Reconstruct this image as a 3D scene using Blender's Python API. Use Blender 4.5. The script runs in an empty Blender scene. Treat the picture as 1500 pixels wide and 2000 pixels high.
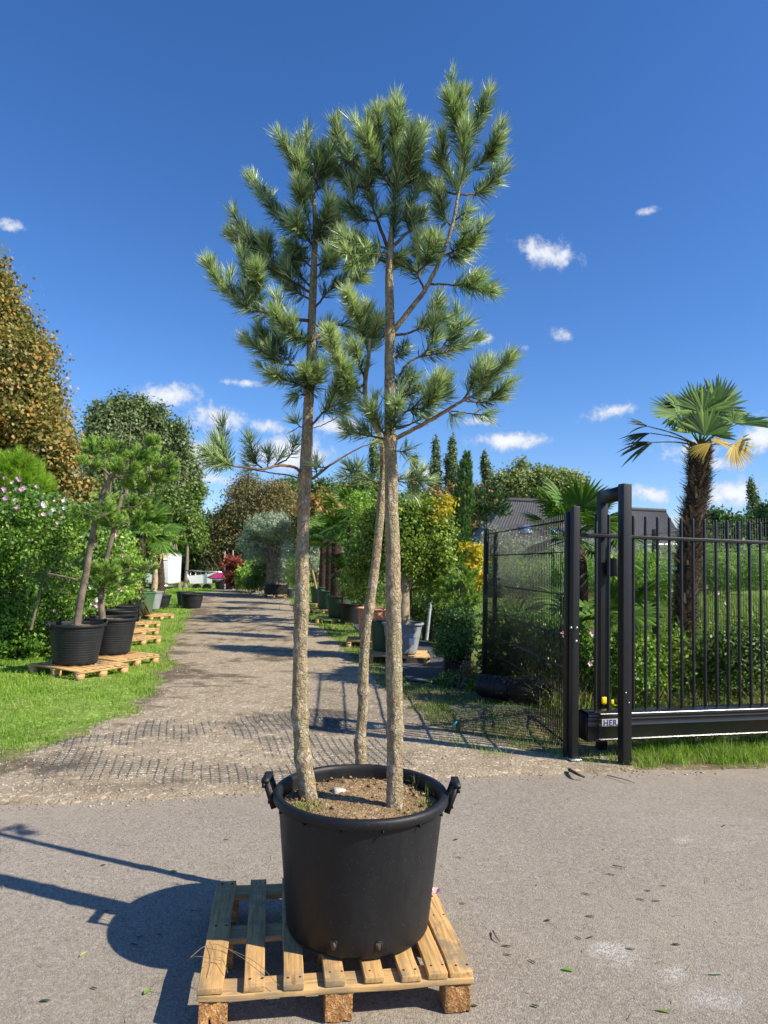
import bpy, bmesh, math, random
import numpy as np
from mathutils import Vector, Matrix

# ------------------------------------------------------------------ camera, world, sun, exposure
SC = bpy.context.scene
COL = SC.collection
F = 1333.0; H = 1.6; PITCH = math.atan(100.0 / F); ROLL = 0.0274
_f = np.array([0, math.cos(PITCH), math.sin(PITCH)])
_u0 = np.array([0, -math.sin(PITCH), math.cos(PITCH)]); _r0 = np.array([1.0, 0, 0])
_r = _r0 * math.cos(ROLL) + _u0 * math.sin(ROLL)
_u = -_r0 * math.sin(ROLL) + _u0 * math.cos(ROLL)
cd = bpy.data.cameras.new('camera'); cam = bpy.data.objects.new('camera', cd); COL.objects.link(cam)
cam.matrix_world = Matrix(((_r[0], _u[0], -_f[0], 0), (_r[1], _u[1], -_f[1], 0), (_r[2], _u[2], -_f[2], H), (0, 0, 0, 1)))
cd.sensor_fit = 'VERTICAL'; cd.sensor_height = 36.0; cd.lens = 36.0 * F / 2000.0
cd.clip_start = 0.05; cd.clip_end = 3000
cd.dof.use_dof = True; cd.dof.focus_distance = 2.75; cd.dof.aperture_fstop = 7.0
SC.camera = cam

def ray(px, py): return _f + _r * (px - 750) / F - _u * (py - 1000) / F
def G(px, py, z=0.0):
    d = ray(px, py); t = (z - H) / d[2]; return np.array([d[0] * t, d[1] * t, H + d[2] * t])
def P(px, py, Y):
    d = ray(px, py); t = Y / d[1]; return np.array([d[0] * t, d[1] * t, H + d[2] * t])

SUN_EL = math.radians(40.5); SUN_AZ = math.radians(-20.0)      # direction towards the sun: right of and a little behind the camera
sdir = Vector((math.cos(SUN_EL) * math.cos(SUN_AZ), math.cos(SUN_EL) * math.sin(SUN_AZ), math.sin(SUN_EL)))
sl = bpy.data.lights.new('sun', 'SUN'); sl.energy = 5.0; sl.angle = math.radians(0.53); sl.color = (1.0, 0.92, 0.78)
so = bpy.data.objects.new('sun', sl); COL.objects.link(so); so.rotation_euler = sdir.to_track_quat('Z', 'Y').to_euler()

W = bpy.data.worlds.new('World'); SC.world = W; W.use_nodes = True
nt = W.node_tree; N = nt.nodes; L = nt.links; N.clear()
def nd(t, **k):
    n = N.new(t)
    for a, b in k.items(): setattr(n, a, b)
    return n
out = nd('ShaderNodeOutputWorld'); bg = nd('ShaderNodeBackground'); L.new(bg.outputs[0], out.inputs[0])
sky = nd('ShaderNodeTexSky', sky_type='NISHITA'); sky.sun_disc = False
sky.sun_elevation = SUN_EL; sky.sun_rotation = math.radians(90) - SUN_AZ
sky.air_density = 1.0; sky.dust_density = 0.25; sky.ozone_density = 3.0; sky.altitude = 0
bg.inputs[1].default_value = 0.10
tc = nd('ShaderNodeTexCoord')
hs = nd('ShaderNodeHueSaturation'); hs.inputs['Saturation'].default_value = 1.22; hs.inputs['Value'].default_value = 1.0
L.new(sky.outputs[0], hs.inputs['Color'])
nz = nd('ShaderNodeTexNoise'); nz.inputs['Scale'].default_value = 22; nz.inputs['Detail'].default_value = 8; nz.inputs['Roughness'].default_value = 0.62
L.new(tc.outputs['Generated'], nz.inputs['Vector'])
nz2 = nd('ShaderNodeTexNoise'); nz2.inputs['Scale'].default_value = 60; nz2.inputs['Detail'].default_value = 6; nz2.inputs['Roughness'].default_value = 0.7
L.new(tc.outputs['Generated'], nz2.inputs['Vector'])
def dirpx(px, py):
    d = ray(px, py); return d / np.linalg.norm(d)
clouds = []   # (direction, half width, half height, tilt, weight)
for c in [(318, 772, 64, 28, 0, 1), (430, 818, 66, 34, 0, 1), (520, 832, 44, 18, 0, .8), (478, 748, 40, 9, 0, .55), (395, 885, 52, 34, 0, 1),
          (560, 885, 80, 40, 0, .9), (660, 832, 50, 18, 0, .9), (430, 935, 70, 16, 0, .6), (1072, 494, 70, 30, .22, .62), (1262, 411, 22, 9, 0, .45),
          (1095, 652, 34, 13, .3, .25), (1024, 678, 18, 8, .2, .2), (1190, 803, 52, 19, -.15, .85), (1000, 861, 88, 17, 0, .9), (950, 822, 52, 12, 0, .7),
          (1275, 967, 44, 18, .3, .85), (1490, 855, 45, 36, 0, 1), (1430, 965, 80, 26, 0, .9), (1350, 880, 60, 26, 0, .7), (830, 925, 40, 22, 0, .9),
          (1410, 905, 50, 16, 0, .5), (1290, 1020, 80, 20, 0, .8), (18, 440, 24, 12, 0, .35), (950, 660, 20, 14, 0, .4)]:
    px, py, a, b, tilt, w = c
    d = dirpx(px, py); clouds.append((d, a / F, b / F, tilt, w))
rr = random.Random(5)
for k in range(16):     # the same small fair-weather clouds carry on round the rest of the horizon
    az = math.radians(rr.uniform(125, 415)); el = math.radians(rr.uniform(5, 16))
    d = np.array([math.cos(el) * math.cos(az), math.cos(el) * math.sin(az), math.sin(el)])
    clouds.append((d, rr.uniform(.04, .09), rr.uniform(.015, .035), 0, 1))
prev = None
for d, a, b, tilt, w in clouds:
    rgt = np.cross(d, [0, 0, 1]); rgt /= np.linalg.norm(rgt); up = np.cross(rgt, d)
    ca, sa = math.cos(tilt), math.sin(tilt); r2 = rgt * ca - up * sa; u2 = rgt * sa + up * ca
    v1 = nd('ShaderNodeVectorMath', operation='DOT_PRODUCT'); v1.inputs[1].default_value = tuple(r2 / a); L.new(tc.outputs['Generated'], v1.inputs[0])
    v2 = nd('ShaderNodeVectorMath', operation='DOT_PRODUCT'); v2.inputs[1].default_value = tuple(u2 / b); L.new(tc.outputs['Generated'], v2.inputs[0])
    cx = nd('ShaderNodeCombineXYZ'); L.new(v1.outputs['Value'], cx.inputs[0]); L.new(v2.outputs['Value'], cx.inputs[1])
    cx.inputs[2].default_value = (1 - w) * 0.95
    ln = nd('ShaderNodeVectorMath', operation='LENGTH'); L.new(cx.outputs[0], ln.inputs[0])
    if prev is None: prev = ln.outputs['Value']
    else:
        mn = nd('ShaderNodeMath', operation='MINIMUM'); L.new(prev, mn.inputs[0]); L.new(ln.outputs['Value'], mn.inputs[1]); prev = mn.outputs[0]
def wm(op, a, b=None, c=None):
    m = nd('ShaderNodeMath', operation=op)
    for i, v in enumerate((a, b, c)):
        if v is None: continue
        if isinstance(v, (int, float)): m.inputs[i].default_value = v
        else: L.new(v, m.inputs[i])
    return m.outputs[0]
nn = wm('MULTIPLY_ADD', nz.outputs['Fac'], 2.2, -1.1)
nn = wm('MULTIPLY_ADD', nz2.outputs['Fac'], 1.5, wm('ADD', nn, -0.75))
dens = wm('ADD', wm('SUBTRACT', 1.05, prev), nn)
mr = nd('ShaderNodeMapRange'); mr.interpolation_type = 'SMOOTHSTEP'; mr.inputs[1].default_value = 0.0; mr.inputs[2].default_value = 0.88; mr.inputs[3].default_value = 0; mr.inputs[4].default_value = 0.93
L.new(dens, mr.inputs[0])
shade = nd('ShaderNodeMapRange'); shade.inputs[1].default_value = 0.2; shade.inputs[2].default_value = 1.3; shade.inputs[3].default_value = 5.2; shade.inputs[4].default_value = 7.4
L.new(dens, shade.inputs[0])
cc = nd('ShaderNodeVectorMath', operation='SCALE'); cc.inputs[0].default_value = (0.93, 0.97, 1.05); L.new(shade.outputs[0], cc.inputs['Scale'])
mx = nd('ShaderNodeMix', data_type='RGBA'); tint = nd('ShaderNodeVectorMath', operation='MULTIPLY'); tint.inputs[1].default_value = (0.84, 0.92, 1.15); L.new(hs.outputs[0], tint.inputs[0]); L.new(mr.outputs[0], mx.inputs['Factor']); L.new(tint.outputs[0], mx.inputs['A']); L.new(cc.outputs[0], mx.inputs['B'])
L.new(mx.outputs['Result'], bg.inputs[0])
SC.view_settings.view_transform = 'Standard'; SC.view_settings.look = 'None'; SC.view_settings.gamma = 1; SC.view_settings.use_curve_mapping = False
SC.view_settings.exposure = 0.60

# ------------------------------------------------------------------ helpers
RNG = np.random.default_rng(11)
def rng(seed): return np.random.default_rng(seed)

def _hash(ix, iy, seed):
    n = (ix.astype(np.int64) * 374761393 + iy.astype(np.int64) * 668265263 + seed * 1442695041) & 0x7fffffff
    n = ((n ^ (n >> 13)) * 1274126177) & 0x7fffffff
    return ((n ^ (n >> 16)) & 0xffff) / 65535.0
def vnoise(x, y, seed=0):
    x = np.asarray(x, float); y = np.asarray(y, float)
    ix = np.floor(x); iy = np.floor(y); fx = x - ix; fy = y - iy
    fx = fx * fx * (3 - 2 * fx); fy = fy * fy * (3 - 2 * fy)
    a = _hash(ix, iy, seed); b = _hash(ix + 1, iy, seed); c = _hash(ix, iy + 1, seed); d = _hash(ix + 1, iy + 1, seed)
    return (a * (1 - fx) + b * fx) * (1 - fy) + (c * (1 - fx) + d * fx) * fy
def fbm(x, y, octs=4, seed=0):
    s = 0; a = .5; t = 0
    for k in range(octs): s = s + a * vnoise(x * 2 ** k, y * 2 ** k, seed + k); t += a; a *= .55
    return s / t - 0.5

def unit(v):
    v = np.asarray(v, float); return v / (np.linalg.norm(v, axis=-1, keepdims=True) + 1e-12)

def tag(o, label=None, cat=None, group=None, kind=None):
    if label: o['label'] = label
    if cat: o['category'] = cat
    if group: o['group'] = group
    if kind: o['kind'] = kind
    return o

class MB:
    def __init__(s): s.V = []; s.Fs = []; s.T = []; s.n = 0
    def add(s, V, Fc, tint=0.5):
        V = np.asarray(V, float).reshape(-1, 3); Fc = np.asarray(Fc, dtype=np.int64)
        if len(Fc) == 0: return
        s.V.append(V); s.Fs.append(Fc + s.n); s.n += len(V)
        s.T.append(np.full(len(Fc), tint, float) if np.isscalar(tint) else np.asarray(tint, float))
    def box(s, c, size, R=None, tint=.5):
        c = np.asarray(c, float); h = np.asarray(size, float) / 2
        v = np.array([[x, y, z] for x in (-1, 1) for y in (-1, 1) for z in (-1, 1)], float) * h
        if R is not None: v = v @ np.asarray(R).T
        s.add(v + c, [[0, 1, 3, 2], [4, 6, 7, 5], [0, 4, 5, 1], [2, 3, 7, 6], [0, 2, 6, 4], [1, 5, 7, 3]], tint)
    def bar(s, a, b, w, t=None, tint=.5, up=(0, 0, 1)):
        a = np.asarray(a, float); b = np.asarray(b, float); d = b - a; l = np.linalg.norm(d); d = d / l
        up = np.asarray(up, float)
        if abs(d @ up) > .99: up = np.array([0, 1.0, 0])
        x = unit(np.cross(d, up)); z = np.cross(x, d)
        s.box((a + b) / 2, (w, l, t or w), np.stack([x, d, z], 1), tint)
    def tube(s, pts, rad, sides=8, cap=True, tint=.5, nz=None):
        pts = np.asarray(pts, float); n = len(pts)
        rad = np.full(n, rad, float) if np.isscalar(rad) else np.asarray(rad, float)
        if len(rad) != n: rad = np.interp(np.linspace(0, 1, n), np.linspace(0, 1, len(rad)), rad)
        t = np.gradient(pts, axis=0); t = unit(t)
        ref = np.array([0, 1.0, 0]) if abs(t[0][2]) > .7 else np.array([0, 0, 1.0])
        X = np.zeros((n, 3)); x = unit(np.cross(ref, t[0]))
        for i in range(n):
            x = unit(x - t[i] * (x @ t[i])); X[i] = x
        Y = np.cross(t, X)
        a = np.arange(sides) * 2 * math.pi / sides
        rr_ = rad[:, None] * np.ones(sides)[None]
        if nz is not None: rr_ = rr_ * nz(np.arange(n)[:, None] * np.ones(sides)[None], a[None] * np.ones((n, 1)), pts)
        V = pts[:, None] + rr_[..., None] * (np.cos(a)[None, :, None] * X[:, None] + np.sin(a)[None, :, None] * Y[:, None])
        i = np.arange(n - 1)[:, None] * sides; j = np.arange(sides)[None]; k = (j + 1) % sides
        Fc = np.stack([i + j, i + k, i + sides + k, i + sides + j], -1).reshape(-1, 4)
        V = V.reshape(-1, 3); s.add(V, Fc, tint)
        if cap:
            for ring, c, flip in ((0, pts[0], 1), (n - 1, pts[-1], 0)):
                o = ring * sides
                tri = [[sides, (q + 1) % sides, q] if flip else [sides, q, (q + 1) % sides] for q in range(sides)]
                s.add(np.vstack([V[o:o + sides], c]), tri, tint)
    def lathe(s, prof, sides=48, c=(0, 0, 0), tint=.5, mod=None):
        prof = np.asarray(prof, float); n = len(prof); a = np.arange(sides) * 2 * math.pi / sides
        r = prof[:, 0][:, None] * np.ones(sides)[None]
        if mod is not None: r = r * mod(a)[None]
        V = np.stack([r * np.cos(a), r * np.sin(a), prof[:, 1][:, None] * np.ones(sides)[None]], -1).reshape(-1, 3) + np.asarray(c, float)
        i = np.arange(n - 1)[:, None] * sides; j = np.arange(sides)[None]; k = (j + 1) % sides
        s.add(V, np.stack([i + j, i + k, i + sides + k, i + sides + j], -1).reshape(-1, 4), tint)
    def grid(s, X, Y, Z, keep=None, tint=.5):
        n, m = X.shape; V = np.stack([X, Y, Z], -1).reshape(-1, 3)
        i = (np.arange(n - 1)[:, None] * m + np.arange(m - 1)[None]).reshape(-1)
        Fc = np.stack([i, i + m, i + m + 1, i + 1], -1)
        if keep is not None: Fc = Fc[keep.reshape(-1)]
        s.add(V, Fc, tint)
    def shift(s, d):
        s.V = [v + np.asarray(d) for v in s.V]; return s
    def mesh(s, name, mat, smooth=False, off=None):
        me = bpy.data.meshes.new(name); V = np.concatenate(s.V) if s.V else np.zeros((0, 3))
        if off is not None: V = V - np.asarray(off)
        me.vertices.add(len(V)); me.vertices.foreach_set('co', V.astype(np.float32).ravel())
        idx = np.concatenate([f.ravel() for f in s.Fs]); cnt = np.concatenate([np.full(len(f), f.shape[1]) for f in s.Fs])
        me.loops.add(len(idx)); me.loops.foreach_set('vertex_index', idx.astype(np.int32))
        me.polygons.add(len(cnt)); st = np.concatenate([[0], np.cumsum(cnt)[:-1]])
        me.polygons.foreach_set('loop_start', st.astype(np.int32)); me.polygons.foreach_set('loop_total', cnt.astype(np.int32))
        if smooth: me.polygons.foreach_set('use_smooth', np.ones(len(cnt), bool))
        at = me.attributes.new('tint', 'FLOAT', 'FACE'); at.data.foreach_set('value', np.concatenate(s.T).astype(np.float32))
        me.materials.append(mat); me.update(); me.validate()
        return me
    def build(s, name, mat, parent=None, smooth=False, world=True, **t):
        off = np.array(parent.get('_o', (0, 0, 0))) if (parent is not None and world) else None
        o = bpy.data.objects.new(name, s.mesh(name, mat, smooth, off)); COL.objects.link(o)
        if parent is not None: o.parent = parent; o['_o'] = [float(v) for v in parent.get('_o', (0, 0, 0))]
        return tag(o, **t)
OFF = {}
def empty(name, loc, label, cat, rz=0, group=None):
    o = bpy.data.objects.new(name, None); COL.objects.link(o); o.location = tuple(loc); o.rotation_euler = (0, 0, rz)
    o.empty_display_size = .1; o['_o'] = [float(v) for v in loc]
    return tag(o, label, cat, group)
def subof(child):           # a part's own frame equals its thing's frame
    p = child.parent
    child['_o'] = list(p['_o']); return child
def copy_tree(o, parent=None):
    c = o.copy(); COL.objects.link(c); c.parent = parent
    for ch in list(o.children): copy_tree(ch, c)
    return c
def bevel_box(size, b=.003, jit=0.0, seed=0, cuts=0):
    bm = bmesh.new(); bmesh.ops.create_cube(bm, size=1)
    for v in bm.verts: v.co = Vector((v.co.x * size[0], v.co.y * size[1], v.co.z * size[2]))
    if cuts:
        ax = int(np.argmax(size)); es = [e for e in bm.edges if abs((e.verts[0].co - e.verts[1].co)[ax]) > size[ax] * .5]
        bmesh.ops.subdivide_edges(bm, edges=es, cuts=cuts)
        r_ = random.Random(seed)
        vals = {}
        for v in bm.verts:
            k = round(v.co[ax], 4)
            if k not in vals: vals[k] = [r_.uniform(-jit, jit) for _ in range(3)]
            for q in range(3):
                if q != ax: v.co[q] += vals[k][q] + r_.uniform(-jit, jit) * .4
    eg = [e for e in bm.edges if len(e.link_faces) == 2 and e.calc_face_angle(0) > .6]
    bmesh.ops.bevel(bm, geom=eg, offset=b, segments=2, affect='EDGES', profile=.6)
    bm.verts.ensure_lookup_table(); bm.faces.ensure_lookup_table()
    V = np.array([v.co[:] for v in bm.verts]); tri = [[v.index for v in f.verts] for f in bm.faces]; bm.free()
    return V, tri
def mb_poly(mb, V, faces, tint=.5):
    base = mb.n; mb.V.append(np.asarray(V, float)); mb.n += len(V)
    by = {}
    for f in faces: by.setdefault(len(f), []).append(f)
    for k, fs in by.items():
        mb.Fs.append(np.array(fs, dtype=np.int64) + base); mb.T.append(np.full(len(fs), tint))
def polyl(pts, n):
    pts = np.asarray(pts, float)
    if len(pts) == 2: 
        t = np.linspace(0, 1, n)[:, None]; return pts[0] * (1 - t) + pts[1] * t
    # Catmull-Rom through the points
    p = np.vstack([2 * pts[0] - pts[1], pts, 2 * pts[-1] - pts[-2]]); m = len(pts) - 1
    t = np.linspace(0, m - 1e-9, n); i = t.astype(int); f = (t - i)[:, None]
    a, b, c, d = p[i], p[i + 1], p[i + 2], p[i + 3]
    return .5 * ((2 * b) + (c - a) * f + (2 * a - 5 * b + 4 * c - d) * f ** 2 + (3 * b - a - 3 * c + d) * f ** 3)

# ------------------------------------------------------------------ materials
class Mat:
    def __init__(s, name):
        s.m = bpy.data.materials.new(name); s.m.use_nodes = True; s.t = s.m.node_tree; s.t.nodes.clear()
        s.out = s.n('ShaderNodeOutputMaterial'); s.b = s.n('ShaderNodeBsdfPrincipled'); s.l(s.b.outputs[0], s.out.inputs[0]); s.tc = s.n('ShaderNodeTexCoord')
    def n(s, ty, **k):
        x = s.t.nodes.new(ty)
        for a, b in k.items(): setattr(x, a, b)
        return x
    def l(s, a, b): s.t.links.new(a, b)
    def math(s, op, a, b=None, c=None):
        m = s.n('ShaderNodeMath', operation=op)
        for i, v in enumerate((a, b, c)):
            if v is None: continue
            if isinstance(v, (int, float)): m.inputs[i].default_value = v
            else: s.l(v, m.inputs[i])
        return m.outputs[0]
    def noise(s, scale, detail=4, rough=.55, vec=None, stretch=None, dist=0):
        x = s.n('ShaderNodeTexNoise'); x.inputs['Scale'].default_value = scale; x.inputs['Detail'].default_value = detail; x.inputs['Roughness'].default_value = rough; x.inputs['Distortion'].default_value = dist
        v = vec or s.tc.outputs['Object']
        if stretch: 
            mp = s.n('ShaderNodeMapping'); mp.inputs['Scale'].default_value = stretch; s.l(v, mp.inputs[0]); v = mp.outputs[0]
        s.l(v, x.inputs['Vector']); return x.outputs['Fac']
    def voro(s, scale, feature='F1', vec=None, stretch=None, rnd=1.0):
        x = s.n('ShaderNodeTexVoronoi'); x.feature = feature; x.inputs['Scale'].default_value = scale; x.inputs['Randomness'].default_value = rnd
        v = vec or s.tc.outputs['Object']
        if stretch:
            mp = s.n('ShaderNodeMapping'); mp.inputs['Scale'].default_value = stretch; s.l(v, mp.inputs[0]); v = mp.outputs[0]
        s.l(v, x.inputs['Vector']); return x
    def ramp(s, fac, stops):
        r = s.n('ShaderNodeValToRGB'); e = r.color_ramp.elements
        while len(e) < len(stops): e.new(.5)
        for k, (p, c) in enumerate(stops):
            e[k].position = p; e[k].color = (*c, 1) if len(c) == 3 else c
        s.l(fac, r.inputs[0]); return r.outputs[0]
    def mix(s, f, a, b, mode='MIX'):
        m = s.n('ShaderNodeMix', data_type='RGBA', blend_type=mode)
        for k, v in (('Factor', f), ('A', a), ('B', b)):
            if isinstance(v, (int, float)): m.inputs[k].default_value = v
            elif isinstance(v, tuple): m.inputs[k].default_value = (*v, 1)
            else: s.l(v, m.inputs[k])
        return m.outputs['Result']
    def maprange(s, v, a, b, c=0, d=1, smooth=True):
        m = s.n('ShaderNodeMapRange')
        if smooth: m.interpolation_type = 'SMOOTHSTEP'
        for i, q in enumerate((a, b, c, d)): m.inputs[i + 1].default_value = q
        s.l(v, m.inputs[0]); return m.outputs[0]
    def bump(s, h, dist, strength=1.0, prev=None):
        b = s.n('ShaderNodeBump'); b.inputs['Distance'].default_value = dist; b.inputs['Strength'].default_value = strength
        s.l(h, b.inputs['Height'])
        if prev is not None: s.l(prev, b.inputs['Normal'])
        return b.outputs[0]
    def fin(s, col=None, rough=.6, spec=None, normal=None, metal=None):
        if col is not None:
            if isinstance(col, tuple): s.b.inputs['Base Color'].default_value = (*col, 1)
            else: s.l(col, s.b.inputs['Base Color'])
        if isinstance(rough, (int, float)): s.b.inputs['Roughness'].default_value = rough
        else: s.l(rough, s.b.inputs['Roughness'])
        if spec is not None: s.b.inputs['Specular IOR Level'].default_value = spec
        if metal is not None: s.b.inputs['Metallic'].default_value = metal
        if normal is not None: s.l(normal, s.b.inputs['Normal'])
        return s.m
def leafmat(name, stops, rough=.5, trans=.3, spec=.35, big=None):
    m = Mat(name); at = m.n('ShaderNodeAttribute'); at.attribute_name = 'tint'
    c = m.ramp(at.outputs['Fac'], stops)
    if big:
        c = m.mix(m.maprange(m.noise(big[0], 2), .35, .65), c, m.mix(.75, c, big[1]))
    m.fin(c, rough, spec)
    tr = m.n('ShaderNodeBsdfTranslucent')
    tcol = m.mix(1.0, c, (1.25, 1.35, .55), 'MULTIPLY'); m.l(tcol, tr.inputs['Color'])
    ms = m.n('ShaderNodeMixShader'); ms.inputs[0].default_value = trans; m.l(m.b.outputs[0], ms.inputs[1]); m.l(tr.outputs[0], ms.inputs[2]); m.l(ms.outputs[0], m.out.inputs[0])
    return m.m
def plain(name, col, rough=.5, spec=.5, var=.15, scale=6, bump=0, metal=None, dirt=None):
    m = Mat(name); n = m.noise(scale, 5, .6)
    a = tuple(v * (1 - var) for v in col); b = tuple(min(1, v * (1 + var)) for v in col)
    c = m.mix(m.maprange(n, .3, .7), a, b)
    if dirt: c = m.mix(m.math('MULTIPLY', m.maprange(m.noise(scale * .45, 6, .65), .48, .75), dirt[1]), c, dirt[0])
    nb = m.bump(m.noise(scale * 12, 3), bump) if bump else None
    return m.fin(c, rough, spec, nb, metal)

def asphalt_mat():
    m = Mat('aged_asphalt'); o = m.tc.outputs['Object']
    big = m.noise(.7, 4, .5); mid = m.noise(4.5, 5, .6); fine = m.noise(240, 3, .7); v = m.voro(150); v2 = m.voro(420)
    c = m.mix(m.maprange(big, .35, .68), (.228, .188, .136), (.275, .230, .170))
    c = m.mix(m.math('MULTIPLY', m.maprange(mid, .5, .72), .35), c, (.30, .262, .212))
    stone = m.n('ShaderNodeSeparateColor'); m.l(v.outputs['Color'], stone.inputs[0])
    c = m.mix(m.math('MULTIPLY', m.maprange(stone.outputs[0], .55, 1.0), .55), c, (.42, .385, .345))
    c = m.mix(m.math('MULTIPLY', m.maprange(stone.outputs[1], .6, 1.0), .6), c, (.115, .105, .10))
    c = m.mix(m.math('MULTIPLY', m.maprange(fine, .35, .75), .45), c, (.34, .31, .265))
    # pale chalky scuffs and a sandy wash at the verge
    sc_ = m.maprange(m.noise(2.1, 7, .72, dist=.8), .66, .74)
    c = m.mix(m.math('MULTIPLY', m.math('MULTIPLY', sc_, m.maprange(m.noise(70, 4, .7), .45, .6)), .6), c, (.55, .54, .53))
    v3 = m.voro(75); s3 = m.n('ShaderNodeSeparateColor'); m.l(v3.outputs['Color'], s3.inputs[0])
    c = m.mix(m.math('MULTIPLY', m.maprange(s3.outputs[0], .78, .98), .28), c, (.46, .42, .37)); c = m.mix(m.math('MULTIPLY', m.maprange(s3.outputs[1], .82, .98), .42), c, (.12, .105, .09))
    ch = m.n('ShaderNodeAttribute'); ch.attribute_name = 'chalk'; c = m.mix(m.math('MULTIPLY', ch.outputs['Fac'], m.maprange(m.noise(60, 5, .75), .42, .6)), c, (.66, .65, .64))
    at = m.n('ShaderNodeAttribute'); at.attribute_name = 'sand'
    sand = m.math('MULTIPLY', at.outputs['Fac'], m.maprange(m.noise(9, 6, .7), .3, .6))
    c = m.mix(sand, c, (.33, .275, .205))
    h = m.math('ADD', m.math('MULTIPLY', v.outputs['Distance'], -1.2), m.math('MULTIPLY', fine, .7))
    nb = m.bump(h, .0022, .8); nb = m.bump(mid, .012, .5, nb)
    return m.fin(c, .86, .3, nb)
def soil_mat(name, stops, scale=1.0, bump=.006):
    m = Mat(name); a = m.noise(3 * scale, 6, .65); b = m.noise(55 * scale, 4, .7); v = m.voro(38 * scale)
    sp = m.n('ShaderNodeSeparateColor'); m.l(v.outputs['Color'], sp.inputs[0])
    f = m.math('ADD', m.math('MULTIPLY', a, .55), m.math('MULTIPLY', b, .45))
    c = m.ramp(f, stops)
    c = m.mix(m.math('MULTIPLY', m.maprange(sp.outputs[0], .78, .95), .6), c, tuple(min(1, x * 1.5) for x in stops[-1][1]))
    nb = m.bump(m.math('ADD', b, m.math('MULTIPLY', v.outputs['Distance'], -.8)), bump, 1.0); nb = m.bump(a, .04, .5, nb)
    return m.fin(c, .93, .2, nb)
def wood_mat(name, axis, base=(.50, .33, .155), grey=.35):
    m = Mat(name); oi = m.n('ShaderNodeObjectInfo')
    add = m.n('ShaderNodeVectorMath', operation='ADD'); cmb = m.n('ShaderNodeCombineXYZ')
    for i in range(3): m.l(m.math('MULTIPLY', oi.outputs['Random'], 13.7 + 5 * i), cmb.inputs[i])
    m.l(m.tc.outputs['Object'], add.inputs[0]); m.l(cmb.outputs[0], add.inputs[1]); v = add.outputs[0]
    st = {'x': (.05, 1, 1), 'y': (1, .05, 1), 'z': (1, 1, .05)}[axis]; st2 = tuple(1 if q == 1 else .18 for q in st)
    g = m.noise(95, 5, .6, v, st, dist=.6); g2 = m.noise(22, 4, .6, v, st2, dist=.9); big = m.noise(5, 5, .65, v)
    c = m.ramp(g, [(.32, tuple(x * .5 for x in base)), (.5, base), (.72, tuple(min(1, x * 1.28) for x in base))])
    c = m.mix(m.math('MULTIPLY', m.maprange(g2, .52, .68), .5), c, tuple(x * .55 for x in base))
    c = m.mix(m.math('MULTIPLY', m.maprange(big, .46, .62), grey), c, (.19, .165, .12))
    c = m.mix(m.math('MULTIPLY', m.maprange(m.noise(14, 6, .75, v, st2), .56, .68), .6), c, (.11, .085, .05))
    c = m.mix(m.math('MULTIPLY', m.maprange(oi.outputs['Random'], 0, 1, smooth=False), .32), c, tuple(x * .68 for x in base))
    kn = m.voro(6.5, vec=v, stretch=st2)
    c = m.mix(m.math('MULTIPLY', m.maprange(kn.outputs['Distance'], .10, .05), .85), c, (.13, .065, .03))
    nb = m.bump(g, .0016, .7); nb = m.bump(big, .004, .5, nb)
    return m.fin(c, .72, .3, nb)
def chip_mat():
    m = Mat('pressed_wood_chips'); v = m.voro(95); s_ = m.n('ShaderNodeSeparateColor'); m.l(v.outputs['Color'], s_.inputs[0])
    c = m.ramp(s_.outputs[0], [(0, (.25, .12, .045)), (.5, (.42, .22, .08)), (1, (.55, .33, .15))])
    v2 = m.voro(260); c = m.mix(m.maprange(v2.outputs['Distance'], .45, .7), c, (.2, .09, .03))
    return m.fin(c, .8, .25, m.bump(v.outputs['Distance'], .003, .8))
def bark_mat(name='pine_bark', tone=0.0):
    m = Mat(name); o = m.tc.outputs['Object']
    wn = m.n('ShaderNodeTexNoise'); wn.inputs['Scale'].default_value = 38; wn.inputs['Detail'].default_value = 4; m.l(o, wn.inputs['Vector'])
    wv = m.n('ShaderNodeVectorMath', operation='SCALE'); m.l(wn.outputs['Color'], wv.inputs[0]); wv.inputs['Scale'].default_value = .05
    av = m.n('ShaderNodeVectorMath', operation='ADD'); m.l(o, av.inputs[0]); m.l(wv.outputs[0], av.inputs[1]); vv = av.outputs[0]
    n1 = m.noise(7, 6, .7, dist=.4); n2 = m.noise(70, 6, .75, vv, (1, 1, .5)); n3 = m.noise(20, 5, .7, stretch=(1, 1, .6)); v = m.voro(58, 'DISTANCE_TO_EDGE', vv, (1, 1, .55)); vc = m.voro(58, vec=vv, stretch=(1, 1, .55))
    sp = m.n('ShaderNodeSeparateColor'); m.l(vc.outputs['Color'], sp.inputs[0])
    c = m.ramp(n2, [(.3, (.16, .105, .058)), (.43, (.38, .28, .16)), (.58, (.54, .42, .26)), (.76, (.70, .60, .41))])
    c = m.mix(m.math('MULTIPLY', m.maprange(n1, .42, .6), .6), c, (.36, .33, .185))              # lichen
    c = m.mix(m.math('MULTIPLY', m.math('MULTIPLY', m.maprange(sp.outputs[1], .62, .9), m.maprange(n3, .42, .62)), .7), c, (.32, .19, .13))   # reddish flakes
    c = m.mix(m.math('MULTIPLY', m.maprange(sp.outputs[0], .7, .95), .55), c, (.60, .56, .45))
    c = m.mix(m.math('MULTIPLY', m.math('MULTIPLY', m.maprange(v.outputs['Distance'], .06, .0), m.maprange(n3, .38, .6)), .8), c, (.12, .085, .055))
    h = m.math('ADD', m.math('MULTIPLY', m.maprange(v.outputs['Distance'], 0, .2), .5), m.math('ADD', m.math('MULTIPLY', n2, 1.3), m.math('MULTIPLY', sp.outputs[0], .3)))
    nb = m.bump(h, .008, 1.0); nb = m.bump(n3, .016, .8, nb)
    return m.fin(c, .9, .2, nb)
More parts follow.
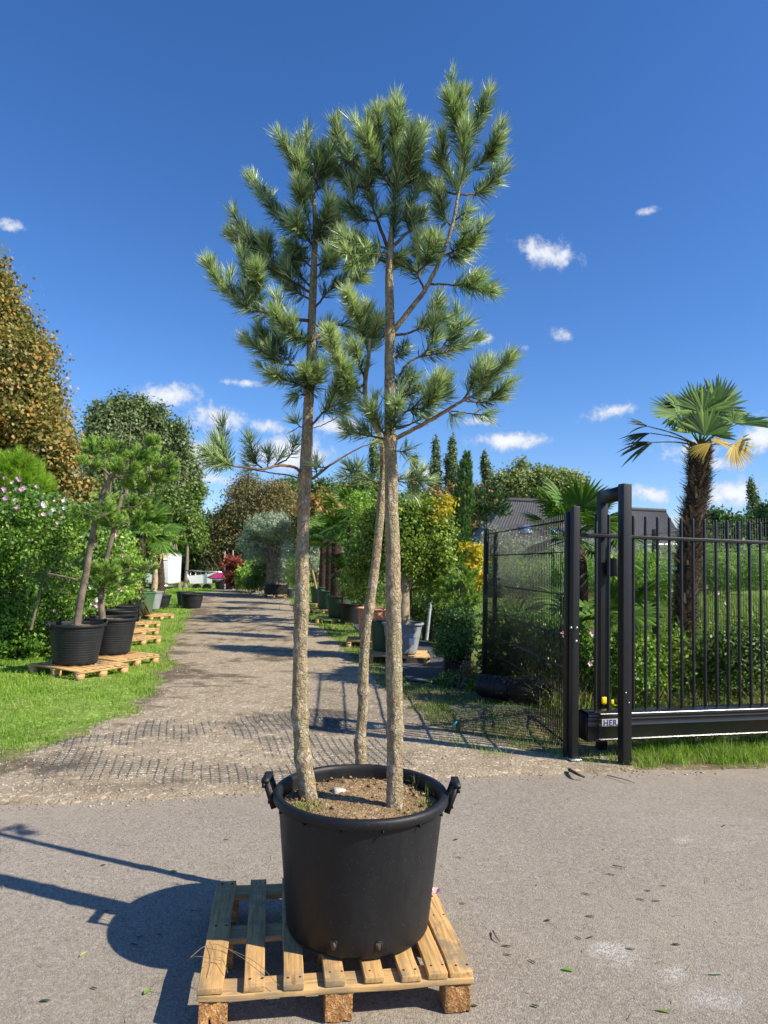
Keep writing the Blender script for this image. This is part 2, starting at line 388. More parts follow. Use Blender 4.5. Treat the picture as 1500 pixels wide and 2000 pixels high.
def plastic_mat(name, col, dust=(.085, .07, .05), amt=.22, rough=.44):
    m = Mat(name); n = m.noise(5, 6, .7, stretch=(1, 1, .35)); n2 = m.noise(260, 2)
    c = m.mix(m.math('MULTIPLY', m.maprange(n, .45, .75), amt), col, dust)
    sp = m.voro(70); c = m.mix(m.math('MULTIPLY', m.maprange(sp.outputs['Distance'], .075, .045), .5), c, (.35, .33, .3))
    r = m.maprange(n, .3, .7, rough - .06, rough + .16)
    return m.fin(c, r, .36, m.bump(n2, .0006, .6))

M = {}
M['asphalt'] = asphalt_mat()
M['ground'] = soil_mat('meadow_soil', [(.25, (.07, .055, .03)), (.5, (.15, .12, .065)), (.75, (.27, .21, .13))])
_t = M['ground'].node_tree; _b = [n for n in _t.nodes if n.type == 'BSDF_PRINCIPLED'][0]; _src = _b.inputs['Base Color'].links[0].from_socket
_a = _t.nodes.new('ShaderNodeAttribute'); _a.attribute_name = 'lawn'; _m = _t.nodes.new('ShaderNodeMix'); _m.data_type = 'RGBA'; _m2 = _t.nodes.new('ShaderNodeMix'); _m2.data_type = 'RGBA'; _m2.blend_type = 'MULTIPLY'
_t.links.new(_a.outputs['Fac'], _m.inputs['Factor']); _t.links.new(_src, _m.inputs['A']); _m2.inputs['Factor'].default_value = 1; _t.links.new(_src, _m2.inputs['A']); _m2.inputs['B'].default_value = (1.0, 1.9, .55, 1); _t.links.new(_m2.outputs['Result'], _m.inputs['B']); _t.links.new(_m.outputs['Result'], _b.inputs['Base Color'])
M['gravel'] = soil_mat('pale_gravel', [(.28, (.175, .133, .083)), (.45, (.295, .235, .157)), (.6, (.36, .292, .203)), (.75, (.44, .375, .28))], 1.0, .008)
_t = M['gravel'].node_tree; _b = [n for n in _t.nodes if n.type == 'BSDF_PRINCIPLED'][0]; _src = _b.inputs['Base Color'].links[0].from_socket
_a = _t.nodes.new('ShaderNodeAttribute'); _a.attribute_name = 'mud'; _m = _t.nodes.new('ShaderNodeMix'); _m.data_type = 'RGBA'; _m2 = _t.nodes.new('ShaderNodeMix'); _m2.data_type = 'RGBA'; _m2.blend_type = 'MULTIPLY'
_t.links.new(_a.outputs['Fac'], _m.inputs['Factor']); _t.links.new(_src, _m.inputs['A']); _m2.inputs['Factor'].default_value = 1; _t.links.new(_src, _m2.inputs['A']); _m2.inputs['B'].default_value = (.40, .38, .36, 1); _t.links.new(_m2.outputs['Result'], _m.inputs['B']); _t.links.new(_m.outputs['Result'], _b.inputs['Base Color'])
M['potsoil'] = soil_mat('dry_potting_soil', [(.25, (.10, .06, .03)), (.45, (.26, .165, .08)), (.6, (.36, .25, .135)), (.78, (.46, .35, .22))], 2.6, .009)
M['darksoil'] = soil_mat('dark_soil', [(.3, (.03, .022, .015)), (.6, (.08, .06, .04)), (.8, (.15, .11, .08))])
M['fabric'] = plain('woven_ground_fabric', (.075, .078, .085), .8, .3, .25, 3, .001)
M['wood_y'] = wood_mat('pallet_wood_lengthwise', 'y', (.57, .345, .135), .75); M['wood_x'] = wood_mat('pallet_wood_crosswise', 'x', (.60, .38, .16), .5)
M['wood_far'] = wood_mat('pallet_wood_plain', 'x', (.62, .42, .19), .2)
M['chip'] = chip_mat()
M['bark'] = bark_mat()
M['twig'] = plain('pine_twig_bark', (.15, .088, .05), .85, .2, .35, 40, .002)
M['bark_far'] = plain('grey_brown_bark', (.19, .15, .11), .9, .2, .4, 9, .01)
M['bark_pale'] = plain('pale_shrub_bark', (.36, .28, .19), .85, .2, .35, 14, .01)
M['bark_stake'] = plain('pale_stake', (.42, .32, .21), .8, .2, .2, 10)
M['twig_grey'] = plain('grey_twigs', (.16, .12, .085), .9, .2, .3, 20)
M['palm_bark'] = plain('shaggy_palm_trunk', (.085, .058, .04), .95, .15, .5, 25, .02)
M['bark_olive'] = plain('gnarled_olive_bark', (.24, .185, .13), .9, .2, .45, 6, .03)
M['black_pl'] = plastic_mat('black_pot_plastic', (.0085, .009, .0105), (.04, .038, .036), .25, .46)
M['black_pl2'] = plastic_mat('worn_black_pot_plastic', (.012, .013, .016), (.06, .055, .05), .2, .5)
M['grey_pl'] = plastic_mat('faded_grey_pot_plastic', (.23, .25, .28), (.42, .40, .38), .5, .55)
M['green_pl'] = plastic_mat('dark_green_pot_plastic', (.03, .075, .035), (.12, .13, .09), .35, .5)
M['green_pl2'] = plastic_mat('mid_green_pot_plastic', (.055, .13, .05), (.14, .15, .09), .3, .5)
M['terra'] = plain('terracotta_clay', (.50, .23, .14), .8, .3, .15, 8, .002, dirt=((.55, .42, .33), .5))
M['black_metal'] = plain('black_powder_coat', (.009, .009, .010), .42, .38, .2, 30, .0004, dirt=((.05, .046, .04), .08))
M['black_wire'] = plain('black_coated_wire', (.012, .013, .012), .45, .4, .1, 20)
M['galv'] = plain('galvanised_steel', (.45, .48, .5), .35, .5, .15, 12, metal=.8)
M['greypole'] = plain('grey_painted_pole', (.42, .47, .47), .5, .4, .15, 12)
M['mesh_pl'] = plain('dark_grey_grid_plastic', (.10, .10, .098), .55, .4, .25, 10)
M['white'] = plain('white_panel', (.78, .79, .80), .4, .5, .03, 2, dirt=((.5, .5, .48), .2))
M['pink'] = plain('pink_banner', (.62, .06, .22), .5, .3, .1, 5)
M['plate'] = plain('pale_sign_plate', (.52, .51, .47), .5, .4, .05, 20)
M['navy'] = plain('navy_lettering', (.02, .035, .16), .5, .4, .05, 20)
M['yellow'] = plain('yellow_plastic', (.85, .62, .01), .5, .4, .05, 20)
M['bluetag'] = plain('blue_plastic_scrap', (.08, .35, .62), .4, .5, .1, 20)
M['pinkpetal'] = leafmat('pink_petal', [(0, (.75, .38, .48)), (1, (.85, .62, .66))], .6, .25)
M['mauve'] = leafmat('mauve_petal', [(0, (.50, .18, .48)), (.6, (.66, .34, .55)), (1, (.80, .62, .70))], .6, .25)
M['whitepetal'] = leafmat('white_petal', [(0, (.78, .74, .76)), (1, (.85, .85, .84))], .6, .25)
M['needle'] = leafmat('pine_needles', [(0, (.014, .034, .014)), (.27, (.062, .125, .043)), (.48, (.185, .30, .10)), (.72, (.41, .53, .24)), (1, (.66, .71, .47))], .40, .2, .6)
M['needle2'] = leafmat('bright_pine_needles', [(0, (.035, .10, .015)), (.4, (.15, .30, .05)), (.75, (.32, .48, .09)), (1, (.46, .58, .16))], .45, .25)
M['needle_lime'] = leafmat('lime_pine_needles', [(0, (0.149, 0.276, 0.023)), (.5, (0.253, 0.425, 0.034)), (1, (0.380, 0.552, 0.069))], .5, .3)
M['needle_dk'] = leafmat('dark_conifer_needles', [(0, (0.024, 0.061, 0.019)), (.5, (0.047, 0.115, 0.032)), (1, (0.108, 0.203, 0.054))], .5, .15)
M['grass'] = leafmat('lawn_grass', [(0, (.11, .20, .02)), (.5, (.21, .36, .035)), (.85, (.32, .46, .06)), (1, (.48, .46, .16))], .5, .4)
M['grass_wild'] = leafmat('wild_grass', [(0, (0.065, 0.130, 0.026)), (.55, (0.156, 0.260, 0.046)), (.8, (0.312, 0.351, 0.091)), (1, (0.546, 0.442, 0.221))], .55, .3)
M['leaf_green'] = leafmat('shrub_leaf', [(0, (.045, .085, .02)), (.5, (.12, .20, .04)), (1, (.26, .34, .075))], .45, .28)
M['leaf_green2'] = leafmat('yellow_green_leaf', [(0, (.06, .12, .02)), (.5, (.15, .25, .035)), (1, (.34, .42, .07))], .4, .35)
M['leaf_hib'] = leafmat('hibiscus_leaf', [(0, (.03, .08, .015)), (.45, (.11, .23, .03)), (.8, (.24, .38, .06)), (1, (.38, .48, .09))], .42, .28)
M['leaf_yel'] = leafmat('yellow_leaf', [(0, (.30, .30, .02)), (.5, (.55, .45, .03)), (1, (.75, .58, .06))], .5, .35)
M['leaf_lime'] = leafmat('pale_lime_leaf', [(0, (0.156, 0.286, 0.039)), (.5, (0.286, 0.455, 0.078)), (1, (0.494, 0.624, 0.169))], .45, .35)
M['leaf_autumn'] = leafmat('turning_maple_leaf', [(0, (.05, .065, .018)), (.32, (.13, .14, .035)), (.58, (.25, .235, .065)), (.80, (.40, .27, .075)), (1, (.58, .31, .09))], .5, .28)
M['leaf_red'] = leafmat('red_maple_leaf', [(0, (0.144, 0.024, 0.018)), (.6, (0.300, 0.060, 0.036)), (1, (0.432, 0.132, 0.060))], .5, .3)
M['leaf_poplar'] = leafmat('poplar_leaf', [(0, (0.079, 0.114, 0.049)), (.5, (0.149, 0.210, 0.079)), (1, (0.263, 0.315, 0.149))], .5, .2)
M['leaf_far'] = leafmat('far_tree_leaf', [(0, (0.112, 0.160, 0.048)), (.5, (0.208, 0.264, 0.080)), (1, (0.336, 0.384, 0.144))], .55, .2)
M['leaf_spruce'] = leafmat('brownish_spruce', [(0, (0.063, 0.081, 0.032)), (.5, (0.135, 0.144, 0.058)), (.8, (0.216, 0.198, 0.081)), (1, (0.432, 0.252, 0.072))], .6, .15)
M['leaf_dkhedge'] = leafmat('dark_hedge_leaf', [(0, (0.027, 0.068, 0.021)), (.5, (0.060, 0.135, 0.038)), (1, (0.135, 0.240, 0.068))], .5, .2)
M['leaf_pineish'] = leafmat('bright_bed_pine', [(0, (0.100, 0.200, 0.025)), (.5, (0.188, 0.350, 0.044)), (1, (0.325, 0.500, 0.075))], .5, .3)
M['leaf_olive'] = leafmat('silver_olive_leaf', [(0, (0.162, 0.216, 0.135)), (.5, (0.324, 0.392, 0.270)), (1, (0.567, 0.621, 0.486))], .5, .2)
M['leaf_cyp'] = leafmat('cypress_spray', [(0, (0.048, 0.112, 0.024)), (.5, (0.104, 0.208, 0.048)), (1, (0.224, 0.336, 0.088))], .55, .15)
M['frond'] = leafmat('palm_frond', [(0, (.016, .05, .010)), (.45, (.06, .14, .020)), (.75, (.15, .27, .04)), (1, (.30, .42, .09))], .55, .25, .25)
M['frond_yel'] = leafmat('yellowed_palm_frond', [(0, (.35, .22, .03)), (.5, (.58, .40, .06)), (1, (.72, .56, .16))], .5, .3)
M['frond_dead'] = leafmat('withered_palm_frond', [(0, (.05, .045, .025)), (.6, (.11, .11, .045)), (1, (.20, .16, .08))], .6, .1)
M['fibre'] = leafmat('palm_trunk_fibre', [(0, (.06, .04, .026)), (.45, (.15, .105, .068)), (.8, (.27, .20, .13)), (1, (.52, .43, .31))], .9, .03, .15)
M['straw'] = leafmat('dry_straw', [(0, (.20, .13, .06)), (.6, (.36, .27, .14)), (1, (.5, .4, .24))], .7, .2)
M['stone'] = plain('pale_stone', (.45, .42, .37), .8, .3, .2, 20, .003)
def roof_mat():
    m = Mat('dark_roof_tiles'); n = m.noise(3, 4); c = m.mix(n, (.045, .045, .05), (.095, .09, .09)); return m.fin(c, .55, .4)
M['roof'] = roof_mat()
M['glass'] = plain('skylight_glass', (.16, .30, .55), .08, .6, .05, 3)
M['brick'] = plain('brown_brick_wall', (.20, .12, .09), .9, .2, .25, 6, .004)

# ------------------------------------------------------------------ ground
edge_px = [(-400, 1594), (0, 1574), (300, 1562), (560, 1545), (860, 1523), (1150, 1511), (1500, 1503), (1900, 1494)]
EP = np.array([G(*p)[:2] for p in edge_px]); EP = np.vstack([[EP[0] + (EP[0] - EP[1]) * 12], EP, [EP[-1] + (EP[-1] - EP[-2]) * 12]])
def road_s(x, y):    # metres beyond the asphalt edge
    return (y - np.interp(x, EP[:, 0], EP[:, 1])) * .96
lp = np.array([G(*p)[:2] for p in [(-60, 1520), (60, 1480), (170, 1440), (270, 1392), (318, 1335), (322, 1290), (362, 1228), (380, 1190), (392, 1166), (396, 1158)]])
rp = np.array([G(*p)[:2] for p in [(1240, 1490), (1060, 1470), (860, 1430), (770, 1370), (730, 1325), (668, 1268), (610, 1214), (572, 1186), (560, 1168), (556, 1160)]])
def track_m(x, y):   # > 0 inside the gravel track (metres)
    a = x - np.interp(y, lp[:, 1], lp[:, 0]); b = np.interp(y, rp[:, 1], rp[:, 0]) - x
    m = np.minimum(a, b); m = np.minimum(m, 36 - y)
    return m
mound_c = G(1010, 1420); 
def hills(x, y):
    s = road_s(x, y); z = 0.02 * fbm(x * .9, y * .9, 3, 3) + .010 * fbm(x * 7, y * 7, 3, 7)
    z = z + .12 * np.exp(-(((x - mound_c[0]) / .60) ** 2 + ((y - mound_c[1] - .22) / .42) ** 2)) * (1 + .7 * fbm(x * 5, y * 5, 3, 9))
    # wheel ruts and hollows in the track
    z = z - .02 * np.clip(track_m(x, y), 0, .3)
    return z
def gz(x, y):
    s = road_s(x, y)
    return hills(x, y) * np.clip((s + .05) / .4, 0, 1) - .055 * np.clip((.05 - s + .10 * fbm(x * 4, y * 4, 3, 21)) / .2, 0, 1) + .012
def gz1(x, y): return float(gz(np.array([x]), np.array([y]))[0])
mb = MB()
def sheet(mb, xs, ys, zf, keepf=None):
    X, Y = np.meshgrid(xs, ys, indexing='ij'); Z = zf(X, Y)
    k = None
    if keepf is not None:
        xc = (X[:-1, :-1] + X[1:, 1:]) / 2; yc = (Y[:-1, :-1] + Y[1:, 1:]) / 2; k = keepf(xc, yc)
    mb.grid(X, Y, Z, k)
def axis(a, b, fine_a, fine_b, fine, coarse_growth=1.18):
    v = list(np.arange(fine_a, fine_b, fine)); st = fine; x = v[-1]
    while x < b: st *= coarse_growth; x += st; v.append(x)
    st = fine; x = v[0]
    while x > a: st *= coarse_growth; x -= st; v.insert(0, x)
    return np.array(v)
sheet(mb, axis(-900, 900, -7.5, 4.5, .055), axis(3.2, 1500, 4.2, 12, .05, 1.05), gz)
go = mb.build('ground', M['ground'], smooth=True, kind='structure')
co = np.zeros(len(go.data.vertices) * 3, np.float32); go.data.vertices.foreach_get('co', co); co = co.reshape(-1, 3)
la = go.data.attributes.new('lawn', 'FLOAT', 'POINT')
_lv = np.clip(.5 + (np.interp(co[:, 1], lp[:, 1], lp[:, 0]) - co[:, 0]) * 2, 0, 1) * np.clip((road_s(co[:, 0], co[:, 1]) - 1.0) * 1.2 + fbm(co[:, 0] * 1.6, co[:, 1] * 1.6, 3, 61) * 2, 0, 1)
_lv = np.maximum(_lv, np.clip((co[:, 1] - 9) / 6, 0, .8)); la.data.foreach_set('value', _lv.astype(np.float32))
mb = MB()
def tz(x, y):
    m = track_m(x, y) + .55 * fbm(x * 1.3, y * 1.3, 4, 31) + .25 * fbm(x * 8, y * 8, 3, 35)
    s = road_s(x, y)
    return gz(x, y) + np.clip(m * .06, -.06, .008) + .006 * fbm(x * 14, y * 14, 3, 5) + .002
sheet(mb, axis(-12, 5, -4.5, 3.2, .035, 1.06), axis(3.3, 37, 4.3, 9.5, .035, 1.03), tz, lambda x, y: (track_m(x, y) > -1.0))
to_ = mb.build('track', M['gravel'], smooth=True, kind='structure')
co = np.zeros(len(to_.data.vertices) * 3, np.float32); to_.data.vertices.foreach_get('co', co); co = co.reshape(-1, 3); la = to_.data.attributes.new('mud', 'FLOAT', 'POINT')
_dl = co[:, 0] - np.interp(co[:, 1], lp[:, 1], lp[:, 0]); _n = fbm(co[:, 0] * 1.1, co[:, 1] * 1.9, 4, 91) + .5 * fbm(co[:, 0] * 7, co[:, 1] * 11, 3, 92)
_mud = np.clip((_n - .06 + .16 * np.exp(-(np.maximum(_dl, 0) / .9) ** 2)) * 5, 0, 1) * np.clip(_dl + .9, 0, 1)
_mud = np.maximum(_mud * np.where(_dl < 2.2, 1, .45), .8 * np.clip(1 - np.hypot((co[:, 0] + 1.9) / 1.2, (co[:, 1] - np.interp(co[:, 0], EP[:, 0], EP[:, 1]) - .28) / .2) + _n * 1.5, 0, 1))
la.data.foreach_set('value', np.clip(_mud, 0, 1).astype(np.float32))
def rz(x, y): return .006 + .004 * fbm(x * .6, y * .6, 2, 40)
mb = MB(); sheet(mb, axis(-90, 90, -4, 5, .08), axis(-40, 6.6, .6, 6.2, .08), lambda x, y: rz(x, y) + np.where(road_s(x, y) > .45, -.2, 0), lambda x, y: road_s(x, y) < .5)
ro = mb.build('road', M['asphalt'], smooth=True, kind='structure')
co = np.zeros(len(ro.data.vertices) * 3, np.float32); ro.data.vertices.foreach_get('co', co); co = co.reshape(-1, 3)
sa = ro.data.attributes.new('sand', 'FLOAT', 'POINT')
ss = road_s(co[:, 0], co[:, 1]); sv = np.clip((ss + .42 + .5 * fbm(co[:, 0] * 1.5, co[:, 1] * 1.5, 3, 44)) / .5, 0, 1) * .8
sv = np.maximum(sv, .30 * np.clip(vnoise(co[:, 0] * .8, co[:, 1] * 1.2, 50) * 2 - 1.1, 0, 1))
sa.data.foreach_set('value', sv.astype(np.float32))
ca_ = ro.data.attributes.new('chalk', 'FLOAT', 'POINT'); cv = np.zeros(len(co))
for px, py, rx, ry in ((1225, 1865, .05, .08), (1180, 1862, .04, .05), (1318, 1912, .05, .04), (1385, 1945, .12, .04), (1340, 1640, .05, .03), (1440, 1660, .06, .03)):
    q = G(px, py); cv = np.maximum(cv, np.clip(1.4 - np.hypot((co[:, 0] - q[0]) / rx, (co[:, 1] - q[1]) / ry), 0, 1) * .75)
ca_.data.foreach_set('value', cv.astype(np.float32))

def flat_sheet(name, pts, z, mat, res=None, **t):
    bm = bmesh.new(); vs = [bm.verts.new((p[0], p[1], z)) for p in pts]; f = bm.faces.new(vs)
    if f.normal.z < 0: f.normal_flip()
    bmesh.ops.triangulate(bm, faces=bm.faces[:]); me = bpy.data.meshes.new(name); bm.to_mesh(me); bm.free(); me.materials.append(mat)
    o = bpy.data.objects.new(name, me); COL.objects.link(o); return tag(o, **t)
mb = MB()
fp = np.array([G(*p)[:2] for p in [(800, 1334), (905, 1343), (905, 1288), (745, 1215), (672, 1192), (655, 1196), (692, 1226), (742, 1278)]])
flat_sheet('ground_fabric', fp, .035, M['fabric'], kind='structure')

# ------------------------------------------------------------------ grass and loose bits
def blades(pos, h, w, r_, lean=.5, tint=None, segs=2):
    n = len(pos); a = r_.uniform(0, 2 * math.pi, n); d = np.stack([np.cos(a), np.sin(a), np.zeros(n)], 1); b = r_.uniform(0, 2 * math.pi, n)
    side = np.stack([np.cos(b), np.sin(b), np.zeros(n)], 1) * (w * .5)[:, None]; ln = r_.uniform(0, lean, n)[:, None]
    up = np.array([0, 0, 1.0]); hh = h[:, None]
    p0 = pos - side; p1 = pos + side; m = pos + up * hh * .55 + d * hh * ln * .35; tip = pos + up * hh * (1 - .3 * ln) + d * hh * ln
    V = np.stack([p0, p1, m + side * .7, m - side * .7, tip], 1).reshape(-1, 3); o = np.arange(n)[:, None] * 5
    t = r_.random(n) if tint is None else tint
    return V, (o + np.array([[0, 1, 2, 3]])), (o + np.array([[3, 2, 4]])), t
def add_blades(mb, pos, h, w, r_, lean=.5, tint=None):
    if not len(pos): return
    V, q, t3, t = blades(pos, h, w, r_, lean, tint); b = mb.n
    mb.V.append(V); mb.n += len(V); mb.Fs += [q + b, t3 + b]; mb.T += [t, t]
r_ = rng(3)
n = 430000
y = np.exp(r_.uniform(math.log(4.4), math.log(40), n)); x = r_.uniform(-.72, .78, n) * y * 1.02
m = track_m(x, y) + .45 * fbm(x * 1.3, y * 1.3, 4, 31) + .2 * fbm(x * 8, y * 8, 3, 35); s = road_s(x, y)
patch = fbm(x * 1.6, y * 1.6, 3, 61); left = x < np.interp(y, lp[:, 1], lp[:, 0]) + .3
keep = (s > .12) & (m < .02)
dle = np.interp(y, lp[:, 1], lp[:, 0]) - x
keepL = keep & left & ((s > 1.15 + patch * 2.6) | (patch > .17)) & (r_.random(n) < np.clip(.15 + dle * .6 + 2.8 * patch, .05, 1))
# right side: patchy close to the road, greener further back
right = keep & ~left
rg = np.clip((s - .2) * .8, 0, 1) * (.7 + 1.8 * patch)
under_gate = (x > 2.05) & (s < .75)
keepR = right & ((r_.random(n) < rg) | (under_gate & (r_.random(n) < .9))) & ~((x > 1.4) & (s > .9) & (r_.random(n) < .5))
def inpoly(x, y, poly):
    c = np.zeros(len(x), bool); j = len(poly) - 1
    for i in range(len(poly)):
        a, b = poly[i], poly[j]; t_ = ((a[1] > y) != (b[1] > y)) & (x < (b[0] - a[0]) * (y - a[1]) / (b[1] - a[1] + 1e-12) + a[0]); c ^= t_; j = i
    return c
near_fab = inpoly(x, y, fp)
keepR &= ~near_fab
tuftL = keep & left & (s <= 1.15 + patch * 2.6) & (r_.random(n) < .12)
stray = (s > .05) & (m > 0) & (m < 1.2) & (r_.random(n) < .015) & (patch > .05)
for nm, mask, mt, hh, ww, ln in (('lawn_grass', keepL, 'grass', (.02, .065), .0062, .9), ('rough_grass', keepR | tuftL | stray, 'grass_wild', (.02, .085), .005, .9)):
    px_, py_ = x[mask], y[mask]; k = len(px_)
    h = r_.uniform(*hh, k) * (1 + .8 * np.clip(fbm(px_ * 3, py_ * 3, 2, 71) * 2, -.4, 1))
    if nm == 'rough_grass': h = np.where((px_ > 2.1) & (road_s(px_, py_) < .75) & (r_.random(k) < .8), h * 1.9, h)
    w = ww * r_.uniform(.7, 1.4, k) * np.clip(py_ / 7, 1, 5)
    tint = np.clip(.47 + 1.2 * fbm(px_ * 1.1, py_ * 1.1, 3, 81) + .5 * fbm(px_ * 6, py_ * 6, 2, 82) + r_.normal(0, .18, k), 0, 1)
    if nm == 'rough_grass': tint = np.clip(np.where(road_s(px_, py_) > 1.2, tint - .15, tint + .12), 0, 1)
    mb = MB(); add_blades(mb, np.stack([px_, py_, gz(px_, py_) - .004], 1), h * np.clip(py_ / 12, 1, 1.6), w, r_, ln, tint); mb.build(nm, M[mt], kind='stuff')
# long tufts on the strip under the gate and round the posts
mb = MB()
tufts = [(1268, 1478), (1300, 1488), (1336, 1476), (1368, 1490), (1395, 1480), (1425, 1486), (1452, 1476), (1480, 1484), (1150, 1492), (1185, 1488), (1010, 1462), (960, 1475), (920, 1462), (1055, 1450), (885, 1450), (1240, 1500), (1100, 1480), (1000, 1392), (930, 1398), (1320, 1495), (1410, 1497), (1470, 1498)]
tufts += [(r_.uniform(1245, 1520), r_.uniform(1462, 1500)) for k in range(34)]
for k, (a, b) in enumerate(tufts):
    c = G(a, b); nb = int(r_.uniform(40, 80)); big = a > 1240
    q = r_.normal(0, .05 if big else .06, (nb, 2)); xx = c[0] + q[:, 0]; yy = c[1] + q[:, 1]
    add_blades(mb, np.stack([xx, yy, gz(xx, yy) - .01], 1), r_.uniform(.05, .17 if big else .10, nb), r_.uniform(.003, .006, nb), r_, 1.2, np.clip(r_.normal(.5 if big else .62, .2, nb), 0, 1))
mb.build('tall_grass', M['grass'], kind='stuff')
# weeds between the gate and the nursery beds
mb = MB(); n = 26000
yy = r_.uniform(6.4, 12, n); xx = r_.uniform(1.75, 9, n); k = (fbm(xx * 1.1, yy * 1.1, 3, 91) > -.12); xx, yy = xx[k], yy[k]
add_blades(mb, np.stack([xx, yy, gz(xx, yy)], 1), r_.uniform(.12, .62, len(xx)) * (.7 + fbm(xx * 2, yy * 2, 2, 5)), r_.uniform(.006, .014, len(xx)), r_, 1.0, np.clip(r_.normal(.55, .25, len(xx)), 0, 1))
n = 42000; yy = np.exp(r_.uniform(math.log(11), math.log(45), n)); xx = r_.uniform(.18, .68, n) * yy
add_blades(mb, np.stack([xx, yy, gz(xx, yy)], 1), r_.uniform(.12, .5, n), r_.uniform(.012, .03, n), r_, .9, np.clip(r_.normal(.5, .25, n), 0, 1))
mb.build('weeds', M['grass_wild'], kind='stuff')
mb = MB(); n = 5200; yy = r_.uniform(6.4, 10.5, n); xx = r_.uniform(1.85, 8, n); k = fbm(xx * 1.6, yy * 1.6, 3, 93) > .02; xx, yy = xx[k], yy[k]
add_blades(mb, np.stack([xx, yy, gz(xx, yy)], 1), r_.uniform(.15, .75, len(xx)), r_.uniform(.004, .010, len(xx)), r_, 1.6, np.clip(r_.normal(.5, .25, len(xx)), 0, 1)); mb.build('dry_weeds', M['straw'], kind='stuff')
# scattered stones on the track, crumbs and straw at the road edge
def pebbles(mb, x, y, z, r, r_):
    t = (1 + 5 ** .5) / 2; ico = unit(np.array([[0, 0, 1], [.9, 0, .1], [.28, .86, .1], [-.72, .53, .1], [-.72, -.53, .1], [.28, -.86, .1], [0, 0, -1]], float))
    fc = np.array([[0, 1, 2], [0, 2, 3], [0, 3, 4], [0, 4, 5], [0, 5, 1], [6, 2, 1], [6, 3, 2], [6, 4, 3], [6, 5, 4], [6, 1, 5]]); n = len(x)
    sc = r[:, None] * r_.uniform(.6, 1.3, (n, 3)) * np.array([1, 1, .6]); V = ico[None] * sc[:, None] * r_.uniform(.8, 1.15, (n, 7, 1)) + np.stack([x, y, z], 1)[:, None]
    mb.add(V.reshape(-1, 3), (np.arange(n)[:, None, None] * 7 + fc[None]).reshape(-1, 3), np.repeat(r_.random(n), 10))
mb = MB(); n = 16000; y = np.exp(r_.uniform(math.log(4.3), math.log(16), n)); x = r_.uniform(-.62, .5, n) * y
k = ((track_m(x, y) > -.15) & (road_s(x, y) > -.05)) | ((road_s(x, y) > -.12) & (road_s(x, y) < .5)); x, y = x[k], y[k]
pebbles(mb, x, y, np.maximum(tz(x, y), np.where(road_s(x, y) < .1, .008, -1)), r_.gamma(2, .0022, len(x)) + .002, r_)
mb.build('gravel', plain('loose_gravel_stone', (.38, .32, .25), .9, .2, .45, 3), kind='stuff')
mb = MB(); n = 2600; x = r_.uniform(-3, 4, n); y = np.interp(x, EP[:, 0], EP[:, 1]) + r_.exponential(.16, n) * r_.choice([-1, 1, 1, 1], n); y = np.where(r_.random(n) < .25, r_.uniform(1.6, 5.2, n), y)
z = np.maximum(gz(x, y), .012); a = r_.uniform(0, math.pi, n); ln = r_.gamma(2, .008, n); d = np.stack([np.cos(a), np.sin(a), r_.uniform(-.1, .25, n)], 1) * ln[:, None]; w = np.stack([-np.sin(a), np.cos(a), 0 * a], 1) * .0016
c = np.stack([x, y, z + .003], 1); V = np.stack([c - d - w, c - d + w, c + d + w * .3, c + d - w * .3], 1).reshape(-1, 3)
mb.add(V, np.arange(n)[:, None] * 4 + np.arange(4)[None], r_.random(n)); mb.build('dry_litter', M['straw'], kind='stuff')

# plastic grid let into the gravel in front of the road edge
def grid_mat(name, label, x0, x1, s0, s1, zoff, bury, seed, cell=(.062, .048), extra=None):
    mb = MB(); rr_ = rng(seed)
    def put(P3, ok, w):
        d = unit(np.gradient(P3, axis=0)); sd = np.stack([-d[:, 1], d[:, 0], 0 * d[:, 0]], 1) * w
        V = np.stack([P3 - sd, P3 + sd + [0, 0, .001], P3 + [0, 0, .004]], 1).reshape(-1, 3); n = len(P3); i = np.arange(n - 1)[ok[:-1] & ok[1:]] * 3
        if len(i): mb.add(V, np.concatenate([np.stack([i, i + 3, i + 5, i + 2], 1), np.stack([i + 2, i + 5, i + 4, i + 1], 1)]))
    def zz(x, y): return tz(x, y) + zoff + np.minimum(.0022, bury * fbm(x * 1.7, y * 1.7, 4, seed) + .4 * bury * fbm(x * 9, y * 9, 2, seed))
    def place(a, b):
        y = np.interp(a, EP[:, 0], EP[:, 1]) + b; x = a - b * .30 + (.05 * fbm(a * .8, b * 1.2, 2, 5)); return x, y
    for a in np.arange(x0, x1, cell[0]):
        b = np.arange(s0, s1, .024); aa = a + .006 * np.where((np.arange(len(b)) // 1) % 2, 1, -1) + 0 * b + .05 * fbm(np.full(len(b), a * .7), b * 1.3, 2, 66)
        x, y = place(aa, b); put(np.stack([x, y, zz(x, y)], 1), np.abs(zz(x, y) - tz(x, y)) < .5, .0024)
    for b in np.arange(s0, s1, cell[1]):
        a = np.arange(x0, x1, .031); bb = b + .004 * np.where((np.arange(len(a))) % 2, 1, -1) + .06 * fbm(a * .6, np.full(len(a), b), 2, 67)
        x, y = place(a, bb); put(np.stack([x, y, zz(x, y) - .0022], 1), np.ones(len(a), bool), .0014)
    return mb.build(name, M['mesh_pl'], label=label, cat='ground grid')
grid_mat('ground_grid', 'dark plastic grid sunk in the gravel along the asphalt edge', -2.9, .42, .03, 2.2, .0, .050, 77)
